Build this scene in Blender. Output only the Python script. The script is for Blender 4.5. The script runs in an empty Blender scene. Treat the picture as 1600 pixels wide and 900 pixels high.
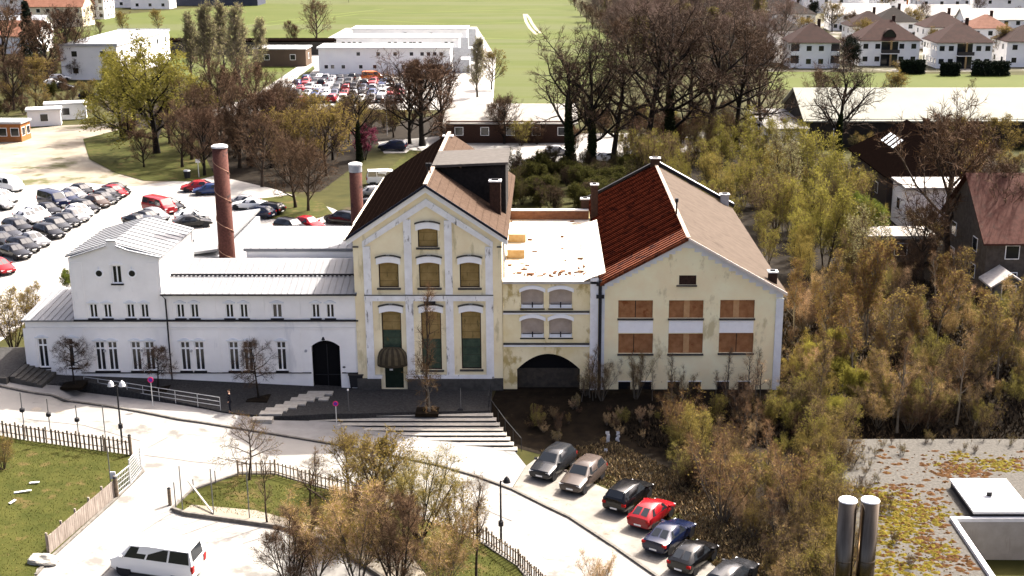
import bpy, bmesh, math, random
import numpy as np
from mathutils import Vector, Matrix
rad = math.radians
SC = bpy.context.scene
COL = SC.collection

# ------------------------------------------------------------------ camera, sky, sun, exposure
FPX, CX, CY = 2000.0, 855.0, 450.0
PITCH, CAMH = rad(16.0), 35.0
cd = bpy.data.cameras.new('camera'); cam = bpy.data.objects.new('camera', cd); COL.objects.link(cam)
cam.location = (0, 0, CAMH); cam.rotation_euler = (rad(90) - PITCH, 0, 0)
cd.sensor_width = 36; cd.lens = 36 * FPX / 1600; cd.shift_x = -55 / 1600
cd.clip_start = 1; cd.clip_end = 9000
SC.camera = cam

SUN_EL = rad(47.0); SUN_DIR = Vector((0.66, 0.75, 0)).normalized()     # horizontal direction TOWARDS the sun
wd = bpy.data.worlds.new('World'); SC.world = wd; wd.use_nodes = True
nt = wd.node_tree; nt.nodes.clear()
sky = nt.nodes.new('ShaderNodeTexSky'); sky.sky_type = 'NISHITA'; sky.sun_disc = False
sky.dust_density = 8.0; sky.air_density = .35; sky.ozone_density = 0.0; sky.sun_elevation = SUN_EL; sky.sun_rotation = math.atan2(SUN_DIR.x, SUN_DIR.y)
bg = nt.nodes.new('ShaderNodeBackground'); bg.inputs[1].default_value = 0.15
wo = nt.nodes.new('ShaderNodeOutputWorld')
nt.links.new(sky.outputs[0], bg.inputs[0]); nt.links.new(bg.outputs[0], wo.inputs[0])
sd = bpy.data.lights.new('sun', 'SUN'); sun = bpy.data.objects.new('sun', sd); COL.objects.link(sun)
sd.energy = 4.0; sd.angle = rad(0.5); sd.color = (1.0, 0.95, 0.86)
sv = SUN_DIR * math.cos(SUN_EL) + Vector((0, 0, math.sin(SUN_EL)))
sun.rotation_euler = sv.to_track_quat('Z', 'Y').to_euler(); sun.location = (60, 60, 90)
SC.view_settings.view_transform = 'Standard'; SC.view_settings.look = 'None'
SC.view_settings.gamma = 1.0; SC.view_settings.use_curve_mapping = False
SC.view_settings.exposure = 1.95

# ------------------------------------------------------------------ pixel -> place helpers
cP, sP = math.cos(PITCH), math.sin(PITCH)
def ray(px, py):
    x = (px - CX) / FPX; y = -(py - CY) / FPX
    return Vector((x, cP + y * sP, -sP + y * cP))
def lerpt(x, tab):
    if x <= tab[0][0]: return tab[0][1]
    for (a, za), (b, zb) in zip(tab, tab[1:]):
        if x <= b: return za + (zb - za) * (x - a) / (b - a)
    return tab[-1][1]
RT = [(-60, 2.2), (-45, 2.0), (-41.5, 1.75), (-38.5, 1.12), (-36, .85), (-25, .2), (-20, -.22), (-15.5, -.62), (-3.5, -1.36), (0, -1.55), (10, -1.75), (30, -1.9)]
PT = [(-39, 1.22), (-36, 1.12), (-29.3, .85), (-22.5, .49), (-14.7, .08), (-3, 0)]
def sstep(a, b, t):
    t = min(1, max(0, (t - a) / (b - a))); return t * t * (3 - 2 * t)
def HT(x, y):
    r = lerpt(x, RT)
    u = sstep(-36, -39, x) if False else min(1, max(0, (-36 - x) / 3)); y0 = 86.5 + 7.5 * u; y1 = 93 + 13 * u
    return r * (1 - sstep(y0, y1, y))
def at(px, py, z=None):
    d = ray(px, py)
    if z is not None:
        return Vector((0, 0, CAMH)) + d * ((z - CAMH) / d.z)
    zz = 0
    for _ in range(14):
        p = Vector((0, 0, CAMH)) + d * ((zz - CAMH) / d.z)
        zz += 0.7 * (HT(p.x, p.y) - zz)
    p.z = HT(p.x, p.y)
    return p
Y0 = 93.5
def fx(px, py, Y=Y0):
    d = ray(px, py); t = Y / d.y; return d.x * t
def fz(py, Y=Y0):
    d = ray(CX, py); return CAMH + d.z * Y / d.y
def mpp(p):                                            # metres per photo pixel at a point
    v = p - Vector((0, 0, CAMH)); return (v.y * cP - v.z * sP) / FPX

# ------------------------------------------------------------------ materials
MATS = {}
ALB = dict(meadow_ground=.42, field_grass=.36, lawn_grass=.48, leaf_litter=.22, pale_worn_asphalt=.6, pale_gravel_yard=.75, dusty_yard_earth=.75, grey_pavement=.75, parking_gravel=.8, dark_cobbles=.8,
           gravel_roof=.5, yellow_moss=.45, rust_sedum=.5, weathered_pinkish_roof_felt=.37, dark_brown_tile=.12, lit_worn_brown_tile=.33, old_red_pantile=.09, orange_pantile=.42, red_pantile_roll=.18, dark_red_brick=.6, dark_brown_brick=.5,
           dark_red_house_roof=.45, brown_house_roof=.4, pale_house_roof=.85, orange_house_roof=.75, cream_sheet_roof=.5, pale_fibre_roof=.7, white_sheet_cover=.9, white_roof_sheeting=.82, worn_red_tile=.6,
           weathered_plank=.7, pale_stone=.85, pale_sheet_metal_roof=.5, grey_felt_roof=.38, garden_ground=.75, dark_plinth_stone=.5, white_plaster=1.24, white_trim=1.15, yellow_plaster=1.42, mottled_yellow_plaster=1.42, pale_yellow_plaster=1.42,
           weathered_white_trim=1.2, grey_white_trim=1.25, orange_brick=.7, concrete=.8, house_white_wall=1.15, house_cream_wall=1.0, rusty_flashing=.5, tan_wood=.7)
def mat(name, c1, c2=None, scale=3.0, rough=.8, bump=0, metal=0, spec=.08, stretch=(1, 1, 1), c3=None, t3=.62, s3=1.0, st3=(1,1,1), detail=6, lo=.35, hi=.65, rnd=0, emit=None):
    if name in MATS: return MATS[name]
    k = ALB.get(name, 1.0); c1 = tuple(min(.88, v * k) for v in c1); c2 = c2 and tuple(min(.88, v * k) for v in c2); c3 = c3 and tuple(min(.88, v * k) for v in c3)
    m = bpy.data.materials.new(name); m.use_nodes = True; MATS[name] = m
    n = m.node_tree; b = n.nodes['Principled BSDF']; L = n.links.new
    b.inputs['Roughness'].default_value = rough; b.inputs['Metallic'].default_value = metal
    b.inputs['Specular IOR Level'].default_value = spec
    if c2 is None and not bump:
        b.inputs['Base Color'].default_value = (*c1, 1)
        out = None
    g = n.nodes.new('ShaderNodeNewGeometry'); mp = n.nodes.new('ShaderNodeMapping'); mp.inputs['Scale'].default_value = stretch
    L(g.outputs['Position'], mp.inputs[0])
    nz = n.nodes.new('ShaderNodeTexNoise'); nz.inputs['Scale'].default_value = scale; nz.inputs['Detail'].default_value = detail; nz.inputs['Roughness'].default_value = .6
    L(mp.outputs[0], nz.inputs[0])
    col = None
    if c2 is not None:
        r = n.nodes.new('ShaderNodeValToRGB'); r.color_ramp.elements[0].position = lo; r.color_ramp.elements[1].position = hi
        r.color_ramp.elements[0].color = (*c1, 1); r.color_ramp.elements[1].color = (*c2, 1)
        L(nz.outputs[0], r.inputs[0]); col = r.outputs[0]
    if c3 is not None:
        mp3 = n.nodes.new('ShaderNodeMapping'); mp3.inputs['Scale'].default_value = st3; mp3.inputs['Location'].default_value = (7, 3, 5)
        L(g.outputs['Position'], mp3.inputs[0])
        n3 = n.nodes.new('ShaderNodeTexNoise'); n3.inputs['Scale'].default_value = s3; n3.inputs['Detail'].default_value = 5; n3.inputs['Roughness'].default_value = .65
        L(mp3.outputs[0], n3.inputs[0])
        r3 = n.nodes.new('ShaderNodeValToRGB'); r3.color_ramp.elements[0].position = t3; r3.color_ramp.elements[1].position = t3 + .08
        L(n3.outputs[0], r3.inputs[0])
        mx = n.nodes.new('ShaderNodeMix'); mx.data_type = 'RGBA'
        L(r3.outputs[0], mx.inputs[0])
        if col: L(col, mx.inputs[6])
        else: mx.inputs[6].default_value = (*c1, 1)
        mx.inputs[7].default_value = (*c3, 1); col = mx.outputs[2]
    if rnd:
        oi = n.nodes.new('ShaderNodeObjectInfo'); hs = n.nodes.new('ShaderNodeHueSaturation')
        ma = n.nodes.new('ShaderNodeMapRange'); ma.inputs[3].default_value = 1 - rnd; ma.inputs[4].default_value = 1 + rnd
        L(oi.outputs['Random'], ma.inputs[0]); L(ma.outputs[0], hs.inputs['Value'])
        if col: L(col, hs.inputs['Color'])
        else: hs.inputs['Color'].default_value = (*c1, 1)
        col = hs.outputs[0]
    if col: L(col, b.inputs['Base Color'])
    if bump:
        bp = n.nodes.new('ShaderNodeBump'); bp.inputs['Strength'].default_value = bump; bp.inputs['Distance'].default_value = .06
        L(nz.outputs[0], bp.inputs['Height']); L(bp.outputs[0], b.inputs['Normal'])
    return m

m_white = mat('white_plaster', (.65, .635, .61), (.70, .685, .66), .8, .85, c3=(.55, .545, .54), t3=.60, s3=.6, st3=(1, 1, .3))
m_whitetrim = mat('white_trim', (.72, .72, .72), (.78, .78, .78), 2.5, .8)
m_yellow = mat('yellow_plaster', (.56, .475, .305), (.63, .555, .385), .55, .9, c3=(.42, .36, .22), t3=.565, s3=.8, st3=(1.3, 1, .3))
m_yellow2 = mat('mottled_yellow_plaster', (.53, .44, .24), (.62, .55, .37), .45, .9, c3=(.34, .26, .11), t3=.545, s3=.7, st3=(1, 1, .6))
m_pale = mat('pale_yellow_plaster', (.59, .505, .32), (.66, .58, .39), .5, .9, c3=(.43, .37, .22), t3=.575, s3=.6, st3=(1, 1, .5))
m_oldtrim = mat('weathered_white_trim', (.70, .70, .70), (.60, .59, .58), 1.2, .9, c3=(.17, .155, .14), t3=.585, s3=1.7, st3=(1.6, 1, .45))
m_bluetrim = mat('grey_white_trim', (.58, .60, .62), (.50, .52, .55), 1.5, .9)
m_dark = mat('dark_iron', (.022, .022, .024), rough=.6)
m_black = mat('black_void', (.006, .006, .007), rough=.9)
m_glass = mat('dark_glass', (.012, .014, .018), rough=.12, spec=.5)
m_metalroof = mat('pale_sheet_metal_roof', (.30, .31, .33), (.37, .375, .385), .7, .55, metal=.0, spec=.35)
m_zinc = mat('grey_zinc', (.33, .34, .36), (.42, .43, .45), 2, .45, metal=.3)
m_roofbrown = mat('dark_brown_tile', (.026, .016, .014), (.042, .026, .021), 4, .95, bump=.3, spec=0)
m_roofbrown_lit = mat('lit_worn_brown_tile', (.145, .095, .068), (.20, .135, .10), 3, .9, bump=.3, spec=.02, c3=(.10,.07,.055), t3=.60, s3=3)
m_roofred = mat('old_red_pantile', (.10, .020, .013), (.17, .034, .020), 2.5, .95, bump=.3, spec=0, c3=(.36, .085, .03), t3=.64, s3=1.6)
m_roofpink = mat('weathered_pinkish_roof_felt', (.145, .108, .082), (.185, .14, .108), 1.2, .95, c3=(.115, .085, .062), t3=.58, s3=1.0, st3=(.35, 1, 1))
m_brick = mat('dark_red_brick', (.10, .04, .032), (.16, .065, .05), 6, .85, bump=.4, c3=(.05, .03, .028), t3=.6, s3=1.2)
m_brickbrown = mat('dark_brown_brick', (.06, .035, .028), (.10, .055, .04), 6, .9, bump=.4)
m_board = mat('weathered_brown_board', (.22, .15, .055), (.31, .22, .09), 1.3, .85, c3=(.13, .10, .04), t3=.58, s3=2, st3=(3, 1, .6))
m_green = mat('green_board', (.035, .055, .04), (.065, .09, .06), 2, .8, c3=(.10, .085, .035), t3=.62, s3=1.4)
m_orangeboard = mat('orange_brown_chipboard', (.24, .105, .044), (.34, .165, .075), 2.0, .85, c3=(.20, .07, .025), t3=.58, s3=1.3)
m_greyboard = mat('grey_pink_board', (.34, .28, .23), (.42, .35, .29), 2, .85)
m_doorgreen = mat('dark_green_door', (.01, .018, .012), (.016, .026, .018), 3, .5)
m_canopy = mat('brown_canopy_sheet', (.07, .055, .035), (.10, .08, .045), 3, .6)
m_membrane = mat('white_roof_sheeting', (.48, .44, .39), (.58, .55, .50), .9, .8, c3=(.42, .33, .23), t3=.60, s3=.8, st3=(1, .3, 1))
m_debris = mat('brown_debris', (.10, .05, .03), (.20, .11, .06), 4, .9)
m_wood = mat('tan_wood', (.42, .27, .12), (.52, .36, .18), 3, .85)
m_stone = mat('pale_stone', (.36, .335, .29), (.44, .41, .36), 3, .9, bump=.1)
m_stain = mat('dark_plinth_stone', (.10, .095, .085), (.16, .15, .135), 2, .9, bump=.2)
# ground
m_ground = mat('meadow_ground', (.05, .052, .012), (.088, .082, .022), .35, .95, bump=.2, c3=(.10, .075, .045), t3=.58, s3=.12)
m_field = mat('field_grass', (.115, .150, .024), (.15, .175, .040), .05, .95, c3=(.155, .175, .062), t3=.50, s3=.035, st3=(.10, 1, 1))
m_lawn = mat('lawn_grass', (.052, .060, .010), (.085, .086, .018), .9, .95, bump=.5, c3=(.13, .10, .035), t3=.56, s3=.7, detail=10)
m_litter = mat('leaf_litter', (.026, .018, .011), (.06, .042, .024), 1.4, .95, bump=.5, c3=(.12, .09, .05), t3=.60, s3=1.1, detail=10)
m_asphalt = mat('pale_worn_asphalt', (.30, .288, .268), (.35, .337, .315), .5, .95, c3=(.20, .19, .175), t3=.57, s3=.35, detail=12)
m_lot = mat('pale_gravel_yard', (.29, .278, .26), (.36, .345, .325), .3, .95, c3=(.22, .20, .17), t3=.60, s3=.12, detail=9, bump=.1)
m_dirt = mat('dusty_yard_earth', (.20, .17, .13), (.29, .262, .215), .15, .95, c3=(.095, .095, .04), t3=.56, s3=.13, detail=9)
m_pave = mat('grey_pavement', (.24, .232, .224), (.30, .29, .28), 1.1, .95, c3=(.25, .24, .23), t3=.62, s3=.5)
m_cobble = mat('dark_cobbles', (.032, .031, .030), (.06, .058, .057), 6, .9, bump=.6, c3=(.11, .105, .1), t3=.62, s3=5)
m_kerb = mat('kerb_stone', (.085, .078, .07), (.14, .13, .115), 3, .9)
m_gravelroof = mat('gravel_roof', (.095, .088, .078), (.16, .15, .133), 5, .95, bump=.6, detail=10)
m_moss = mat('yellow_moss', (.135, .105, .008), (.21, .165, .014), 4, .95, bump=.6, c3=(.10, .035, .010), t3=.52, s3=3)
m_redmoss = mat('rust_sedum', (.075, .032, .012), (.13, .06, .016), 4, .95, bump=.6, c3=(.16, .12, .012), t3=.6, s3=3)
m_conc = mat('concrete', (.30, .275, .245), (.37, .345, .31), 1.2, .9, c3=(.30,.27,.24), t3=.62, s3=1.5, st3=(2,2,.3))
m_steel = mat('polished_steel', (.085, .066, .047), (.15, .12, .088), 1.5, .22, metal=1, stretch=(3, 3, .3))
m_cappaint = mat('white_sheet_cover', (.58, .58, .58), (.66, .66, .66), 2, .6)

# ------------------------------------------------------------------ mesh helpers
ORG = {}
class MB:
    def __init__(s): s.v = []; s.f = []; s.m = []
    def poly(s, pts, mi=0):
        k = len(s.v); s.v += [tuple(p) for p in pts]; s.f.append(tuple(range(k, k + len(pts)))); s.m.append(mi)
    def box(s, x0, x1, y0, y1, z0, z1, mi=0, skip=''):
        k = len(s.v)
        s.v += [(x0, y0, z0), (x1, y0, z0), (x1, y1, z0), (x0, y1, z0), (x0, y0, z1), (x1, y0, z1), (x1, y1, z1), (x0, y1, z1)]
        for nm, f in (('b', (3, 2, 1, 0)), ('t', (4, 5, 6, 7)), ('f', (0, 1, 5, 4)), ('r', (1, 2, 6, 5)), ('k', (2, 3, 7, 6)), ('l', (3, 0, 4, 7))):
            if nm not in skip: s.f.append(tuple(k + i for i in f)); s.m.append(mi)
    def bar(s, a, b, w, h, mi=0):                        # box along a->b, width w, height h (upwards from the line)
        a = Vector(a); b = Vector(b); d = b - a
        if d.length < 1e-6: return
        d.normalize(); up = Vector((0, 0, 1)) if abs(d.z) < .95 else Vector((0, 1, 0))
        sd = d.cross(up).normalized() * (w / 2); u = sd.cross(d).normalized() * h
        k = len(s.v)
        for p in (a, b):
            for q in (p - sd, p + sd, p + sd + u, p - sd + u): s.v.append(tuple(q))
        for f in ((0, 1, 2, 3), (7, 6, 5, 4), (0, 4, 5, 1), (1, 5, 6, 2), (2, 6, 7, 3), (3, 7, 4, 0)):
            s.f.append(tuple(k + i for i in f)); s.m.append(mi)
    def prism(s, pts, y0, y1, mi=0):                     # polygon in XZ extruded along Y
        n = len(pts); k = len(s.v)
        s.v += [(x, y0, z) for x, z in pts] + [(x, y1, z) for x, z in pts]
        s.f.append(tuple(range(k, k + n))); s.m.append(mi)
        s.f.append(tuple(range(k + 2 * n - 1, k + n - 1, -1))); s.m.append(mi)
        for i in range(n):
            j = (i + 1) % n; s.f.append((k + j, k + i, k + n + i, k + n + j)); s.m.append(mi)
    def slab(s, pts, t, mi=0):                           # planar polygon thickened downwards
        n = len(pts); k = len(s.v)
        s.v += [tuple(p) for p in pts] + [(p[0], p[1], p[2] - t) for p in pts]
        s.f.append(tuple(range(k, k + n))); s.m.append(mi)
        s.f.append(tuple(range(k + 2 * n - 1, k + n - 1, -1))); s.m.append(mi)
        for i in range(n):
            j = (i + 1) % n; s.f.append((k + j, k + i, k + n + i, k + n + j)); s.m.append(mi)
    def tube(s, pts, rs, n=8, mi=0, cap=True):
        pts = [Vector(p) for p in pts]
        if not hasattr(rs, '__len__'): rs = [rs] * len(pts)
        k = len(s.v)
        for i, p in enumerate(pts):
            d = (pts[min(i + 1, len(pts) - 1)] - pts[max(i - 1, 0)]).normalized()
            u = d.orthogonal() if abs(d.z) < .99 else Vector((1, 0, 0)); u = (u - d * u.dot(d)).normalized(); w = d.cross(u)
            for j in range(n):
                a = 2 * math.pi * j / n; s.v.append(tuple(p + (u * math.cos(a) + w * math.sin(a)) * rs[i]))
        for i in range(len(pts) - 1):
            for j in range(n):
                q = (j + 1) % n; s.f.append((k + i * n + j, k + i * n + q, k + (i + 1) * n + q, k + (i + 1) * n + j)); s.m.append(mi)
        if cap:
            s.f.append(tuple(k + j for j in range(n))[::-1]); s.m.append(mi)
            s.f.append(tuple(k + (len(pts) - 1) * n + j for j in range(n))); s.m.append(mi)
    def build(s, name, mats, parent=None, smooth=False):
        if not isinstance(mats, (list, tuple)): mats = [mats]
        me = bpy.data.meshes.new(name); o = bpy.data.objects.new(name, me); COL.objects.link(o)
        org = ORG.get(parent, Vector((0, 0, 0))) if parent else Vector((0, 0, 0))
        ox, oy, oz = org
        me.from_pydata([(x - ox, y - oy, z - oz) for x, y, z in s.v], [], s.f)
        for m in mats: me.materials.append(m)
        if len(mats) > 1: me.polygons.foreach_set('material_index', s.m)
        if smooth: me.polygons.foreach_set('use_smooth', [True] * len(me.polygons))
        me.update()
        if parent: o.parent = parent; ORG[o] = org
        return o
def tag(o, label=None, cat=None, group=None, kind=None):
    if label: o['label'] = label
    if cat: o['category'] = cat
    if group: o['group'] = group
    if kind: o['kind'] = kind
    return o
def thing(name, label, cat, loc=(0, 0, 0), group=None, rz=0):
    o = bpy.data.objects.new(name, None); o.empty_display_size = .3; COL.objects.link(o)
    o.location = loc; o.rotation_euler = (0, 0, rz); ORG[o] = Vector(loc) if not rz else Vector((0, 0, 0))
    return tag(o, label, cat, group)
def copy_tree(o, parent=None):
    c = o.copy(); COL.objects.link(c); c.parent = parent
    for ch in o.children: copy_tree(ch, c)
    return c
def clip(poly, a, b, c):                                  # keep a*x+b*z<=c
    out = []
    for i in range(len(poly)):
        p, q = poly[i], poly[(i + 1) % len(poly)]
        dp = a * p[0] + b * p[1] - c; dq = a * q[0] + b * q[1] - c
        if dp <= 0: out.append(p)
        if (dp < 0 < dq) or (dq < 0 < dp):
            t = dp / (dp - dq); out.append((p[0] + t * (q[0] - p[0]), p[1] + t * (q[1] - p[1])))
    return out
def wall_front(mb, x0, x1, z0, z1, Y, holes, depth=.22, planes=(), mi=0):
    xs = sorted({x0, x1} | {h[0] for h in holes} | {h[1] for h in holes}); zs = sorted({z0, z1} | {h[2] for h in holes} | {h[3] for h in holes})
    for xa, xb in zip(xs, xs[1:]):
        for za, zb in zip(zs, zs[1:]):
            cx, cz = (xa + xb) / 2, (za + zb) / 2
            if any(h[0] < cx < h[1] and h[2] < cz < h[3] for h in holes): continue
            pl = [(xa, za), (xb, za), (xb, zb), (xa, zb)]
            for a, b, c in planes: pl = clip(pl, a, b, c) if pl else pl
            if len(pl) > 2: mb.poly([(x, Y, z) for x, z in pl], mi)
    for h in holes:
        a, b, c, d = h[:4]; D = Y + depth
        mb.poly([(a, Y, c), (a, D, c), (a, D, d), (a, Y, d)], mi); mb.poly([(b, Y, c), (b, Y, d), (b, D, d), (b, D, c)], mi)
        mb.poly([(a, Y, c), (b, Y, c), (b, D, c), (a, D, c)], mi); mb.poly([(a, Y, d), (a, D, d), (b, D, d), (b, Y, d)], mi)
def arc(xa, xb, zs, rise, n=10):                          # points of a segmental arch, left to right
    return [(xa + (xb - xa) * i / n, zs + rise * (1 - (2 * i / n - 1) ** 2)) for i in range(n + 1)]

# ------------------------------------------------------------------ ground sheets
def drape(name, pxpoly, m, off, kind='structure', label=None, cat=None, zfun=None, world=False, fine=True):
    """A polygon given by photo points, laid on the terrain and cut along the terrain's grid so that it follows it."""
    pts = [Vector(p) if world else at(*p) for p in pxpoly]
    bm = bmesh.new(); vs = [bm.verts.new((p[0], p[1], 0)) for p in pts]; bm.faces.new(vs)
    bmesh.ops.triangulate(bm, faces=bm.faces[:])
    xs = [p[0] for p in pts]; ys = [p[1] for p in pts]
    if fine:
        for k in range(math.ceil(max(min(ys), 40)), math.floor(min(max(ys), 112)) + 1):
            bmesh.ops.bisect_plane(bm, geom=bm.verts[:] + bm.edges[:] + bm.faces[:], plane_co=(0, k, 0), plane_no=(0, 1, 0))
        for k in range(math.ceil(max(min(xs), -70)), math.floor(min(max(xs), 70)) + 1):
            bmesh.ops.bisect_plane(bm, geom=bm.verts[:] + bm.edges[:] + bm.faces[:], plane_co=(k, 0, 0), plane_no=(1, 0, 0))
    for v in bm.verts: v.co.z = (zfun or HT)(v.co.x, v.co.y) + off
    bmesh.ops.recalc_face_normals(bm, faces=bm.faces[:])
    for f in bm.faces:
        if f.normal.z < 0: f.normal_flip()
    me = bpy.data.meshes.new(name); bm.to_mesh(me); bm.free(); me.materials.append(m)
    o = bpy.data.objects.new(name, me); COL.objects.link(o)
    return tag(o, label, cat, kind=kind)

g = MB(); idx = {}
xs = list(range(-70, 71)); ys = list(range(40, 113))
for j, y in enumerate(ys):
    for i, x in enumerate(xs): g.v.append((x, y, HT(x, y)))
nx = len(xs)
for j in range(len(ys) - 1):
    for i in range(nx - 1):
        k = j * nx + i; g.f.append((k, k + 1, k + nx + 1, k + nx)); g.m.append(0)
B = 6000
for x0, x1, y0, y1 in ((-B, B, 112, B), (-B, -70, 40, 112), (70, B, 40, 112), (-B, B, -B, 40)):
    g.poly([(x0, y0, 0 if y0 > 41 else -.0), (x1, y0, 0), (x1, y1, 0), (x0, y1, 0)])
tag(g.build('ground', m_ground, smooth=True), kind='structure')

# back of the site
drape('field', [(40, 60), (150, 26), (400, 4), (560, -60), (860, -60), (905, 20), (985, 90), (860, 175), (740, 150), (745, 70), (560, 60), (425, 150), (380, 165), (240, 90)], m_field, .02, fine=False)
drape('meadow_strip', [(1200, 112), (1640, 118), (1640, 142), (1200, 140)], m_field, .02, fine=False)
drape('housing_ground', [(1140, -70), (1760, -70), (1720, 112), (1190, 112)], mat('garden_ground', (.06, .058, .03), (.11, .10, .07), .1, .95, c3=(.22, .205, .19), t3=.52, s3=.06), .03, fine=False)
drape('container_yard', [(420, 172), (492, 108), (478, 78), (540, 44), (745, 42), (775, 90), (770, 172)], m_lot, .04, fine=False)
drape('access_road', [(428, 150), (500, 95), (490, 88), (395, 150), (300, 185), (310, 195), (420, 175)], m_lot, .06, fine=False)
drape('dirt_yard', [(-60, 212), (100, 196), (185, 192), (260, 235), (330, 282), (180, 300), (-60, 310)], m_dirt, .02, fine=False)
drape('car_park', [(-90, 296), (140, 286), (205, 292), (335, 274), (430, 296), (520, 326), (560, 345), (620, 260), (700, 236), (1000, 236), (1010, 262), (800, 264), (640, 330), (600, 420), (300, 420), (110, 470), (40, 505), (-90, 560)], m_lot, .03)
drape('back_path', [(590, 222), (700, 212), (1230, 205), (1260, 235), (1000, 240), (700, 238), (600, 240)], m_lot, .05, fine=False)
drape('grass_island', [(398, 312), (455, 306), (505, 318), (520, 335), (480, 346), (415, 342)], m_lawn, .10)
drape('grass_verge', [(130, 218), (200, 200), (300, 203), (335, 275), (300, 284), (225, 283), (180, 270), (140, 250)], m_lawn, .10, fine=False)
drape('tree_belt_floor', [(150, 160), (420, 170), (620, 190), (720, 175), (720, 212), (590, 224), (560, 255), (500, 300), (440, 300), (335, 274), (300, 204), (200, 199)], m_litter, .015, fine=False)
drape('lawn_behind_tower', [(570, 300), (640, 235), (700, 240), (660, 330), (640, 380), (480, 378), (540, 366)], m_lawn, .08)
drape('thicket_floor', [(985, 262), (1200, 215), (1345, 260), (1560, 240), (1780, 420), (1780, 692), (1290, 702), (1290, 940), (1180, 940), (1060, 800), (960, 745), (850, 712), (770, 690), (765, 640), (780, 600), (920, 600), (920, 330)], m_litter, .012)
# front: road, pavement, lawns
KA = [(-40, 598), (0, 605), (110, 629), (280, 657), (427, 680), (525, 696), (600, 711), (687, 729), (745, 746), (800, 766), (890, 810), (960, 856), (1020, 898), (1060, 926)]
LB = [(-40, 580), (20, 592), (125, 614), (345, 647), (430, 659), (530, 660), (640, 661), (770, 661), (790, 690), (822, 730)]
drape('road', KA + [(1075, 955), (-90, 955), (-90, 588)], m_asphalt, .03)
drape('pavement', LB + [(800, 765), (745, 745), (687, 728), (600, 710), (525, 695), (427, 679), (280, 656), (110, 628), (0, 604), (-40, 597)], m_pave, .12)
drape('parking_strip', [(801, 764), (822, 729), (845, 712), (900, 745), (960, 770), (1045, 826), (1125, 893), (1175, 945), (1078, 945), (1060, 924), (1020, 897), (960, 855), (890, 809)], mat('parking_gravel', (.185, .17, .15), (.245, .23, .205), .8, .95, c3=(.14, .12, .09), t3=.6, s3=.8, detail=9), .05)
drape('lawn', [(-90, 670), (-30, 676), (25, 687), (207, 713), (222, 738), (180, 778), (76, 872), (58, 890), (36, 955), (-90, 955)], m_lawn, .09)
drape('island_lawn', [(270, 797), (300, 770), (372, 744), (430, 744), (540, 776), (640, 806), (750, 850), (810, 889), (845, 945), (660, 945), (600, 905), (520, 850), (440, 825), (290, 804)], m_lawn, .10)
drape('island_gravel', [(282, 803), (300, 791), (400, 800), (520, 830), (640, 868), (700, 945), (660, 945), (600, 906), (520, 851), (440, 826)], m_dirt, .115)
def along(pts, step):
    out = []; 
    for a, b in zip(pts, pts[1:]):
        n = max(1, round((b - a).length / step))
        out += [a.lerp(b, i / n) for i in range(n)]
    return out + [pts[-1]]
def kerb(pxs, name='kerb', w=.18, h=.16):
    P = along([at(*p) for p in pxs], 1.5); mb = MB()
    for a, b in zip(P, P[1:]):
        a = Vector((a.x, a.y, HT(a.x, a.y))); b = Vector((b.x, b.y, HT(b.x, b.y))); mb.bar(a, b, w, h)
    tag(mb.build(name, m_kerb), kind='structure')
kerb(KA); kerb([(268, 798), (300, 768), (372, 742), (430, 742), (540, 774), (640, 804), (750, 848), (810, 887), (850, 945)])
kerb([(270, 799), (290, 806), (440, 827), (520, 853), (600, 908)], h=.28)
kerb([(209, 714), (224, 738), (182, 780), (78, 874), (56, 900)], h=.12)
def ribbon(name, pxs, w, m, off):                          # thin line lying on the ground
    P = along([at(*p) for p in pxs], 1.0); mb = MB()
    for a, b in zip(P, P[1:]):
        d = b - a; s = Vector((-d.y, d.x, 0)).normalized() * w / 2
        mb.poly([(q.x, q.y, HT(q.x, q.y) + off) for q in (a - s, a + s, b + s, b - s)][::-1])
    return tag(mb.build(name, m), kind='structure')
m_seam = mat('tar_seam', (.11, .10, .095), (.17, .16, .15), 5, .95)
for pxs in ([(218, 835), (262, 806), (300, 792)], [(222, 838), (268, 843), (320, 824), (352, 812)], [(160, 900), (222, 838)], [(232, 700), (262, 684)], [(225, 712), (300, 722), (345, 726)], [(330, 655), (355, 672), (345, 690)], [(560, 735), (700, 772), (800, 815)], [(380, 850), (420, 838)], [(40, 655), (130, 665), (220, 690)]): ribbon('road_seam', pxs, .07, m_seam, .05)
m_rut = mat('wheel_rut', (.20, .19, .13), (.26, .245, .17), 2, .95)
ribbon('wheel_track', [(845, 52), (838, 46), (831, 36), (827, 28), (822, 22)], 1.1, m_rut, .05); ribbon('wheel_track', [(838, 54), (828, 44), (822, 34), (819, 22)], 1.1, m_rut, .05)
for pxs in ([(560, 30), (700, 38), (850, 34)], [(270, 62), (420, 40), (560, 22), (860, 14)], [(740, 60), (860, 62)], [(330, 45), (600, 14)]): ribbon('field_line', pxs, .9, mat('mown_line', (.075, .10, .022), (.10, .125, .03), 2, .95), .045)
# manhole covers and patched joints in the road
mh = MB()
for (px, py, r) in ((310, 678, .35), (297, 677, .3), (272, 704, .35), (279, 822, .5), (860, 869, .5), (886, 866, .35), (963, 857, .4), (57, 640, .35), (95, 645, .35)):
    p = at(px, py); n = 14
    ring = [(p.x + r * math.cos(2 * math.pi * i / n), p.y + r * math.sin(2 * math.pi * i / n)) for i in range(n)]
    mh.poly([(x, y, HT(x, y) + .045) for x, y in ring])
tag(mh.build('manhole_covers', mat('worn_iron_cover', (.20, .18, .15), (.26, .235, .2), 9, .7)), kind='structure')
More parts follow.
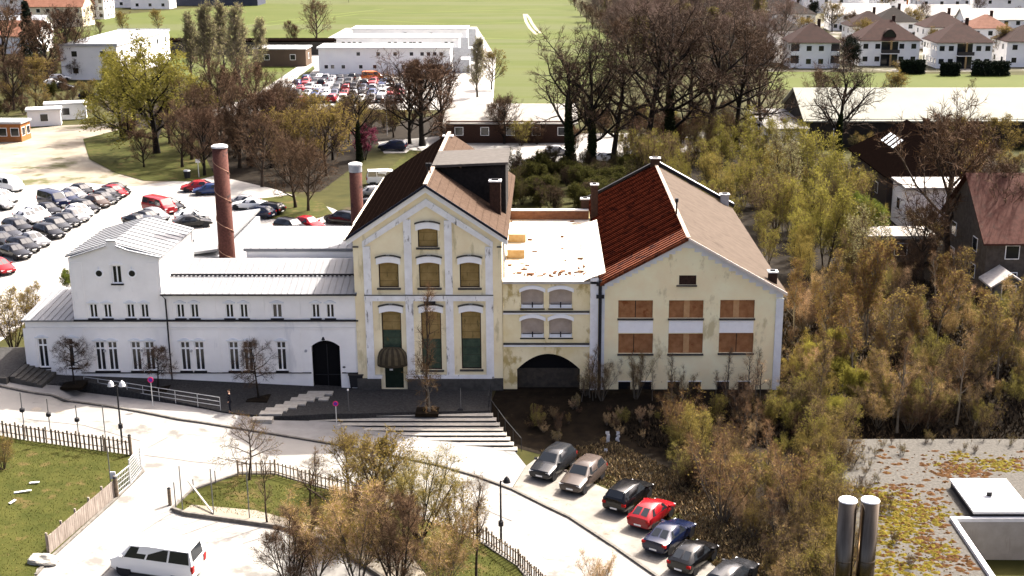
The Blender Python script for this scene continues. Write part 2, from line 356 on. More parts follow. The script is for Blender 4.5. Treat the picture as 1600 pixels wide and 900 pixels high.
# ------------------------------------------------------------------ plaza, steps
pz = MB()
def plz(x): return lerpt(x, PT)
edge = along([at(*p) for p in [(74, 603), (125, 613), (345, 646), (430, 657), (530, 659), (640, 659), (766, 659)]], 1.0)
top = [Vector((p.x, Y0 + .3, 0)) for p in edge]
def pzz(x, y, e):
    w = min(1, max(0, (-16 - x) / 7)); return plz(x) * (1 - w) + w * max(lerpt(x, RT) + .16, plz(x) - (Y0 - y) * (plz(x) - lerpt(x, RT) - .16) / max(.5, Y0 - e.y))
NR = 6
for i, e in enumerate(edge):
    for j in range(NR + 1):
        y = e.y + (top[i].y - e.y) * j / NR; pz.v.append((e.x, y, pzz(e.x, y, e)))
    pz.v.append((e.x, e.y, HT(e.x, e.y) - .4))
for i in range(len(edge) - 1):
    for j in range(NR):
        a = i * (NR + 2) + j; b = a + NR + 2; pz.f.append((a, b, b + 1, a + 1)); pz.m.append(0)
    a = i * (NR + 2); b = a + NR + 2; pz.f.append((a + NR + 1, b + NR + 1, b, a)); pz.m.append(0)
e = edge[-1]; pz.poly([(e.x, e.y, -2), (e.x, Y0 + .3, -2), (e.x, Y0 + .3, plz(e.x)), (e.x, e.y, plz(e.x))])
tag(pz.build('plaza', m_cobble), kind='structure')
def on_plaza(px, py):
    p = at(px, py, 0)
    for _ in range(12):
        e = min(edge, key=lambda q: abs(q.x - p.x)); z = pzz(p.x, p.y, e); p = at(px, py, z)
    return p
st = thing('outdoor_staircase', 'wide flight of pale sunlit stone steps between the plaza and the street', 'stairs', (-8, 84, -1))
Ya = edge[-1].y; nst = 8; tread = .56
for k in range(nst):
    z = -.02 - .15 * (k + 1); y1 = Ya - k * tread; xr = edge[-1].x - .05 + .27 * (k + 1)
    mb = MB(); mb.box(-17.5, xr, y1 - tread, y1 - .002, z - .5, z - .03); mb.box(-17.5, xr, y1 - tread - .07, y1 - .002, z - .028, z)
    mb.build('step', m_stone, st)
    rb = MB(); rb.box(-17.5, xr - .01, y1 - tread - .006, y1 - tread - .001, z - .17, z - .03); rb.build('riser_shade', m_dark, st)  # thin dark strip paints the shade on the step front
# small side flight at the far left
sl = thing('side_steps', 'short shaded flight of stone steps at the left corner of the white building', 'stairs', tuple(at(55, 588)))
for k in range(6):
    x1 = -38.0 - .40 * k; z = 1.34 + .125 * (k + 1)
    mb = MB(); mb.box(x1 - .40, x1 - .002, 90.6, Y0 - .02, .2, z); mb.build('step', m_stain, sl)
mb = MB(); mb.box(-52, -40.45, 90.4, 97.5, -.5, 2.1); tag(mb.build('landing', m_cobble), kind='structure')
mb = MB(); mb.box(-52, -40.45, 90.1, 90.39, -.5, 2.16); tag(mb.build('retaining_wall', m_stain), 'low dark retaining wall under the landing at the left end of the white building', 'wall')
# stepping slabs on the plaza
for k, (px, py, w) in enumerate([(410, 655, 1.0), (424, 646, 1.1), (432, 641, 1.1), (447, 636, 1.1), (461, 631, 1.1), (473, 625, 1.2), (486, 620, 1.3), (500, 615, 1.3), (506, 624, .5)]):
    p = on_plaza(px, py); mb = MB()
    mb.box(p.x - w * .75, p.x + w * .75, p.y - .35, p.y + .35, p.z - .25, p.z + .09)
    ords = ['lowest', 'second lowest', 'third lowest', 'fourth', 'fifth', 'third highest', 'second highest', 'highest']
    o = mb.build('stone_slab', m_stone)
    tag(o, (ords[k] + ' pale stone slab of the stepping row leading to the arched door') if k < 8 else 'little square pale slab lying beside the stepping row', 'stone slab', 'stone slabs on the plaza')

# ------------------------------------------------------------------ white office row
def hood(mb, xc, w, z, h=.16, Y=Y0, mi=0):
    mb.prism(arc(xc - w / 2, xc + w / 2, z, h * .6, 6)[::-1] + [(xc - w / 2, z - .02), (xc + w / 2, z - .02)][0:0] + [(xc - w / 2, z - h * .8), (xc + w / 2, z - h * .8)], Y - .09, Y - .002, mi)
def cross_window(parent, x0, x1, z0, z1, Y, transom=None, frame=m_whitetrim, pane=m_glass, depth=.2, cols=2, sill=m_dark, fw=.07, hoodm=None):
    mb = MB(); ya, yb = Y + depth - .09, Y + depth + .01
    mb.box(x0, x0 + fw, ya, yb, z0, z1); mb.box(x1 - fw, x1, ya, yb, z0, z1)
    mb.box(x0 + fw, x1 - fw, ya, yb, z0, z0 + fw); mb.box(x0 + fw, x1 - fw, ya, yb, z1 - fw, z1)
    for c in range(1, cols):
        xc = x0 + (x1 - x0) * c / cols; mb.box(xc - fw * .75, xc + fw * .75, ya + .01, yb, z0 + fw, z1 - fw)
    if transom: mb.box(x0 + fw, x1 - fw, ya + .005, yb, z0 + (z1 - z0) * transom - .06, z0 + (z1 - z0) * transom + .06)
    w = mb.build('window', frame, parent)
    p = MB(); p.box(x0 + .01, x1 - .01, Y + depth - .045, Y + depth - .03, z0 + .01, z1 - .01); p.build('pane', pane, w)
    if sill: s = MB(); s.box(x0 - .12, x1 + .12, Y - .10, Y + .02, z0 - .11, z0 - .004); s.build('sill', sill, w)
    if hoodm:
        h = MB(); h.prism([(x0 - .16, z1 + .06), (x1 + .16, z1 + .06), (x1 + .16, z1 + .14)] + arc(x0 - .02, x1 + .02, z1 + .16, .13, 6)[::-1] + [(x0 - .16, z1 + .14)], Y - .07, Y - .002); h.build('hood', hoodm, w)
    return w
WB = thing('white_office_building', 'long white plastered office row with metal roofs and small gable, left of the yellow tower', 'building', (-27, Y0, 0))
xL = fx(39, 500); xG0 = fx(110, 440); xG1 = fx(251, 440); xR = fx(560, 500)
zc = fz(501); zE = fz(457); zGe = fz(403)
lowc = [68, 115.6, 157, 176.5, 213, 234.5, 290, 312, 365.6, 388, 440]
upc = [146, 168, 204, 226, 282, 304, 358.7, 381, 433, 493.5, 516]
low = [(fx(c, 556) - .37, fx(c, 556) + .37, fz(579 if i > 1 else 574), fz(534 if i > 1 else 529)) for i, c in enumerate(lowc)]
upp = [(fx(c, 487) - (.31 if c != 433 else .38), fx(c, 487) + (.31 if c != 433 else .38), fz(497), fz(475)) for c in upc]
dx0, dx1 = fx(488, 570), fx(532, 570); dzs, dzt = fz(541), fz(532)
door = (dx0, dx1, -.6, dzt)
# low left wing + main facade below the gable + row
wm = MB()
wall_front(wm, xL, xR, -1, zc, Y0, low + [door], .2)
hu = [h for h in upp]
wall_front(wm, xG0, xG1, zc, zGe, Y0, [h for h in hu if h[0] < xG1] + [(fx(175, 430), fx(190, 430), fz(443), fz(415))], .2)
wall_front(wm, xG1, xR, zc, zE, Y0, [h for h in hu if h[0] > xG1], .2)
zG = lambda px, py: (fx(px, py), fz(py))
gp = [zG(110, 403), zG(160, 387), zG(166, 385), zG(166, 377), zG(181, 377), zG(181, 385), zG(200, 392), zG(251, 403)]
wm.poly([(x, Y0, z) for x, z in gp[::-1]])
D1 = Y0 + 6.5; D2 = Y0 + 9; zR = 9.15
wm.poly([(xL, Y0, -1), (xL, Y0, zc), (xL, D1, zc + .5), (xL, D1, -1)][::-1])
wm.poly([(xL, D1, -1), (xG0, D1, -1), (xG0, D1, zc + .5), (xL, D1, zc + .5)][::-1])
wm.poly([(xG0, Y0, zc), (xG0, Y0, zGe), (xG0, D2, zGe), (xG0, D2, -1), (xG0, D1, -1)][::-1])
wm.poly([(xG1, Y0, zE), (xG1, Y0, zGe), (xG1, D2, zGe), (xG1, D2, zE)])
wm.poly([(x, D2, z) for x, z in gp] + [(xG1, D2, -1), (xG0, D2, -1)][0:2][::1])
wm.poly([(xG1, D2, -1), (xR, D2, -1), (xR, D2, zE), (xG1, D2, zE)])
# spandrel of the arched door
a = arc(dx0, dx1, dzs, dzt - dzs, 12)
wm.prism([(dx0, dzt)] + a[:7] + [(a[6][0], dzt)][0:0], Y0 + .004, Y0 + .19); wm.prism(a[6:] + [(dx1, dzt)], Y0 + .004, Y0 + .19)
wm.build('wall', m_white, WB)
for (x0, x1, z0, z1) in low: cross_window(WB, x0, x1, z0, z1, Y0, .76, hoodm=m_bluetrim)
for (x0, x1, z0, z1) in upp: cross_window(WB, x0, x1, z0, z1, Y0, None, hoodm=m_bluetrim)
cross_window(WB, fx(175, 430), fx(190, 430), fz(443), fz(415), Y0, hoodm=m_whitetrim)
for px in (155, 206.5):                                     # round attic windows
    xc, z = fx(px, 427), fz(427); mb = MB(); mb.tube([(xc, Y0 - .06, z), (xc, Y0 - .002, z)], .36, 16); w = mb.build('round_window', m_whitetrim, WB)
    p = MB(); p.tube([(xc, Y0 - .07, z), (xc, Y0 - .063, z)], .24, 16); p.build('pane', m_glass, w)
    k = MB(); k.box(xc - .03, xc + .03, Y0 - .09, Y0 - .002, z + .34, z + .52); k.build('keystone', m_bluetrim, w)
db = MB(); db.prism([(dx0, -.6), (dx1, -.6)] + arc(dx0, dx1, dzs, dzt - dzs - .01, 12)[::-1], Y0 + .55, Y0 + .6)
dr = db.build('arched_door', m_black, WB)
ds = MB(); ds.box((dx0 + dx1) / 2 - .03, (dx0 + dx1) / 2 + .03, Y0 + .5, Y0 + .548, -.5, dzs); ds.box(dx0 + .1, dx1 - .1, Y0 + .5, Y0 + .548, 1.0, 1.06); ds.build('rail', m_dark, dr)
# cornices, plinth, pilasters
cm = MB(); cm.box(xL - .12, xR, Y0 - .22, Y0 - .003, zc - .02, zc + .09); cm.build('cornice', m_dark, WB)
cm = MB(); cm.box(xL - .02, xR, Y0 - .08, Y0 - .003, zc - .62, zc - .54); cm.box(xL - .02, xR, Y0 - .05, Y0 - .003, zc - .5, zc - .03)
for px in (48, 124, 258, 336, 462, 548):
    xc = fx(px, 545); cm.box(xc - .42, xc + .42, Y0 - .05, Y0 - .004, fz(583), zc - .63)
for px in (262, 330, 406, 462, 552): xc = fx(px, 480); cm.box(xc - .35, xc + .35, Y0 - .04, Y0 - .004, zc + .1, zE - .02)
for px in (122, 238): xc = fx(px, 440); cm.box(xc - .38, xc + .38, Y0 - .04, Y0 - .004, zc + .1, zGe - .35)
cm.build('pilaster', m_white, WB)
cm = MB(); zp = fz(582); cm.box(fx(128, 582), dx0 - .1, Y0 - .09, Y0 - .006, zp - .05, zp + .02); cm.box(dx1 + .1, xR, Y0 - .09, Y0 - .006, zp - .05, zp + .02)
cm.build('plinth_moulding', m_dark, WB)
# roofs
r = MB(); r.slab([(xL - .2, Y0 - .3, zc + .12), (xG0 - .004, Y0 - .3, zc + .12), (xG0 - .004, D1 + .2, zc + .75), (xL - .2, D1 + .2, zc + .75)], .1)
for i in range(8): x = xL + .1 + i * .5; r.bar((x, Y0 - .28, zc + .125), (x, D1 + .18, zc + .755), .04, .05)
r.build('low_roof', m_metalroof, WB)
xc = fx(173.5, 380); zr = fz(383)
r = MB()
for s, xe in ((-1, xG0 - .25), (1, xG1 + .25)):
    p = [(xe, Y0 + .04, zGe - .03), (xc, Y0 + .04, zr), (xc, D2 + .2, zr), (xe, D2 + .2, zGe - .03)]
    if s > 0: p = p[::-1]
    r.slab([(q[0], q[1], q[2] + .16) for q in p], .12)
    for i in range(10):
        y = Y0 + .3 + i * .92; r.bar((xe, y, zGe + .135), (xc, y, zr + .165), .04, .05)
gr = r.build('gable_roof', m_metalroof, WB)
r = MB()                                                  # coping on the front gable
for (p, q) in zip(gp, gp[1:]):
    if abs(p[0] - q[0]) > .05: r.bar((p[0], Y0 - .05, p[1] + .02), (q[0], Y0 - .05, q[1] + .02), .3, .09)
r.build('coping', m_zinc, WB)
r = MB(); r.slab([(xG1 + .004, Y0 - .35, zE - .03), (xR - .01, Y0 - .35, zE - .03), (xR - .01, Y0 + 5, zR), (xG1 + .004, Y0 + 5, zR)], .12)
r.slab([(xG1 + .004, Y0 + 5.002, zR), (xR - .01, Y0 + 5.002, zR), (xR - .01, D2 + .3, zE + .3), (xG1 + .004, D2 + .3, zE + .3)], .12)
n = 30
for i in range(n):
    x = xG1 + .3 + (xR - xG1 - .6) * i / (n - 1); r.bar((x, Y0 - .33, zE - .025), (x, Y0 + 4.98, zR + .004), .035, .05)
rf = r.build('roof', m_metalroof, WB)
s = MB(); t = .5; y = Y0 - .35 + 5.35 * t; z = zE + (zR - zE) * t
s.bar((xG1 + .1, y, z + .06), (xR - .1, y, z + .06), .03, .12)
for i in range(44): x = xG1 + .2 + i * (xR - xG1 - .4) / 43; s.box(x - .09, x + .09, y - .05, y + .05, z + .0, z + .05)
s.build('snow_guard', m_dark, rf)
s = MB(); s.box(xG1, xR, Y0 - .46, Y0 - .36, zE - .14, zE - .02); s.build('gutter', m_dark, WB)
s = MB(); s.tube([(xG1 + .12, Y0 - .42, zE - .1), (xG1 + .28, Y0 - .14, zE - .5), (xG1 + .28, Y0 - .14, .8)], .06, 8); s.build('downpipe', m_dark, WB)
s = MB(); p = (fx(505, 527), Y0, fz(527)); s.tube([(p[0], Y0, p[2] - .2), (p[0], Y0 - .35, p[2] + .05), (p[0] + .08, Y0 - .5, p[2] + .12)], .035, 6); s.tube([(p[0] + .08, Y0 - .5, p[2] - .05), (p[0] + .08, Y0 - .5, p[2] + .18)], [.14, .06], 8); s.build('wall_lamp', m_dark, WB)
s = MB(); zz = fz(573.5)                                     # three little emblems right of the arched door
for px, rr in ((537.5, .10), (543.5, .16), (549, .10)):
    x = fx(px, 573); s.prism([(x - rr, zz), (x, zz - rr), (x + rr, zz), (x, zz + rr)], Y0 - .03, Y0 - .004)
s.box(fx(535, 573), fx(551, 573), Y0 - .02, Y0 - .005, zz - .02, zz + .02); s.build('wall_emblem', m_dark, WB)
s = MB()
for px in (164, 221, 299, 478): s.tube([(fx(px, 548), Y0 - .1, fz(548)), (fx(px, 548), Y0 - .003, fz(548))], .11, 8)
s.build('wall_light', m_zinc, WB)

# rear wing with a pale flat roof behind the row, and the side wing wall
RW = thing('rear_wing', 'pale flat-roofed rear wing behind the white row, right of the spiral-strapped chimney', 'building', (-20, 104, 0))
x0, x1 = -25, -14.9
mb = MB(); mb.box(x0, x1, D2 + .5, 110, -1, 8.6); mb.build('wall', m_white, RW)
mb = MB(); mb.slab([(x0 - .2, D2 + .4, 8.9), (x1, D2 + .4, 8.9), (x1, 110.2, 9.1), (x0 - .2, 110.2, 9.1)], .25)
for i in range(14): x = x0 + .4 + i * .72; mb.bar((x, D2 + .5, 8.905), (x, 110, 9.105), .04, .05)
mb.build('roof', m_metalroof, RW)
SW = thing('side_wing', 'pale side wing with a slatted grey wall, left of the spiral-strapped chimney', 'building', (-29, 108, 0))
xa = fx(288, 405, 103); xb = fx(340, 380, 103) + .2
mb = MB(); mb.box(xa + .5, xb, D2 + .5, 118, -1, 8.2); mb.build('wall', m_zinc, SW)
mb = MB(); mb.slab([(xa + .2, D2 + .4, 8.5), (xb, D2 + .4, 8.9), (xb, 118.3, 8.9), (xa + .2, 118.3, 8.5)], .2); mb.build('roof', m_metalroof, SW)
mb = MB(); mb.box(xa - 2.2, xa - .6, 105, 108, -1, 7.6); mb.build('stair_head', m_white, SW)
mb = MB(); mb.slab([(xa - 2.3, 104.9, 7.9), (xa - .5, 104.9, 7.9), (xa - .5, 108.1, 8.4), (xa - 2.3, 108.1, 8.4)], .15); mb.build('skylight', m_glass, SW)

# ------------------------------------------------------------------ brick chimneys
def round_chimney(px, ptop, Y, r0, r1, label, straps):
    x = fx(px, ptop, Y); z = fz(ptop, Y)
    t = thing('brick_chimney', label, 'chimney', (x, Y, 0), 'tall brick chimneys')
    mb = MB(); mb.tube([(x, Y, 0), (x, Y, z)], [r0, r1], 24); sh = mb.build('shaft', m_brick, t, True)
    mb = MB(); mb.tube([(x, Y, z - .02), (x, Y, z + .12), (x, Y, z + .2)], [r1 + .06, r1 + .06, r1 - .1], 24); mb.build('cap', m_cappaint, t)
    if straps:
        mb = MB(); n = 90; pts = [(x + (r0 + (r1 - r0) * k / n + .02) * math.cos(-k * .165 * 2), Y + (r0 + (r1 - r0) * k / n + .02) * math.sin(-k * .165 * 2), z * (.32 + .66 * k / n)) for k in range(n)]
        mb.tube(pts, .03, 5); mb.build('spiral_strap', mat('rusty_strap', (.30, .17, .11), (.38, .22, .15), 3, .7), t)
    else:
        mb = MB(); mb.tube([(x, Y, z - .55), (x, Y, z - .05)], r1 + .03, 24); mb.build('collar', m_zinc, t)
round_chimney(343, 230, 102.6, .72, .60, 'tall round brick chimney wound with a spiral strap, rising behind the white row', True)
round_chimney(555, 258, 105, .56, .52, 'shorter round brick chimney with a grey collar beside the yellow tower', False)

# ------------------------------------------------------------------ yellow gabled tower
TW = thing('gabled_brewery_tower', 'tall yellow gabled tower with white pilasters and boarded windows, centre of the row', 'building', (-9, Y0, 0))
tx0, tx1 = -14.62, -3.42; txc = -9.02; ze = 12.35; zA = 16.1; TB = 117.0
slope = (zA - ze) / (txc - tx0)
def win(px0, px1, py0, py1): return (fx(px0, (py0 + py1) / 2), fx(px1, (py0 + py1) / 2), fz(py1), fz(py0))
tw_top = [win(653, 684, 356, 386)]
tw_mid = [win(592, 623, 409, 449), win(655, 687, 409, 449), win(718.5, 749.5, 409, 449)]
tw_low = [win(597, 627.5, 485, 549), win(659, 690, 485, 577), win(721, 752, 485, 576)]
tdoor = win(602, 631, 568, 606)
mb = MB(); P = [(-slope, 1, zA - slope * txc), (slope, 1, zA + slope * txc)]
wall_front(mb, tx0, tx1, -1, zA + .1, Y0 - .12, tw_top + tw_mid + tw_low + [tdoor], .25, P)
mb.poly([(tx0, Y0 - .12, -1), (tx0, TB, -1), (tx0, TB, ze), (tx0, Y0 - .12, ze)]); mb.poly([(tx1, Y0 - .12, -1), (tx1, Y0 - .12, ze), (tx1, TB, ze), (tx1, TB, -1)])
mb.poly([(tx0, TB, -1), (tx1, TB, -1), (tx1, TB, ze), (txc, TB, zA), (tx0, TB, ze)][::-1])
mb.build('wall', m_yellow, TW)
mb = MB(); mb.box(tx0 - .06, tdoor[0] - .3, Y0 - .3, Y0 - .125, -1, fz(590)); mb.box(tdoor[1] + .3, tx1 + .02, Y0 - .3, Y0 - .125, -1, fz(590)); mb.build('plinth', m_stain, TW)
def boarded(parent, h, Y, kinds, hd=True, depth=.25):
    x0, x1, z0, z1 = h; mb = MB(); yb = Y + depth
    if len(kinds) == 1: mb.box(x0, x1, yb - .05, yb, z0, z1)
    else:
        zm = z0 + (z1 - z0) * .52; mb.box(x0, x1, yb - .05, yb, zm, z1, 0); mb.box(x0, x1, yb - .05, yb, z0, zm - .01, 1)
    w = mb.build('boarded_window', kinds, parent)
    f = MB(); 
    for a, b in ((x0, x0 + .07), (x1 - .07, x1)): f.box(a, b, yb - .1, yb - .052, z0, z1)
    f.box(x0 + .07, x1 - .07, yb - .1, yb - .052, z0, z0 + .07)
    for q in np.arange(z0 + .5, z1, .62): f.box(x0 + .07, x1 - .07, yb - .058, yb - .052, q, q + .015)
    f.build('frame', m_brickbrown, w)
    s = MB(); s.box(x0 - .15, x1 + .15, Y - .16, Y + .02, z0 - .13, z0 - .003); s.build('sill', m_stain, w)
    if hd:
        hh = .5; rs = .18; e = .16
        lowa = arc(x0 - e, x1 + e, z1 - rs, rs, 10); upa = arc(x0 - e, x1 + e, z1 - rs + hh, rs, 10)
        s = MB(); s.prism(lowa + upa[::-1], Y - .13, Y - .004); xm = (x0 + x1) / 2; s.box(xm - .13, xm + .13, Y - .17, Y - .132, z1 + .05, z1 + hh + .1); s.build('hood', m_oldtrim if False else m_whitetrim, w)
        s = MB(); s.prism(arc(x0 - e - .06, x1 + e + .06, z1 - rs + hh + .004, rs, 10) + arc(x0 - e - .06, x1 + e + .06, z1 - rs + hh + .09, rs, 10)[::-1], Y - .2, Y - .004); s.build('hood_mould', m_stain, w)
YT = Y0 - .12
for h in tw_top + tw_mid: boarded(TW, h, YT, [m_board])
for h in tw_low: boarded(TW, h, YT, [m_board, m_green])
# pilasters and bands (white, stained)
pil = MB(); zb0, zb1 = fz(469), fz(460)
pxs = [(579, 574), (643, 637), (705, 700), (767, 763)]
inner = lambda x: zA - .95 - slope * abs(x - txc)
for (pl, pu) in pxs:
    xl, xu = fx(pl, 530), fx(pu, 420); xu = xl * .5 + xu * .5; xl = xu
    pil.box(xl - .29, xl + .29, YT - .14, YT - .004, fz(588), zb0 - .002)
    zt = inner(xu) - .3; pil.box(xu - .28, xu + .28, YT - .14, YT - .004, zb1 + .002, min(zt, inner(xu - .28) - .42, inner(xu + .28) - .42))
xA, xB = fx(576, 465) - .3, fx(765, 465) + .3
pil.box(xA, xB, YT - .17, YT - .005, zb0, zb1)
pil.box(xA, tdoor[0] - .2, YT - .15, YT - .006, fz(590), fz(584.5)); pil.box(tdoor[1] + .2, xB, YT - .15, YT - .006, fz(590), fz(584.5))
pil.build('pilaster', m_oldtrim, TW)
mb = MB(); q = .45
pts = [(xA, inner(xA)), (txc, inner(txc)), (xB, inner(xB)), (xB, inner(xB) - q), (txc, inner(txc) - q - .12), (xA, inner(xA) - q)]
mb.prism([pts[0], pts[5], pts[4], pts[1]], YT - .141, YT - .005); mb.prism([pts[1], pts[4], pts[3], pts[2]], YT - .141, YT - .005); mb.build('gable_band', m_oldtrim, TW)
mb = MB(); mb.box(xA, xB, YT - .2, YT - .172, zb1 - .02, zb1 + .05); mb.box(tx0 - .02, xA - .3, YT - .1, YT - .004, fz(386), fz(384)); mb.box(xB + .3, tx1 + .02, YT - .1, YT - .004, fz(386), fz(384)); mb.build('string_course', m_stain, TW)
mb = MB(); mb.box(fx(663, 472), fx(681, 472), YT - .2, YT - .175, fz(475.5), fz(469)); mb.build('sign_board', m_dark, TW)
# raking boards and roof
mb = MB(); dn = .5; ov = .45
L0 = (tx0 - ov, ze - slope * ov); R0 = (tx1 + ov, ze - slope * ov)
mb.prism([L0, (L0[0], L0[1] - dn * .9), (txc, zA - dn * .9), (txc, zA)], YT - .3, YT - .005); mb.prism([(txc, zA), (txc, zA - dn * .9), (R0[0], R0[1] - dn * .9), R0], YT - .3, YT - .005); mb.build('bargeboard', m_whitetrim, TW)
yf = YT - .5; zo = .16
mb = MB(); mb.slab([(L0[0], yf, L0[1] + zo), (txc, yf, zA + zo), (txc, TB + .4, zA + zo), (L0[0], TB + .4, L0[1] + zo)], .14)
for i in range(11):
    t = (i + .5) / 11; x = L0[0] + (txc - L0[0]) * t; z = L0[1] + (zA - L0[1]) * t + zo; mb.bar((x, yf + .05, z), (x, TB + .3, z), .05, .035)
rl = mb.build('left_roof_slope', m_roofbrown, TW)  # left slope's shade put into a far darker tile colour
mb = MB(); mb.slab([(txc + .002, yf, zA + zo), (R0[0], yf, R0[1] + zo), (R0[0], TB + .4, R0[1] + zo), (txc + .002, TB + .4, zA + zo)], .14)
for i in range(11):
    t = (i + .5) / 11; x = R0[0] + (txc - R0[0]) * t; z = R0[1] + (zA - R0[1]) * t + zo; mb.bar((x, yf + .05, z), (x, TB + .3, z), .05, .035)
mb.build('right_roof_slope', m_roofbrown_lit, TW)  # sunlit side: light put into a paler tile colour
mb = MB(); mb.bar((txc, yf, zA + zo - .02), (txc, TB + .4, zA + zo - .02), .3, .12); mb.build('ridge_cap', mat('pale_ridge_tile', (.26, .20, .16), (.33, .27, .22), 4, .8), TW)
mb = MB(); mb.prism([L0, (txc, zA), (txc, zA + zo + .06), (L0[0], L0[1] + zo + .06)], yf - .06, yf - .003); mb.prism([(txc, zA), R0, (R0[0], R0[1] + zo + .06), (txc, zA + zo + .06)], yf - .06, yf - .003); mb.build('verge', mat('blue_black_verge', (.012, .014, .024), rough=.5), TW)
mb = MB(); mb.tube([(L0[0] - .08, yf, L0[1] + .02), (L0[0] - .08, TB, L0[1] + .02)], .09, 8); mb.tube([(L0[0] - .32, yf + 6, L0[1] - .12), (L0[0] - .32, TB - 4, L0[1] - .12)], .05, 6); mb.build('gutter', mat('pale_gutter', (.5, .45, .36), (.6, .55, .45), 3, .5), TW)
# shed dormer
dy0, dy1 = 100.2, 106.2; dxr = tx1 + .12; dzt_ = zA + .25
mb = MB(); mb.poly([(txc + .4, dy0, zA), (dxr, dy0, ze - .2), (dxr, dy0, dzt_)]); mb.poly([(txc + .4, dy1, zA), (dxr, dy1, dzt_), (dxr, dy1, ze - .2)]); mb.poly([(dxr, dy0, ze - .2), (dxr, dy1, ze - .2), (dxr, dy1, dzt_), (dxr, dy0, dzt_)])
dm = mb.build('dormer', mat('shaded_dormer_wall', (.012, .011, .011), (.02, .018, .017), 4, .9), TW)  # shade on the dormer wall put into a near-black colour
mb = MB(); mb.slab([(txc - .1, dy0 - .35, zA + .35), (dxr + .2, dy0 - .35, dzt_ + .35), (dxr + .2, dy1 + .2, dzt_ + .35), (txc - .1, dy1 + .2, zA + .35)], .2)
for i in range(9): x = txc + .3 + i * .62; mb.bar((x, dy0 - .33, zA + .36), (x, dy1 + .18, zA + .36), .04, .03)
mb.build('dormer_roof', mat('grey_felt_roof', (.16, .145, .13), (.21, .19, .175), 2, .9), dm)
def stack(parent, x, y, z0, z1, w, d, m=m_brickbrown, capm=m_cappaint):
    mb = MB(); mb.box(x - w / 2, x + w / 2, y - d / 2, y + d / 2, z0, z1); s = mb.build('chimney', m, parent)
    mb = MB(); mb.box(x - w / 2 - .08, x + w / 2 + .08, y - d / 2 - .08, y + d / 2 + .08, z1 + .002, z1 + .1); mb.build('cap', capm, s)
    mb = MB(); mb.box(x - w * .3, x + w * .3, y - d * .3, y + d * .3, z1 + .1, z1 + .2); mb.build('flue', m_dark, s)
xs_ = fx(774, 310, 99); stack(TW, xs_, 99, 12.2, fz(283, 99), .85, .8)
stack(TW, fx(700, 215, 116), 116, 15.5, fz(213, 116), .8, .7)
mb = MB(); 
for px in (661, 668): x = txc - .1 + (px - 664) * .03; mb.tube([(x, 97, 15.9), (x, 97, 17.0)], .05, 6); mb.tube([(x, 97, 16.9), (x, 97, 17.15)], .12, 8)
mb.build('roof_vent', m_dark, TW)
mb = MB(); mb.tube([(tx1 + .15, YT + .1, ze - .3), (tx1 + .15, YT + .1, 9.0)], .07, 8); mb.build('downpipe', m_zinc, TW)
# canopy over the green door
mb = MB(); cx0, cx1 = fx(589.5, 558), fx(637.5, 558); zlo, zhi = fz(568), fz(541); n = 14; xm = (cx0 + cx1) / 2; hw = (cx1 - cx0) / 2
ring = []
for k in range(n + 1):
    a = math.pi * k / n; ring.append([(xm - hw * math.cos(a) * math.cos(b) ** .5 if b < 1.56 else xm, YT - .02 - .85 * math.sin(a) * max(0, math.cos(b)) ** .6, zlo + .15 + (zhi - zlo - .15) * math.sin(b)) for b in (0, .35, .7, 1.05, 1.35, 1.565)])
for k in range(n):
    for j in range(5): mb.poly([ring[k][j], ring[k + 1][j], ring[k + 1][j + 1], ring[k][j + 1]], k % 2)
for k in range(n): a, b = ring[k][0], ring[k + 1][0]; mb.poly([(a[0], a[1], zlo - .05), (b[0], b[1], zlo - .05), b, a], 1)
mb.build('door_canopy', [m_canopy, mat('dark_canopy_strip', (.035, .028, .018), (.05, .04, .025), 3, .6)], TW)
mb = MB(); mb.box(tdoor[0], tdoor[1], YT + .15, YT + .2, -.5, tdoor[3]); d = mb.build('door', m_doorgreen, TW)
mb = MB(); mb.box(tdoor[0] + .35, tdoor[0] + .6, YT + .14, YT + .148, fz(579), fz(576.5)); mb.build('notice', m_whitetrim, d)

# ------------------------------------------------------------------ middle gateway block
MBK = thing('gateway_block', 'low mottled yellow block with arched gate and white flat roof right of the tower', 'building', (1, Y0, 0))
mx0, mx1 = tx1 + .02, fx(938, 500); zM = fz(440)
holes = [win(814, 849.5, 451, 482), win(858, 894, 451, 482), win(814, 850, 496, 528), win(858, 894, 496, 528)]
gx0, gx1 = fx(808, 590), fx(906, 590); gzs, gzt = fz(577), fz(553); gate = (gx0, gx1, -1.5, gzt)
YM = Y0 + .02
mb = MB(); wall_front(mb, mx0, mx1, -2.2, zM, YM, holes + [gate], .3)
ga = arc(gx0, gx1, gzs, gzt - gzs, 16); mb.prism([(gx0, gzt)] + ga[:9], YM + .004, YM + .28); mb.prism(ga[8:] + [(gx1, gzt)], YM + .004, YM + .28)
mb.poly([(mx0, 115, -2.2), (mx1, 115, -2.2), (mx1, 115, zM), (mx0, 115, zM)][::-1]); mb.poly([(mx1 - .01, YM, -2.2), (mx1 - .01, 115, -2.2), (mx1 - .01, 115, zM), (mx1 - .01, YM, zM)]); mb.build('wall', m_yellow2, MBK)
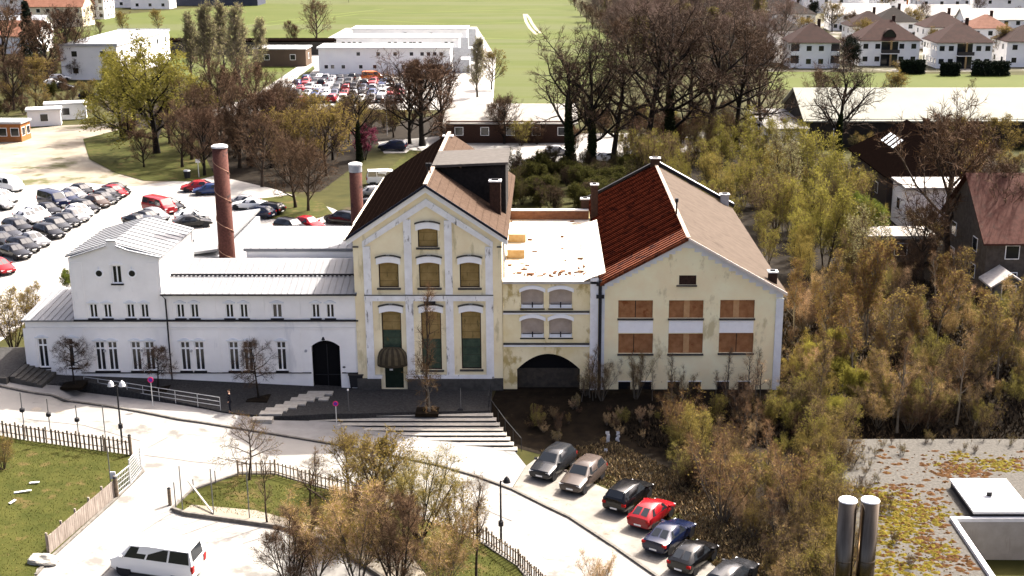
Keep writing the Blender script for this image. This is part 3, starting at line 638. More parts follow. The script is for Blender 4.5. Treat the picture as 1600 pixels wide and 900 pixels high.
for h in holes:
    x0, x1, z0, z1 = h; m = MB(); m.prism([(x0, z0), (x1, z0)] + arc(x0, x1, z1 - .28, .26, 8)[::-1], YM + .2, YM + .25); w = m.build('boarded_window', m_greyboard, MBK)
    m = MB(); m.prism(arc(x0 - .12, x1 + .12, z1 - .3, .28, 8) + arc(x0 - .12, x1 + .12, z1 - .02, .28, 8)[::-1], YM - .1, YM - .003); m.build('hood', m_whitetrim, w)
    m = MB(); m.box(x0 + .02, x1 - .02, YM + .03, YM + .198, z0 + .01, z0 + .3); m.build('ledge', m_bluetrim, w)
    m = MB(); m.box((x0 + x1) / 2 - .05, (x0 + x1) / 2 + .05, YM + .02, YM + .03, z0 + .05, z0 + .5); m.box(x0 + .1, x1 - .1, YM + .015, YM + .028, z0 + .3, z0 + .36); m.box(x0 - .08, x1 + .08, YM - .06, YM + .1, z0 - .09, z0 - .003); m.build('sill', m_dark, w)
mb = MB()
for py in (487, 537): mb.box(mx0 + .03, fx(921, py), YM - .16, YM - .003, fz(py + 1), fz(py - 1.2))
mb.build('string_course', m_stain, MBK)
mb = MB()
for py in (489.5, 540): mb.box(mx0 + .03, fx(921, py), YM - .09, YM - .004, fz(py + 1.5), fz(py - 1.3))
mb.build('string_band', m_whitetrim, MBK)
mb = MB(); mb.box(gx0, gx1, YM + .5, YM + .56, -1.5, gzt); gd = mb.build('arched_gate', m_black, MBK)
mb = MB(); mb.box(gx0 + .05, gx1 - .05, YM + .4, YM + .45, -1.4, gzs - .05)
mb.build('gate_boards', mat('dark_gate_board', (.03, .028, .024), (.06, .05, .04), 2, .8), gd)
mb = MB(); mb.box(fx(921.5, 530), fx(934, 530), YM - .2, YM - .004, -1.5, zM + .3); mb.build('pilaster', m_oldtrim, MBK)
mb = MB(); xd = fx(937, 520); mb.tube([(xd, YM - .3, zM + .2), (xd, YM - .3, -.6)], .12, 8)
for z in (zM - .1, zM - 1.1): mb.box(xd - .3, xd + .3, YM - .45, YM - .2, z - .12, z + .12)
mb.build('downpipe', m_dark, MBK)
YB2 = 114.5
mb = MB(); mb.slab([(mx0 + .02, YM - .2, zM + .05), (mx1 - .2, YM - .2, zM + .05), (mx1 - .2, YB2, zM + .05), (mx0 + .02, YB2, zM + .05)], .2)
for i in range(15): y = YM + .9 + i * 1.3; mb.bar((mx0 + .1, y, zM + .05), (mx1 - .3, y, zM + .05), .06, .03)
rf = mb.build('flat_roof', m_membrane, MBK)
mb = MB(); mb.box(mx0, mx1 - .3, YB2 - .3, YB2, zM + .06, zM + .9); mb.build('rear_parapet', mat('rusty_flashing', (.22, .09, .05), (.3, .14, .08), 3, .8), rf)
mb = MB(); mb.box(mx0, mx1 - .3, YB2 - .45, YB2 + .1, zM + .902, zM + 1.0); mb.build('parapet_cap', m_cappaint, rf)
for (px, py, w) in ((808, 380, 1.45), (806, 405, 1.4)):
    p = at(px, py, zM); m = MB(); m.box(p.x - w / 2, p.x + w / 2, p.y, p.y + 1.1, zM + .06, zM + .75); h = m.build('roof_hatch', m_wood, MBK)
    m = MB(); m.box(p.x - w / 2 - .06, p.x + w / 2 + .06, p.y - .06, p.y + 1.2, zM + .752, zM + .82); m.build('hatch_lid', m_membrane, h)
rng = random.Random(4); mb = MB()
for k in range(60):
    u = rng.random(); px = 795 + 135 * u; py = 433 - abs(rng.gauss(0, 7)) if rng.random() < .75 else 345 + 85 * rng.random(); p = at(px, py, zM + .06)
    a = rng.random() * 3.1; l = rng.uniform(.12, .5) * (2.0 if px > 895 and py > 425 else 1); d = Vector((math.cos(a), math.sin(a) * .6, 0)) * l
    mb.bar(p - d / 2, p + d / 2, rng.uniform(.06, .2), rng.uniform(.05, .16))
mb.build('roof_debris', m_debris, MBK)['kind'] = 'stuff'
mb = MB(); n = 24
for k in range(n):                                          # crumpled tarpaulin strip along the right edge
    y = YM - .2 + (YB2 - 3 - YM) * k / (n - 1); j = rng.uniform(-.12, .12)
    mb.v += [(mx1 - 1.25 + j, y, zM + .1), (mx1 - .6 + j, y, zM + .35 + abs(j)), (mx1 + .35, y, zM + .75)]
    if k:
        q = 3 * k
        for e in (0, 1): mb.f.append((q - 3 + e, q - 2 + e, q + 1 + e, q + e)); mb.m.append(0)
mb.build('tarpaulin_strip', m_membrane, MBK)
stack(MBK, fx(929, 320, 114), 114.6, zM, fz(291, 114), .62, .62); stack(MBK, fx(914, 325, 114.8), 114.8, zM, fz(314, 114), .7, .5)

# ------------------------------------------------------------------ right gabled warehouse
RG = thing('gabled_warehouse', 'wide pale yellow gabled warehouse with red-brown roof and chipboarded windows at the right end', 'building', (11, Y0, 0))
rx0, rx1 = mx1 + .02, fx(1223, 470); rxc = fx(1075, 372); zl, zrr = fz(443), fz(456); zRA = fz(373); RBk = 123.0
sl_, sr_ = (zRA - zl) / (rxc - rx0), (zRA - zrr) / (rx1 - rxc)
YR = Y0 - .05
holes = [win(966, 1020, 469, 497), win(1045, 1099, 469, 497), win(1125, 1179, 468.5, 497), win(966, 1020, 521, 552), win(1044, 1098, 521, 552), win(1123, 1177, 520, 551)]
small = [win(a, a + 19, 596, 613) for a in (966, 999, 1043, 1076, 1120, 1153)]; att = [win(1061, 1088, 430, 445)]
mb = MB(); wall_front(mb, rx0, rx1, -2.2, zRA, YR, holes + small + att, .25, [(-sl_, 1, zRA - sl_ * rxc), (sr_, 1, zRA + sr_ * rxc)])
mb.poly([(rx1, YR, -2), (rx1, RBk, -2), (rx1, RBk, zrr), (rx1, YR, zrr)]); mb.poly([(rx0, YR, -2), (rx0, YR, zl), (rx0, RBk, zl), (rx0, RBk, -2)])
mb.poly([(rx0, RBk, -2), (rx0, RBk, zl), (rxc, RBk, zRA), (rx1, RBk, zrr), (rx1, RBk, -2)]); mb.build('wall', m_pale, RG)
for i, h in enumerate(holes):
    x0, x1, z0, z1 = h; m = MB(); q = .5 + (.0, .02, -.03, -.05, .02, .01)[i]; xm = x0 + (x1 - x0) * q
    m.box(x0, xm - .03, YR + .14, YR + .18, z0, z1); m.box(xm + .03, x1, YR + .14, YR + .18, z0, z1)
    if i in (1, 2, 4): m.box(xm - .22, xm + .22, YR + .10, YR + .138, z0 + .05, z1 - .02, 1)
    m.box(x0, x1, YR + .185, YR + .2, z0, z1, 2)
    w = m.build('boarded_window', [m_orangeboard, mat('light_chipboard', (.42, .24, .11), (.5, .3, .15), 3, .8), m_dark], RG)
    m = MB(); m.box(x0 - .06, x1 + .06, YR - .12, YR + .05, z0 - .14, z0 - .003); m.build('sill', m_stain, w)
mb = MB()
for a, b in ((966, 1020), (1045, 1098), (1124, 1177)): mb.box(fx(a, 509), fx(b, 509), YR - .03, YR - .004, fz(519.5), fz(499.5))
mb.build('spandrel_panel', m_whitetrim, RG)
for h in small:
    m = MB(); m.box(h[0], h[1], YR + .15, YR + .2, h[2], h[3]); w = m.build('cellar_window', m_glass, RG); m = MB(); m.box(h[0] - .04, h[1] + .04, YR - .03, YR - .003, h[3] + .004, h[3] + .08); m.build('lintel', m_whitetrim, w)
for h in att:
    m = MB(); m.box(h[0], h[1], YR + .1, YR + .15, h[2], h[3]); w = m.build('attic_window', m_brickbrown, RG); m = MB(); m.box(h[0] - .2, h[1] + .05, YR - .15, YR + .05, h[2] - .1, h[2] - .004); m.build('sill', m_stain, w)
mb = MB()                                                   # stepped pale band under the verge
for s, xe, k in ((-1, rx0, sl_), (1, rx1, sr_)):
    n = 14
    for i in range(n):
        a = rxc + (xe - rxc) * i / n; b = rxc + (xe - rxc) * (i + 1) / n; zt_ = lambda x: zRA - k * abs(x - rxc) - .01
        zb_ = zRA - k * abs(b - rxc) - .42; pts = [(a, zt_(a)), (b, zt_(b)), (b, zb_), (a, zb_)]
        if s < 0: pts = pts[::-1]
        mb.prism(pts[::-1], YR - .07, YR - .004)
mb.build('stepped_band', m_bluetrim, RG)
mb = MB(); mb.box(fx(1210, 520), rx1 + .06, YR - .1, YR - .008, -1.6, zrr - .5); mb.box(rx0 + .02, rx0 + .3, YR - .06, YR - .008, -1.6, zl - .35); mb.build('corner_pilaster', m_bluetrim, RG)
mb = MB(); mb.box(rx0 + .3, fx(1209, 616), YR - .12, YR - .009, -1.6, fz(614)); mb.build('plinth', m_stain, RG)
yf = YR - .35; zo = .14; o = .4
mb = MB(); e = (rx0 - .1, zl - sl_ * .1)
mb.slab([(e[0], yf, e[1] + zo), (rxc, yf, zRA + zo), (rxc, RBk + .2, zRA + zo), (e[0], RBk + .2, e[1] + zo)], .12, 0)
n = 72
n = 52
for i in range(n):                                          # pantile rolls running up the slope
    y = yf + .25 + (RBk - yf - .3) * i / (n - 1); a = Vector((e[0], y, e[1] + zo)); b = Vector((rxc - .05, y, zRA + zo - .02)); mb.bar(a, b, .24, .13, (2 if i % 3 else 0) if i > 4 else 1)
mb.build('tiled_roof_slope', [m_roofred, mat('orange_pantile', (.22, .055, .02), (.32, .09, .035), 2.5, .7, c3=(.09, .025, .015), t3=.52, s3=1.3), mat('red_pantile_roll', (.13, .028, .016), (.21, .05, .028), 2.5, .95, spec=0, c3=(.045, .012, .01), t3=.53, s3=1.5)], RG)
mb = MB(); e2 = (rx1 + o * .6, zrr - sr_ * o * .6)
mb.slab([(rxc + .002, yf, zRA + zo), (e2[0], yf, e2[1] + zo), (e2[0], RBk + .2, e2[1] + zo), (rxc + .002, RBk + .2, zRA + zo)], .12); mb.build('felt_roof_slope', m_roofpink, RG)
mb = MB(); mb.bar((rxc, yf, zRA + zo - .02), (rxc, RBk + .2, zRA + zo - .02), .3, .1); mb.build('ridge_cap', mat('pale_ridge_tile', (.4, .3, .2)), RG)
mb = MB(); mb.prism([(e[0], e[1] - .05), (rxc, zRA - .05), (rxc, zRA + zo + .05), (e[0], e[1] + zo + .05)], yf - .08, yf - .003); mb.build('tile_verge', MATS['orange_pantile'], RG)
mb = MB(); mb.prism([(rxc, zRA - .05), (e2[0], e2[1] - .05), (e2[0], e2[1] + zo + .04), (rxc, zRA + zo + .04)], yf - .08, yf - .003); mb.build('felt_verge', mat('pale_verge', (.55, .48, .43), (.62, .56, .5), 3, .7), RG)
mb = MB(); mb.bar((rxc, RBk + .25, zRA + .2), (e2[0] + .1, RBk + .25, e2[1] + .2), .4, .35); mb.bar((rxc, RBk + .25, zRA + .2), (e[0], RBk + .25, e[1] + .2), .4, .3); mb.build('rear_parapet', m_dark, RG)
mb = MB(); mb.bar((rxc, RBk + .25, zRA + .56), (e2[0] + .1, RBk + .25, e2[1] + .56), .5, .06); mb.build('parapet_cap', m_cappaint, RG)
p = (fx(1207, 435, Y0 + 1.2), Y0 + 1.2); stack(RG, p[0], p[1], zrr - .3, fz(426, Y0 + 1), .62, .62)
stack(RG, rx1 - .6, RBk - .2, zrr + .2, zrr + 1.4, .8, .6, m_zinc); stack(RG, rxc - .1, RBk - .1, zRA - .3, zRA + .8, .9, .6)
mb = MB(); mb.tube([(rxc - .15, 101, zRA), (rxc - .15, 101, zRA + 1.3)], .07, 8); mb.tube([(rxc - .15, 101, zRA + 1.2), (rxc - .15, 101, zRA + 1.5)], .14, 8); mb.build('vent_pipe', m_dark, RG)
# ------------------------------------------------------------------ trees
def nrm(v): return v / (np.linalg.norm(v, axis=-1, keepdims=True) + 1e-9)
def bpoly(rng, p, d, L, n, wob, up):
    pts = [p]; d = nrm(np.array(d, float))
    for i in range(n):
        d = d + rng.normal(0, wob, 3); d[2] += up; d = nrm(d); p = p + d * (L / n); pts.append(p)
    return np.array(pts)
def side(rng, d, ang, az):
    d = nrm(d); a = np.array([0, 0, 1.]) if abs(d[2]) < .9 else np.array([1., 0, 0]); u = nrm(np.cross(d, a)); v = np.cross(d, u)
    return d * math.cos(ang) + (u * math.cos(az) + v * math.sin(az)) * math.sin(ang)
def skeleton(seed, H=1.0, tf=.25, spread=.42, n=(10, 6, 5, 5), ang=(60, 45, 42), ratio=(1, .48, .42, .42), up=(.0, .10, .08, .05), wob=(.05, .10, .14, .18), r0=.03, shape='oval', stems=1, lean=.0, droop=0):
    """All lengths in metres for a plant of height H. Returns a list of (points, radii, level)."""
    rng = np.random.default_rng(seed); out = []
    trunks = []
    for s in range(stems):
        if stems == 1: d = np.array([rng.normal(0, .03), rng.normal(0, .03), 1]); p = np.zeros(3); L = H * .86
        else:
            a = 2 * math.pi * (s + rng.random() * .6) / stems; t = lean * rng.uniform(.3, 1); d = np.array([math.cos(a) * t, math.sin(a) * t, 1]); p = np.array([math.cos(a), math.sin(a), 0]) * H * .03; L = H * rng.uniform(.6, .88)
        pts = bpoly(rng, p, d, L, 8, wob[0], .02); rr = np.linspace(1, .28, 9) * r0 * H * (1 if stems == 1 else .55); rr[0] *= 1.25
        out.append((pts, rr, 0)); trunks.append((pts, rr, L))
    def at_(pts, t):
        f = t * (len(pts) - 1); i = min(int(f), len(pts) - 2); return pts[i] + (pts[i + 1] - pts[i]) * (f - i), nrm(pts[i + 1] - pts[i])
    l1 = []
    for pts, rr, L in trunks:
        m = max(3, n[0] // (1 if stems == 1 else 1)); az = rng.random() * 6.3
        for k in range(m):
            t = tf + (1 - tf) * ((k + rng.random() * .7) / m) ** .9; t = min(t, .99); p, d = at_(pts, t); az += 2.4 + rng.normal(0, .3); h = (t - tf) / (1 - tf)
            prof = {'oval': (.75 + .55 * math.sin(min(1, h * 1.1) * math.pi) - .35 * h), 'broad': 1.05 - .35 * h, 'cone': 1.05 - .8 * h, 'up': .9 - .35 * h}[shape]
            ll = H * spread * prof * rng.uniform(.8, 1.15) * (1 if stems == 1 else .7)
            a = rad(ang[0]) * (1.05 - .45 * h) * rng.uniform(.85, 1.15); q = bpoly(rng, p, side(rng, d, a, az), ll, 6, wob[1], up[1])
            rb = np.linspace(1, .25, 7) * min(rr[min(int(t * 8), 8)] * .75, r0 * H * .5); out.append((q, rb, 1)); l1.append((q, rb, ll))
    for lev in (2, 3):
        nxt = []
        for q, rb, ll in l1:
            m = n[lev - 1]; az = rng.random() * 6.3
            for k in range(m):
                t = .22 + .78 * (k + rng.random()) / m; t = min(t, .98); p, d = at_(q, t); az += 2.4 + rng.normal(0, .5)
                l2 = ll * ratio[lev - 1] * rng.uniform(.7, 1.25) * (1.2 - .5 * t); s = bpoly(rng, p, side(rng, d, rad(ang[lev - 1]) * rng.uniform(.7, 1.3), az), l2, 4 if lev == 2 else 3, wob[lev], up[lev] - droop * (lev == 3))
                r2 = np.linspace(1, .35, len(s)) * max(rb[min(int(t * (len(rb) - 1)), len(rb) - 1)] * .6, .006 * H / 12); out.append((s, r2, lev)); nxt.append((s, r2, l2))
        l1 = nxt
    return out, l1, rng
def tubes(segs, nside, rmin=0.0):
    V = []; F = []; k = 0
    for pts, rr, lev in segs:
        m = len(pts); d = np.gradient(pts, axis=0); d = nrm(d); a = np.array([0.31, .17, .93]); u = nrm(np.cross(d, a)); w = np.cross(d, u)
        th = np.arange(nside) * 2 * math.pi / nside; r = np.maximum(rr, rmin)
        ring = pts[:, None, :] + (u[:, None, :] * np.cos(th)[None, :, None] + w[:, None, :] * np.sin(th)[None, :, None]) * r[:, None, None]
        V.append(ring.reshape(-1, 3)); i = np.arange(m - 1)[:, None] * nside; j = np.arange(nside)[None, :]; jn = (j + 1) % nside
        F.append((np.stack([i + j, i + jn, i + nside + jn, i + nside + j], -1).reshape(-1, 4) + k)); k += m * nside
    return (np.concatenate(V), np.concatenate(F)) if V else (np.zeros((0, 3)), np.zeros((0, 4), int))
def twigs(rng, tips, per, ln, w, droop=0, buds=0, bs=.1):
    """Terminal twigs (slim triangles) and buds or small leaves (triangles)."""
    P = []; D = []; S = []
    for q, rb, ll in tips:
        m = per; t = rng.uniform(.15, 1, m) * (len(q) - 1); i = np.minimum(t.astype(int), len(q) - 2); f = (t - i)[:, None]
        P.append(q[i] * (1 - f) + q[i + 1] * f); D.append(nrm(q[i + 1] - q[i])); S.append(np.full(m, ll))
    P = np.concatenate(P); D = np.concatenate(D); d = nrm(D * .9 + rng.normal(0, .55, P.shape) + np.array([0, 0, .12 - droop])); L = ln * rng.uniform(.5, 1.3, len(P))[:, None]
    u = nrm(np.cross(d, rng.normal(0, 1, P.shape))) * w; T = np.stack([P - u, P + u, P + d * L], 1).reshape(-1, 3)
    Bv = np.zeros((0, 3))
    if buds:
        k = rng.integers(0, len(P), buds); c = P[k] + d[k] * L[k] * rng.uniform(.2, 1.05, (buds, 1)); a = nrm(rng.normal(0, 1, c.shape)); b = nrm(np.cross(a, rng.normal(0, 1, c.shape))); s = bs * rng.uniform(.5, 1.4, (buds, 1))
        Bv = np.stack([c - a * s, c + a * s * .6 + b * s * .8, c + a * s * .4 - b * s * .9], 1).reshape(-1, 3)
    return T, Bv
def mesh_np(name, parts, mats):
    """parts: list of (verts, faces(k columns), material index)."""
    me = bpy.data.meshes.new(name); V = []; loops = []; starts = []; tot = []; mi = []; k = 0; ls = 0
    for v, f, m in parts:
        if len(f) == 0: continue
        V.append(v); f = f + k; k += len(v); loops.append(f.ravel()); c = f.shape[1]; starts.append(ls + np.arange(len(f)) * c); tot.append(np.full(len(f), c)); mi.append(np.full(len(f), m)); ls += f.size
    V = np.concatenate(V).astype(np.float32); loops = np.concatenate(loops); starts = np.concatenate(starts); mi = np.concatenate(mi)
    me.vertices.add(len(V)); me.vertices.foreach_set('co', V.ravel()); me.loops.add(len(loops)); me.loops.foreach_set('vertex_index', loops.astype(np.int32))
    me.polygons.add(len(starts)); me.polygons.foreach_set('loop_start', starts.astype(np.int32)); me.polygons.foreach_set('material_index', mi.astype(np.int32))
    for m in mats: me.materials.append(m)
    me.update(calc_edges=True); me.validate(); return me
def tri_idx(n): return np.arange(n).reshape(-1, 3)

def tm(name, a, b=None, rnd=.18, f=.55, **k):
    b = b or tuple(x * 1.5 for x in a); return mat(name, tuple(x * f for x in a), tuple(x * f for x in b), scale=2.5, rough=.95, spec=.1, rnd=rnd, **k)
b_dark = tm('dark_bark', (.022, .018, .015)); b_brown = tm('brown_bark', (.055, .040, .029)); b_pale = tm('pale_bark', (.20, .175, .14)); b_grey = tm('grey_bark', (.12, .105, .085))
t_dark = tm('dark_twigs', (.095, .061, .040)); t_brown = tm('brown_twigs', (.135, .083, .049)); t_red = tm('reddish_twigs', (.135, .080, .050)); t_tan = tm('tan_twigs', (.185, .125, .070)); t_grey = tm('grey_tan_twigs', (.27, .22, .16)); t_straw = tm('straw_twigs', (.55, .39, .21)); t_sun = tm('sunlit_tan_twigs', (.58, .39, .22)); t_olive = tm('olive_twigs', (.27, .225, .07)); t_orange = tm('orange_tan_twigs', (.23, .135, .065))  # brightest tan twigs: sunlight on thin twigs put into their colour
t_far = tm('hazy_pinkish_twigs', (.30, .21, .165)); t_far2 = tm('hazy_brown_twigs', (.23, .16, .125)); l_bud = tm('yellow_green_buds', (.27, .245, .046)); l_gold = tm('golden_buds', (.26, .195, .05)); l_lime = tm('lime_leaves', (.14, .175, .03)); l_pale = tm('pale_green_buds', (.33, .31, .15)); l_ivy = tm('ivy_leaves', (.022, .032, .010)); l_con = tm('dark_needles', (.014, .022, .012)); l_mag = tm('magenta_blossom', (.25, .055, .10)); l_green = tm('olive_leaves', (.075, .075, .018)); l_brown = tm('brown_dry_leaves', (.10, .060, .030))  # far twigs: distance haze put into their paler colours

for m_ in (l_bud, l_gold, l_lime, l_pale, l_green, l_brown, l_mag):    # thin leaves and buds let some sunlight through
    n_ = m_.node_tree; pb = n_.nodes['Principled BSDF']; tr_ = n_.nodes.new('ShaderNodeBsdfTranslucent'); mx_ = n_.nodes.new('ShaderNodeMixShader'); mx_.inputs[0].default_value = .45
    n_.links.new(pb.inputs['Base Color'].links[0].from_socket, tr_.inputs[0]); n_.links.new(pb.outputs[0], mx_.inputs[1]); n_.links.new(tr_.outputs[0], mx_.inputs[2]); n_.links.new(mx_.outputs[0], n_.nodes['Material Output'].inputs[0])
# kind: skeleton parameters, twig/bud parameters, (trunk, twig, bud) materials, proto height
KINDS = {
 'oak': (dict(tf=.22, spread=.50, n=(12, 8, 7), ang=(66, 48, 46), shape='broad', r0=.028, wob=(.06, .15, .20, .2), up=(0, .06, .05, .03)), 9, .06, .014, 0, .1, (b_dark, t_dark, l_bud), 20),
 'ivyoak': (dict(tf=.22, spread=.46, n=(12, 8, 7), ang=(60, 46, 46), shape='broad', r0=.028, wob=(.05, .14, .20, .2), up=(0, .08, .05, .03)), 8, .06, .014, 0, .1, (b_dark, t_dark, l_ivy), 20),
 'linden': (dict(tf=.14, spread=.44, n=(18, 8, 7), ang=(56, 40, 40), shape='oval', r0=.026, wob=(.03, .07, .1, .15), up=(0, .12, .10, .05)), 8, .06, .018, 0, .1, (b_dark, t_red, l_bud), 16),
 'brown': (dict(tf=.16, spread=.48, n=(14, 8, 7), ang=(52, 42, 40), shape='oval', r0=.024, wob=(.05, .10, .14, .15), up=(0, .10, .08, .04)), 8, .06, .018, 0, .1, (b_brown, t_brown, l_bud), 15),
 'willow': (dict(tf=.10, spread=.56, n=(15, 8, 7), ang=(64, 46, 42), shape='broad', r0=.03, wob=(.05, .11, .15, .15), up=(0, .10, .06, 0), droop=.05), 8, .06, .014, 16000, .009, (b_dark, t_olive, l_bud), 16),
 'budding': (dict(tf=.14, spread=.46, n=(14, 8, 6), ang=(50, 42, 40), shape='oval', r0=.022, up=(0, .12, .08, .04)), 8, .06, .017, 5000, .010, (b_brown, t_tan, l_gold), 13),
 'poplar': (dict(tf=.08, spread=.34, n=(18, 8, 6), ang=(38, 32, 32), shape='up', r0=.018, up=(0, .18, .14, .08)), 8, .06, .016, 3500, .009, (b_grey, t_grey, l_pale), 18),
 'birch': (dict(tf=.22, spread=.24, n=(14, 6, 5), ang=(42, 36, 38), shape='up', r0=.012, up=(0, .14, .08, .0)), 8, .06, .011, 900, .008, (b_pale, t_orange, l_gold), 11),
 'sapling': (dict(tf=.28, spread=.22, n=(10, 5, 4), ang=(40, 36, 36), shape='up', r0=.013, up=(0, .16, .1, .05)), 5, .07, .009, 0, .01, (b_brown, t_tan, l_bud), 8),
 'lowtree': (dict(tf=.30, spread=.46, n=(11, 6, 6), ang=(72, 48, 46), shape='broad', r0=.022, wob=(.05, .14, .18, .2), up=(0, .03, .04, .03)), 7, .07, .012, 300, .01, (b_brown, t_brown, l_gold), 6),
 'bush': (dict(stems=7, lean=.55, tf=.15, spread=.30, n=(7, 5, 4), ang=(42, 38, 38), shape='oval', r0=.018, up=(0, .08, .06, .03)), 7, .09, .009, 3800, .0095, (b_brown, t_tan, l_gold), 4),
 'vase': (dict(stems=9, lean=.62, tf=.12, spread=.34, n=(8, 5, 4), ang=(36, 34, 36), shape='up', r0=.016, up=(0, .10, .06, .03)), 7, .09, .007, 3000, .007, (b_dark, t_olive, l_gold), 6),
 'young': (dict(stems=3, lean=.22, tf=.12, spread=.27, n=(10, 5, 4), ang=(42, 36, 36), shape='up', r0=.013, up=(0, .14, .1, .05)), 5, .075, .008, 3200, .0065, (b_brown, t_olive, l_bud), 7),
 'brush': (dict(stems=9, lean=.5, tf=.2, spread=.24, n=(6, 5, 3), ang=(30, 32, 34), shape='up', r0=.011, up=(0, .12, .08, .05)), 6, .12, .0065, 700, .0085, (b_grey, t_tan, l_gold), 3.5),
 'goldbush': (dict(stems=8, lean=.6, tf=.14, spread=.30, n=(8, 5, 4), ang=(38, 36, 38), shape='up', r0=.013, up=(0, .10, .06, .03)), 5, .09, .0075, 4200, .008, (b_grey, t_sun, l_gold), 5),
 'roundbush': (dict(stems=6, lean=.55, tf=.10, spread=.40, n=(8, 5, 4), ang=(50, 42, 40), shape='oval', r0=.016), 5, .09, .010, 18000, .012, (b_dark, t_olive, l_lime), 6),
 'espalier': (dict(tf=.34, spread=.34, n=(16, 8, 6), ang=(76, 50, 46), shape='oval', r0=.018, wob=(.02, .16, .2, .2), up=(0, .02, .02, 0)), 8, .08, .012, 0, .01, (b_dark, t_dark, l_bud), 4.5),
 'hazel': (dict(stems=6, lean=.45, tf=.12, spread=.34, n=(8, 6, 5), ang=(46, 42, 40), shape='oval', r0=.018), 8, .08, .010, 900, .008, (b_dark, t_brown, l_brown), 7),
 'blossom': (dict(stems=3, lean=.35, tf=.2, spread=.36, n=(8, 5, 4), ang=(46, 42, 40), shape='oval', r0=.02), 5, .08, .012, 5000, .016, (b_dark, t_red, l_mag), 5),
}
PROTO = {}
def tree_meshes(kind, var):
    if (kind, var) in PROTO: return PROTO[(kind, var)]
    sk, per, ln, w, buds, bs, ms, H = KINDS[kind]
    segs, tips, rng = skeleton(sum(map(ord, kind)) * 7 + var * 101, H=H, **sk)
    V0, F0 = tubes([s for s in segs if s[2] == 0], 8); V1, F1 = tubes([s for s in segs if s[2] == 1], 5); V2, F2 = tubes([s for s in segs if s[2] == 2], 3, .012 * H / 10); V3, F3 = tubes([s for s in segs if s[2] == 3], 3, .007 * H / 10)
    T, Bv = twigs(rng, tips, per, ln * H, w * H / 10, sk.get('droop', 0), buds, bs * H)
    tr = [(V0, F0, 0), (V1, F1, 0)]
    if kind == 'ivyoak':
        m = 5000; pts = segs[0][0]; t = rng.uniform(0, .62, m) ** 1.0 * 8; i = t.astype(int); f = (t - i)[:, None]; c = pts[i] * (1 - f) + pts[i + 1] * f
        a = rng.uniform(0, 6.3, m); r = .045 * H * rng.uniform(.5, 1.15, m) * (1.05 - t / 9); c = c + np.stack([np.cos(a) * r, np.sin(a) * r, rng.normal(0, .2, m)], 1)
        a1 = nrm(rng.normal(0, 1, c.shape)); b1 = nrm(np.cross(a1, rng.normal(0, 1, c.shape))); s = .16
        iv = np.stack([c - a1 * s, c + a1 * s * .6 + b1 * s, c + a1 * s * .4 - b1 * s], 1).reshape(-1, 3); tr.append((iv, tri_idx(len(iv)), 1))
    H = float(np.percentile(T[:, 2], 99.3))
    res = (mesh_np('trunk', tr, [ms[0], ms[2]]), mesh_np('crown', [(V2, F2, 0), (V3, F3, 1), (T, tri_idx(len(T)), 1), (Bv, tri_idx(len(Bv)), 2)], [ms[0], ms[1], ms[2]]), H, (V0, F0, V1, F1, V2, F2, V3, F3, T, Bv))
    PROTO[(kind, var)] = res; return res
trng = random.Random(11)
def tree(kind, px, py, hpx=None, label='', h=None, var=None, wide=1.0, name='bare_tree', cat='tree', group=None, p=None, mats=None):
    var = trng.randrange(2) if var is None else var
    tk, cr, H, _ = tree_meshes(kind, var); p = p if p is not None else at(px, py); hh = h or hpx * mpp(p) / math.cos(PITCH * .8); s = hh / H
    t = thing(name, label, cat, p, group); t.rotation_euler.z = trng.uniform(0, 6.28); t.scale = (s * wide, s * wide, s)
    for nm, me in (('trunk', tk), ('crown', cr)):
        o = bpy.data.objects.new(nm, me); COL.objects.link(o); o.parent = t
        if mats:
            for i, mm in enumerate(mats if nm == 'crown' else [mats[0], mats[2]]): o.material_slots[i].link = 'OBJECT'; o.material_slots[i].material = mm
    return t
def conifer(px, py, hpx, label):
    p = at(px, py); h = hpx * mpp(p) / .97; t = thing('conifer', label, 'tree', p); mb = MB(); mb.tube([p, p + Vector((0, 0, h))], [.25, .04], 8); mb.build('trunk', b_dark, t)
    r = np.random.default_rng(3); m = 5200; z = r.uniform(.1, 1, m); R0 = (1.03 - z) * .26 * h * (.75 + .25 * np.sin(z * 48)); a = r.uniform(0, 6.3, m); rr = R0 * r.uniform(.25, 1, m) ** .6
    c = np.stack([np.cos(a) * rr, np.sin(a) * rr, z * h - rr * .25], 1); d = nrm(np.stack([np.cos(a), np.sin(a), -.4 + 0 * a], 1) + r.normal(0, .35, c.shape)); u = nrm(np.cross(d, r.normal(0, 1, c.shape))) * .14
    T = np.stack([c - u, c + u, c + d * .8], 1).reshape(-1, 3); o = bpy.data.objects.new('crown', mesh_np('crown', [(T, tri_idx(len(T)), 0)], [l_con])); COL.objects.link(o); o.parent = t
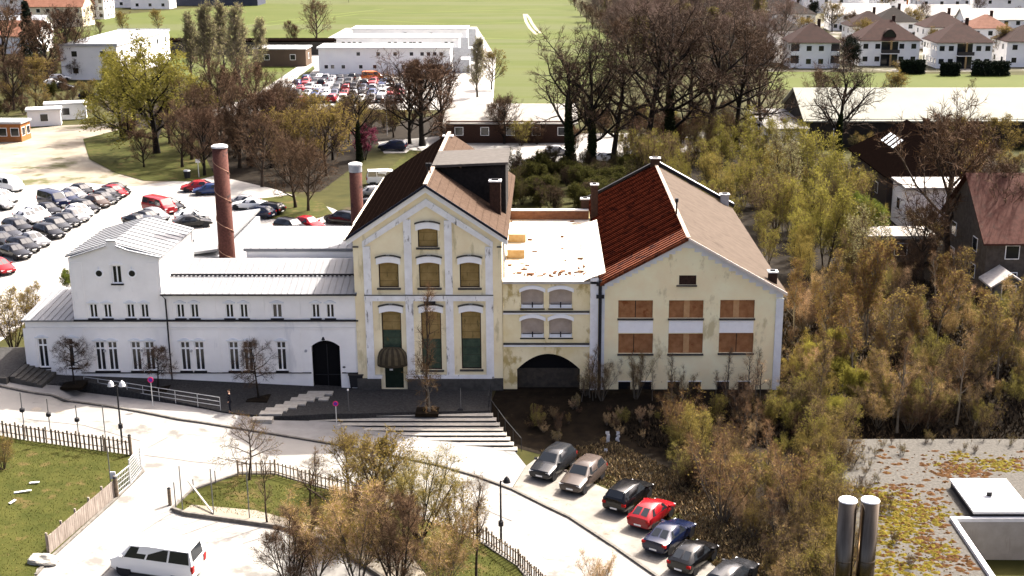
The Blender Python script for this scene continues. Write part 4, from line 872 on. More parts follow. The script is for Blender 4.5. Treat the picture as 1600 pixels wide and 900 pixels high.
def scrub(name, label, cat, poly, count, hr, kinds, seed, mats=None, avoid=(), world=False, z=None):
    """Countless bushes grown together: one object."""
    r = random.Random(seed); parts = []; ms = []; P = [tuple(at(*q)[:2]) for q in poly] if not world else poly
    def inside(x, y):
        c = False
        for (x0, y0), (x1, y1) in zip(P, P[1:] + P[:1]):
            if (y0 > y) != (y1 > y) and x < (x1 - x0) * (y - y0) / (y1 - y0) + x0: c = not c
        return c
    xs = [q[0] for q in P]; ys = [q[1] for q in P]; got = 0; tries = 0
    while got < count and tries < count * 60:
        tries += 1; x = r.uniform(min(xs), max(xs)); y = r.uniform(min(ys), max(ys))
        if not inside(x, y) or any(a < x < b and c < y < d for a, b, c, d in avoid): continue
        kd = r.choice(kinds); kind, km = kd if isinstance(kd, tuple) else (kd, None); tk, cr, H, A = tree_meshes(kind, r.randrange(2)); s = r.uniform(*hr) / KINDS[kind][7]; a = r.uniform(0, 6.3); w = s * r.uniform(.8, 1.25)
        M = np.array([[math.cos(a) * w, -math.sin(a) * w, 0], [math.sin(a) * w, math.cos(a) * w, 0], [0, 0, s]]); o = np.array([x, y, HT(x, y) - .05 if z is None else z]); km = km or KINDS[kind][6]
        for q in km:
            if q not in ms: ms.append(q)
        ii = [ms.index(q) for q in km]; V0, F0, V1, F1, V2, F2, V3, F3, T, Bv = A
        for V, F, m in ((V0, F0, ii[0]), (V1, F1, ii[0]), (V2, F2, ii[0]), (T, tri_idx(len(T)), ii[1]), (Bv, tri_idx(len(Bv)), ii[2])):
            if len(F): parts.append((V @ M.T + o, F, m))
        got += 1
    ob = bpy.data.objects.new(name, mesh_np(name, parts, ms)); COL.objects.link(ob); return tag(ob, label, cat, kind='stuff')
def grass(name, label, poly, count, hgt, ms, seed, off=.09, world=False):
    r = np.random.default_rng(seed); P = [tuple(at(*q)[:2]) for q in poly] if not world else poly; X = np.array(P)
    pts = []; 
    while len(pts) < count:
        c = r.uniform(X.min(0), X.max(0), (count, 2)); ins = np.zeros(len(c), bool)
        for (x0, y0), (x1, y1) in zip(P, P[1:] + P[:1]):
            k = ((y0 > c[:, 1]) != (y1 > c[:, 1])); ins ^= k & (c[:, 0] < (x1 - x0) * (c[:, 1] - y0) / ((y1 - y0) or 1e-9) + x0)
        pts += list(c[ins])
    c = np.array(pts[:count]); z = np.array([HT(x, y) for x, y in c]) + off - .01; b = np.column_stack([c, z]); h = hgt * r.uniform(.4, 1.3, (count, 1)); a = r.uniform(0, 6.3, count); u = np.stack([np.cos(a), np.sin(a), 0 * a], 1) * h * .28
    tip = b + np.stack([r.normal(0, .4, count), r.normal(0, .4, count), np.ones(count)], 1) * h
    T = np.stack([b - u, b + u, tip], 1).reshape(-1, 3); k = r.integers(0, len(ms), count); F = tri_idx(len(T))
    o = bpy.data.objects.new(name, mesh_np(name, [(T, F[k == i], i) if i == 0 else (T, F[k == i], i) for i in range(len(ms))], ms)); COL.objects.link(o); return tag(o, label, 'grass', kind='stuff')

# ---- single trees -------------------------------------------------
for a in [
 ('brown', 15, 140, 140, 'bare brown tree at the left edge among the pale houses'), ('linden', 108, 122, 108, 'tall bare brown tree just right of the dark conifer'),
 ('budding', 57, 168, 78, 'small budding tree standing behind the white storage containers'), ('brown', 22, 172, 92, 'bare brown tree behind the orange hut at the left edge'), ('brown', 150, 40, 34, 'little bare tree beside the houses at the top left'),
 ('budding', 194, 55, 36, 'left one of two small round budding trees at the field edge'), ('budding', 248, 50, 34, 'right one of two small round budding trees at the field edge'),
 ('brown', 158, 62, 30, 'thin bare tree behind the flat grey school building'),
 ('willow', 210, 190, 105, 'smaller willow on the left shoulder of the large willow'),
 ('poplar', 300, 130, 105, 'pale slender tree behind the right side of the large willow'), ('poplar', 330, 140, 128, 'pale grey poplar left of the taller green one'), ('poplar', 378, 150, 135, 'tallest greenish poplar left of the container yard road'), ('poplar', 405, 118, 85, 'small greenish poplar beside the container yard road'),
 ('brown', 395, 210, 115, 'bare reddish-brown tree beneath the greenish poplars'), ('linden', 365, 225, 110, 'dark reddish bare tree behind the top of the spiral-strapped chimney'),
 ('brown', 285, 262, 100, 'bare brown tree right of the large willow'), ('linden', 320, 275, 105, 'bare reddish tree left of the spiral-strapped chimney'), ('brown', 410, 292, 118, 'bare tree with dark fork right of the spiral-strapped chimney'), ('budding', 445, 280, 105, 'tan budding tree above the grass island'),
 ('brown', 462, 325, 118, 'left of two bare trees on the oval grass island'), ('brown', 482, 330, 108, 'right of two bare trees on the oval grass island'), ('budding', 510, 275, 110, 'golden budding tree between grass island and tower'), ('budding', 545, 222, 75, 'golden budding tree below the packed car yard'),
 ('ivyoak', 562, 252, 128, 'tall open bare tree right above the shorter brick chimney'), ('linden', 690, 215, 118, 'dark bare tree behind right of the dense egg-shaped one'), ('linden', 788, 225, 75, 'small reddish bare tree before the low pale-roofed shed'),
 ('brown', 495, 72, 72, 'big bare tree alone on the field edge left of the containers'), ('hazel', 458, 70, 36, 'dark bushy shrub beside the lone field tree'), ('poplar', 746, 152, 90, 'pale bare tree at the right end of the container yard'), ('budding', 768, 140, 60, 'small pale green tree on the mound right of the containers'), ('brown', 545, 4, 16, 'far dark clump of trees on the field horizon'),
 ('ivyoak', 893, 258, 210, 'leftmost great dark oak with ivy trunk behind the tower roof'), ('ivyoak', 922, 262, 205, 'great dark oak close right of the leftmost one'), ('oak', 958, 256, 190, 'slim dark oak in the middle of the oak group'), ('oak', 1010, 252, 236, 'tallest dark oak of the group, above the right roof ridge'), ('ivyoak', 1050, 248, 240, 'massive ivy-trunked oak right of the tallest oak'),
 ('oak', 1105, 240, 215, 'spreading dark oak behind the warehouse roof'), ('oak', 1150, 235, 195, 'dark leaning oak at the right of the oak group'), ('brown', 1190, 222, 170, 'brown bare tree at the right end of the oak group'), ('brown', 1080, 180, 150, 'brown bare tree behind the oaks'), ('brown', 1170, 170, 135, 'pale brown bare tree between oaks and the housing'),
 ('ivyoak', 1308, 262, 178, 'bare tree with thick green ivy trunk before the long pale hall roof'), ('brown', 1288, 205, 100, 'thin bare tree left behind the ivy-trunked tree'), ('budding', 1390, 185, 72, 'budding double-stemmed tree before the long pale hall roof'), ('sapling', 1512, 192, 70, 'thin bare tree before the right part of the long pale hall roof'), ('sapling', 1588, 192, 50, 'small bare tree before the hall roof at the right edge'),
 ('brown', 1482, 418, 255, 'large bare tree with dark trunk before the big red roof'), ('brown', 1572, 428, 190, 'bare brown tree before the big red roof at the right edge'), ('brown', 1440, 440, 130, 'smaller bare tree left below the large bare tree'), ('birch', 1510, 385, 165, 'pale slender tree right behind the large bare tree'), ('birch', 1586, 442, 150, 'slender pale tree at the right edge by the little garden shed'),
 ('budding', 1500, 250, 70, 'tan bushy tree right of the dark brown skylight roof'), ('budding', 1560, 262, 80, 'tan bushy tree at the right edge behind the big red roof'), ('brown', 1440, 205, 50, 'brown bush tree behind the dark brown skylight roof'),
 ('brown', 300, 250, 120, 'broad brown bare tree between the large willow and the strapped chimney'), ('willow', 190, 215, 120, 'yellow-green willow left of the largest willow'), ('brown', 340, 235, 140, 'tall brown bare tree over the strapped chimney top'), ('brown', 375, 262, 130, 'brown bare tree behind right of the strapped chimney'), ('linden', 425, 262, 125, 'tall reddish bare tree in the middle of the tree belt'), ('brown', 455, 250, 120, 'brown bare tree left of the golden budding tree'), ('poplar', 350, 120, 110, 'grey-green poplar behind the tallest poplar'), ('poplar', 320, 105, 85, 'pale poplar farthest left in the poplar group'), ('brown', 445, 195, 75, 'brown bare tree at the lower end of the yard access road'), ('linden', 640, 225, 120, 'dark bare tree at the left flank of the dense egg-shaped tree'), ('hazel', 780, 222, 60, 'reddish brown shrub before the low pale-roofed shed'), ('linden', 75, 130, 100, 'bare reddish tree between conifer and tall bare tree'), ('brown', 130, 120, 80, 'brown bare tree at the left wall of the school building'),
 ('brown', 345, 262, 95, 'brown bare tree hidden behind the spiral-strapped chimney top'), ('linden', 265, 225, 80, 'reddish bare tree just right behind the large willow'), ('budding', 325, 215, 85, 'golden budding tree between the willow and the poplars'), ('brown', 430, 240, 95, 'bare tree right of the access road, below the poplars'), ('linden', 520, 250, 85, 'reddish bare tree left of the open bare tree'), ('brown', 395, 260, 100, 'brown bare tree standing just right of the chimney top'), ('budding', 480, 235, 90, 'tan tree left below the packed car yard'), ('brown', 615, 215, 65, 'small brown tree left of the dense egg-shaped tree'), ('brown', 70, 150, 60, 'small brown tree right of the white storage containers'), ('linden', 225, 262, 60, 'dark small tree under the left of the large willow'),
]: tree(*a)
tree('willow', 245, 240, 172, 'largest willow with yellow-green crown, in front of the flat grey school building', wide=1.25, var=1)
tree('linden', 660, 228, 138, 'dense dark egg-shaped bare tree in front of the white containers', wide=1.45)
conifer(50, 112, 105, 'dark evergreen conifer by the pale houses at the top left')
conifer(1398, 42, 26, 'small dark conifer between the hip-roofed houses')
tree('blossom', 570, 250, 52, 'small magenta blossoming tree at the foot of the open bare tree', name='blossoming_tree')
FR = [(892, 8, 14), (899, 16, 18), (907, 25, 24), (916, 35, 30), (926, 46, 36), (937, 58, 42), (949, 71, 50), (961, 86, 60), (974, 104, 74)]
W9 = ['farthest', 'second farthest', 'third farthest', 'fourth farthest', 'middle', 'fourth nearest', 'third nearest', 'second nearest', 'nearest']
for k, (px, py, hp) in enumerate(FR): tree('brown', px, py, hp, W9[k] + ' bare tree of the row along the right edge of the green field', group='trees along the field edge')
# birches in the scrub and young trees in front
B_ = [(1291, 545, 110), (1312, 545, 120), (1322, 540, 110), (1338, 540, 165), (1348, 542, 150), (1353, 541, 168), (1240, 520, 120), (1430, 560, 95), (1440, 558, 100), (1475, 612, 70), (1496, 615, 66)]
B_L = ['leftmost pale birch stem of the birch clump right of the warehouse', 'second pale birch stem from the left in the birch clump', 'third pale birch stem from the left in the birch clump', 'tallest pale birch stem in the middle of the clump', 'leaning pale birch close behind the tallest one', 'rightmost pale birch stem of the birch clump', 'thin birch beside the wall corner of the warehouse', 'left of two thin pale saplings in the brown scrub', 'right of two thin pale saplings in the brown scrub', 'left of two thin stems on the shaded slope', 'right of two thin stems on the shaded slope']
for (px, py, hp), l in zip(B_, B_L): tree('birch', px, py, hp, l, name='birch_tree', group='birches in the scrub')
for i, (px, py, hp, w, l) in enumerate([(116, 600, 76, 1.1, 'left small round bare tree before the white facade'), (247, 607, 70, 1.1, 'middle small round bare tree before the white facade'), (404, 622, 92, 1.0, 'right and largest small round bare tree before the white facade')]):
    q = on_plaza(px, py); tree('espalier', 0, 0, hp, l, wide=w, p=q, group='small trees before the white facade')
    mb = MB(); mb.box(q.x - .8, q.x + .8, q.y - .8, q.y + .8, q.z - .2, q.z + .02); tag(mb.build('planting_bed', m_litter), ['dark planting square of the left small facade tree', 'dark planting square of the middle small facade tree', 'dark planting square of the right small facade tree'][i], 'planting bed')
q = on_plaza(668, 641); tree('sapling', 0, 0, 200, 'tall slim bare tree on the plaza before the tower windows', p=q, wide=.9, mats=(b_brown, t_orange, l_gold)); tree('lowtree', 0, 0, 92, 'low spreading bare tree at the foot of the slim plaza tree', p=q + Vector((.15, -.3, 0)), mats=(b_grey, t_orange, l_gold))
mb = MB(); mb.box(q.x - .85, q.x + .85, q.y - .8, q.y + .6, q.z - .2, q.z + .03); tag(mb.build('planting_bed', m_litter), 'dark planting square under the slim plaza tree before the tower', 'planting bed')
for a in [
 ('lowtree', 390, 752, 105, 'small bare tree by the picket fence, its crown over the kerb'), ('sapling', 418, 822, 120, 'slim bare tree at the left end of the island lawn'), ('sapling', 494, 790, 95, 'slim bare tree behind the pollard stump on the island lawn'), ('lowtree', 485, 795, 90, 'spreading bare tree left of the pollard stump'),
 ('budding', 577, 835, 165, 'tall dark-limbed bare tree in the middle of the island'), ('budding', 545, 770, 95, 'thin bare tree behind the tall dark-limbed one'), ('sapling', 745, 915, 180, 'slim bare tree right of the island thicket, near the bottom edge'),
]: tree(*a)
r_ = random.Random(1)
for a in [
 ('vase', 655, 842, 138, 'wide vase-shaped golden bush, largest on the island'), ('vase', 600, 812, 105, 'vase-shaped golden bush behind the tall dark-limbed tree'), ('bush', 715, 855, 90, 'tan bush at the right flank of the large golden bush'), 
 ('goldbush', 495, 905, 120, 'brown shrub at the bottom left of the island thicket'), ('goldbush', 560, 915, 150, 'dense brown shrub in the middle of the island thicket'), ('hazel', 620, 925, 150, 'dense brown shrub right of the middle of the island thicket'), ('goldbush', 690, 925, 120, 'brown shrub at the right of the island thicket'), ('hazel', 455, 930, 120, 'brown arching shrub at the bottom left corner of the thicket'), ('bush', 520, 850, 60, 'little brown shrub beneath the pollard stump'), ('vase', 935, 930, 60, 'pale thin bush at the bottom edge beside the street'),
 ('roundbush', 1350, 385, 78, 'bright lime-green round bush in the thicket'), ('bush', 22, 548, 95, 'yellowish bush left of the white building corner'), ('bush', 45, 500, 55, 'small yellowish bush behind the low left wing'), ('bush', 5, 735, 55, 'yellow-green bush on the lawn at the left edge'), ('roundbush', 106, 452, 30, 'dark shrub at the corner of the white gable'),
]: tree(a[0], a[1], a[2], a[3] * (1.15 if a[2] > 800 else 1), a[4], name='shrub', cat='shrub', mats=(b_pale, r_.choice([t_sun, t_straw, t_sun]), l_gold) if a[1] > 800 and a[0] in ('hazel', 'vase', 'bush') else None)

AV = [(-15, 18.6, 93, 124), (-15, 0, 84, 93), (18.6, 60, 50, 79.5), (14.5, 60, 50, 66)]
Y_ = [('young', (b_brown, t_olive, l_bud)), ('young', (b_brown, t_tan, l_bud)), ('young', (b_dark, t_olive, l_gold)), ('brush', (b_brown, t_tan, l_bud)), ('young', (b_grey, t_brown, l_bud))]
scrub('thicket', 'sunlit yellow-green thicket behind and right of the warehouse', 'thicket', [(960, 268), (1100, 240), (1230, 262), (1330, 305), (1390, 380), (1370, 440), (1235, 470), (1225, 440)], 112, (3.5, 8.5), Y_, 1, avoid=AV)
N_ = [('brush', (b_dark, t_dark, l_brown)), ('brush', (b_dark, t_dark, l_gold)), ('brush', (b_grey, t_brown, l_brown)), ('brush', (b_pale, t_sun, l_brown)), ('brush', (b_pale, t_straw, l_gold)), ('young', (b_grey, t_brown, l_gold)), ('brush', (b_dark, t_red, l_brown)), ('vase', (b_brown, t_olive, l_bud)), ('goldbush', (b_grey, t_sun, l_gold)), ('brush', (b_grey, t_tan, l_gold))]
scrub('thicket', 'brown and rust-coloured scrub between warehouse and garden shed', 'thicket', [(1225, 480), (1380, 420), (1470, 470), (1600, 490), (1680, 560), (1680, 640), (1420, 640), (1225, 620)], 120, (1.5, 4.6), N_, 2, avoid=AV)
scrub('thicket', 'brown and yellow scrub in the foreground right of the parked cars', 'thicket', [(1030, 715), (1100, 665), (1225, 640), (1420, 645), (1600, 660), (1600, 682), (1285, 690), (1300, 800), (1310, 980), (1240, 980), (1150, 860), (1085, 780)], 92, (1.3, 4.0), N_ + Y_[:2], 3, avoid=AV)
scrub('thicket', 'yellowish bushes at the right wall of the warehouse', 'thicket', [(1228, 560), (1330, 570), (1330, 700), (1200, 680), (1190, 650), (1222, 628)], 40, (1.8, 3.6), Y_ + [('roundbush', (b_brown, t_olive, l_bud))], 5, avoid=AV)
scrub('thicket', 'dark shaded scrub at the foot of the gateway block and warehouse', 'thicket', [(790, 645), (940, 630), (1200, 624), (1210, 650), (1000, 690), (900, 700), (810, 675)], 48, (.6, 1.5), N_ + [('bush', (b_grey, t_grey, l_gold))], 6, avoid=[(-15, 18.6, 93.2, 124)])
scrub('thicket', 'bare stems growing against the warehouse and gateway facade', 'thicket', [(905, 617), (960, 617), (1215, 617), (1215, 628), (905, 628)], 22, (1.6, 4.4), [('sapling', (b_grey, t_tan, l_gold)), ('brush', (b_grey, t_tan, l_gold)), ('sapling', (b_grey, t_sun, l_gold))], 9, avoid=[(-15, 18.6, 93.2, 124)])
scrub('thicket', 'dark green hedge and scrub behind the gateway roof', 'thicket', [(795, 330), (930, 335), (1000, 285), (990, 266), (800, 268)], 75, (2.5, 4.5), [('bush', (b_dark, t_dark, l_green)), ('roundbush', (b_dark, t_dark, l_green)), ('hazel', (b_dark, t_dark, l_green))], 4, avoid=AV)
scrub('grove', 'brown bare grove filling the slope behind the oak group', 'grove', [(985, 112), (1215, 112), (1225, 45), (1160, 8), (905, 4)], 120, (9, 14.5), [('brown', (b_grey, t_far, l_bud)), ('brown', (b_grey, t_far2, l_bud)), ('poplar', (b_grey, t_far, l_bud))], 7)
scrub('undergrowth', 'brown undergrowth beneath the trees left of the tower', 'undergrowth', [(170, 205), (300, 205), (540, 225), (560, 260), (520, 290), (340, 262), (200, 225)], 45, (1.5, 5), ['hazel', ('bush', (b_dark, t_red, l_brown)), ('hazel', (b_brown, t_red, l_brown))], 8)
scrub('undergrowth', 'golden bushes below the packed car yard', 'undergrowth', [(400, 170), (640, 178), (620, 205), (540, 215), (420, 200)], 42, (2, 5), [('bush', (b_brown, t_tan, l_gold)), ('vase', (b_dark, t_olive, l_gold)), ('bush', (b_dark, t_olive, l_bud))], 15)
scrub('undergrowth', 'brown undergrowth beneath the oak group', 'undergrowth', [(790, 205), (1230, 190), (1240, 235), (1000, 262), (960, 232), (790, 232)], 70, (2, 6), ['hazel', ('bush', (b_dark, t_brown, l_brown)), ('bush', (b_brown, t_tan, l_bud)), ('hazel', (b_brown, t_red, l_brown))], 10)
scrub('undergrowth', 'garden bushes between the houses at the top right', 'garden bushes', [(1195, 112), (1640, 116), (1640, 40), (1200, 30)], 80, (2, 4.5), [('roundbush', (b_dark, t_dark, l_green)), ('bush', (b_brown, t_tan, l_gold)), ('roundbush', (b_dark, t_dark, l_con)), ('hazel', (b_brown, t_brown, l_brown))], 12, avoid=[(55, 70, 310, 335)])
scrub('undergrowth', 'bushes around the yard and houses at the far left', 'garden bushes', [(-40, 190), (120, 172), (170, 170), (150, 118), (60, 60), (-40, 90)], 60, (2, 6), [('bush', (b_brown, t_brown, l_brown)), ('hazel', (b_brown, t_red, l_brown)), ('bush', (b_brown, t_tan, l_gold)), ('roundbush', (b_dark, t_dark, l_green))], 13)
scrub('undergrowth', 'dark bushes round the dark brown house and the long hall', 'garden bushes', [(1250, 215), (1330, 232), (1400, 300), (1430, 440), (1560, 450), (1640, 400), (1640, 215)], 60, (2, 4.5), [('hazel', (b_dark, t_dark, l_brown)), ('bush', (b_dark, t_brown, l_gold)), ('bush', (b_dark, t_dark, l_green))], 14, avoid=[(40, 62, 118, 136), (40, 52, 144, 173), (38, 90, 203, 226)])
def copse(kinds, pts, hr, label, group, seed, name='young_tree', wide=(.9, 1.2)):
    q_ = random.Random(seed)
    for (px, py) in pts:
        kd = q_.choice(kinds); tree(kd[0], px, py, None, label, h=q_.uniform(*hr), name=name, group=group, mats=kd[1], wide=q_.uniform(*wide))
def spots(poly, n, seed):
    q_ = random.Random(seed); out = []; xs = [a for a, b in poly]; ys = [b for a, b in poly]
    while len(out) < n:
        x, y = q_.uniform(min(xs), max(xs)), q_.uniform(min(ys), max(ys)); c = False
        for (x0, y0), (x1, y1) in zip(poly, poly[1:] + poly[:1]):
            if (y0 > y) != (y1 > y) and x < (x1 - x0) * (y - y0) / (y1 - y0) + x0: c = not c
        if c: out.append((x, y))
    return out
copse([('birch', None), ('sapling', (b_pale, t_orange, l_gold)), ('birch', (b_pale, t_tan, l_gold))], spots([(1250, 500), (1420, 470), (1590, 520), (1590, 660), (1300, 690), (1250, 640)], 26, 3), (4, 8), 'slim young bare tree with pale stem in the brown scrub right of the warehouse', 'slim bare trees in the brown scrub', 1)
copse([('young', None), ('young', (b_grey, t_olive, l_bud)), ('young', (b_brown, t_tan, l_pale))], [(1130, 262), (1175, 275), (1215, 268), (1250, 290), (1280, 318), (1230, 330), (1310, 350), (1265, 370), (1330, 420), (1290, 420), (1250, 425), (1355, 455)], (7, 10.5), 'slender yellow-green young tree standing out of the thicket behind the warehouse', 'young trees in the yellow-green thicket', 2)
copse([('young', (b_brown, t_olive, l_gold)), ('sapling', (b_grey, t_orange, l_gold)), ('brush', (b_grey, t_orange, l_gold))], [(1085, 720), (1120, 760), (1150, 730), (1170, 800), (1200, 770), (1210, 850), (1240, 820), (1255, 760), (1130, 815), (1180, 700), (1060, 700)], (3.5, 6), 'upright young bare tree in the foreground scrub beside the parked cars', 'young trees in the foreground scrub', 4)
copse([('brown', None), ('budding', None), ('brown', (b_brown, t_red, l_bud)), ('roundbush', (b_dark, t_dark, l_con)), ('budding', (b_grey, t_tan, l_gold))], [(1190, 100), (1232, 62), (1252, 70), (1318, 95), (1330, 108), (1326, 60), (1342, 85), (1455, 98), (1448, 70), (1440, 50), (1560, 100), (1548, 70), (1420, 60), (1300, 50), (1270, 30), (1380, 30), (1500, 40), (1530, 30), (1590, 40), (1210, 20), (1250, 12), (1320, 8), (1450, 12), (1560, 8), (1180, 30), (1410, 8)], (5, 10), 'small garden tree between the houses of the upper right settlement', 'garden trees among the houses', 5, name='garden_tree')
gl = [tm('grass_green', (.085, .10, .012), (.13, .14, .025)), tm('grass_yellow', (.17, .145, .035), (.22, .18, .06)), tm('grass_mid', (.11, .115, .018))]
grass('lawn_grass', 'sunlit lawn grass behind the picket fence', [(-90, 670), (25, 690), (203, 714), (215, 738), (76, 870), (30, 950), (-90, 950)], 16000, .07, gl, 1, .09)
grass('lawn_grass', 'patchy grass on the traffic island', [(275, 793), (372, 748), (540, 779), (640, 809), (750, 852), (830, 930), (690, 930), (520, 845), (440, 818)], 11000, .09, gl, 2, .10)
lf2 = [tm('dark_brown_leaf', (.03, .021, .013)), tm('dull_stalk', (.10, .07, .04)), tm('black_leaf', (.018, .013, .009))]  # darker leaf and stalk tones for the slope weeds
lf = [tm('dry_leaf', (.42, .29, .14), (.52, .38, .21)), tm('dry_stalk', (.30, .22, .10), (.40, .31, .15)), tm('dark_leaf', (.10, .07, .04))]
grass('dry_weeds', 'dry weeds and fallen leaves between parked cars and scrub', [(845, 705), (960, 690), (1100, 760), (1400, 940), (1190, 940), (1120, 890), (1050, 825), (960, 768), (900, 742)], 26000, .16, lf, 3, .02)
grass('dry_weeds', 'dry weeds over the brown slope right of the warehouse', [(1220, 470), (1400, 430), (1640, 480), (1640, 690), (1290, 700), (1000, 700), (950, 650), (1215, 622)], 30000, .30, lf2, 4, .02)
# ------------------------------------------------------------------ cars
def paint(name, c, rough=.18): return mat(name, c, rough=rough, spec=.4)
P_ = {'black': paint('black_paint', (.004, .004, .005)), 'dark grey': paint('dark_grey_paint', (.016, .017, .02)), 'silver': paint('silver_paint', (.18, .18, .19)), 'white': paint('white_paint', (.66, .66, .655)), 'red': paint('red_paint', (.22, .006, .010)), 'blue': paint('blue_paint', (.012, .03, .10)), 'dark blue': paint('dark_blue_paint', (.005, .009, .030)), 'brown': paint('brown_paint', (.05, .032, .023)), 'bronze': paint('bronze_paint', (.06, .046, .04)), 'orange': paint('orange_paint', (.45, .11, .02))}
m_tyre = mat('tyre_rubber', (.012, .012, .012), rough=.9); m_rim = mat('alloy_rim', (.45, .45, .46), rough=.35, metal=.8); m_carglass = mat('car_glass', (.015, .018, .022), rough=.08, spec=.5); m_lamp = mat('headlamp_glass', (.65, .66, .68), rough=.15, spec=.8); m_tail = mat('tail_lamp', (.28, .008, .008), rough=.2); m_plate = mat('number_plate', (.75, .75, .73), rough=.5)
# profile: (x, top z, belt z, half width, top half width)
CT = {
 'hatch': (4.1, 1.76, [(2.05, .55, .5, .74, .66), (1.95, .70, .62, .82, .72), (1.25, .90, .80, .87, .76), (.95, .97, .88, .88, .74), (.30, 1.40, .93, .88, .62), (-.2, 1.46, .94, .88, .61), (-1.15, 1.41, .96, .88, .60), (-1.80, 1.06, .98, .86, .68), (-1.98, .95, .85, .82, .70), (-2.05, .60, .5, .76, .70)], 3, 4, 6, 7),
 'sedan': (4.6, 1.80, [(2.3, .55, .5, .74, .66), (2.2, .69, .62, .83, .72), (1.3, .88, .80, .89, .78), (.95, .95, .88, .90, .74), (.25, 1.36, .92, .90, .62), (-.3, 1.42, .93, .90, .61), (-1.0, 1.37, .94, .90, .60), (-1.60, 1.02, .95, .89, .70), (-2.2, .97, .88, .86, .72), (-2.3, .60, .5, .76, .70)], 3, 4, 6, 7),
 'wagon': (4.6, 1.80, [(2.3, .55, .5, .74, .66), (2.2, .70, .62, .83, .72), (1.3, .90, .80, .89, .78), (.98, .97, .88, .90, .74), (.30, 1.39, .93, .90, .63), (-.5, 1.45, .94, .90, .62), (-1.85, 1.40, .97, .90, .61), (-2.2, 1.05, .99, .87, .70), (-2.28, .93, .85, .84, .72), (-2.3, .60, .5, .78, .70)], 3, 4, 6, 7),
 'suv': (4.5, 1.84, [(2.25, .68, .6, .78, .70), (2.15, .85, .75, .87, .76), (1.3, 1.05, .95, .92, .80), (1.0, 1.12, 1.02, .93, .77), (.40, 1.58, 1.05, .93, .67), (-.4, 1.66, 1.06, .93, .66), (-1.75, 1.60, 1.08, .93, .65), (-2.12, 1.20, 1.10, .90, .74), (-2.22, 1.0, .9, .88, .76), (-2.25, .62, .55, .82, .74)], 3, 4, 6, 7),
 'van': (4.8, 1.92, [(2.4, .70, .6, .82, .74), (2.34, 1.0, .9, .92, .82), (2.05, 1.18, 1.05, .95, .86), (1.85, 1.24, 1.14, .96, .86), (1.22, 1.92, 1.2, .96, .82), (.2, 2.02, 1.2, .96, .83), (-2.15, 2.0, 1.2, .96, .82), (-2.33, 1.30, 1.2, .95, .86), (-2.38, 1.0, .9, .93, .86), (-2.4, .60, .5, .90, .84)], 3, 4, 6, 7),
}
CARP = {}
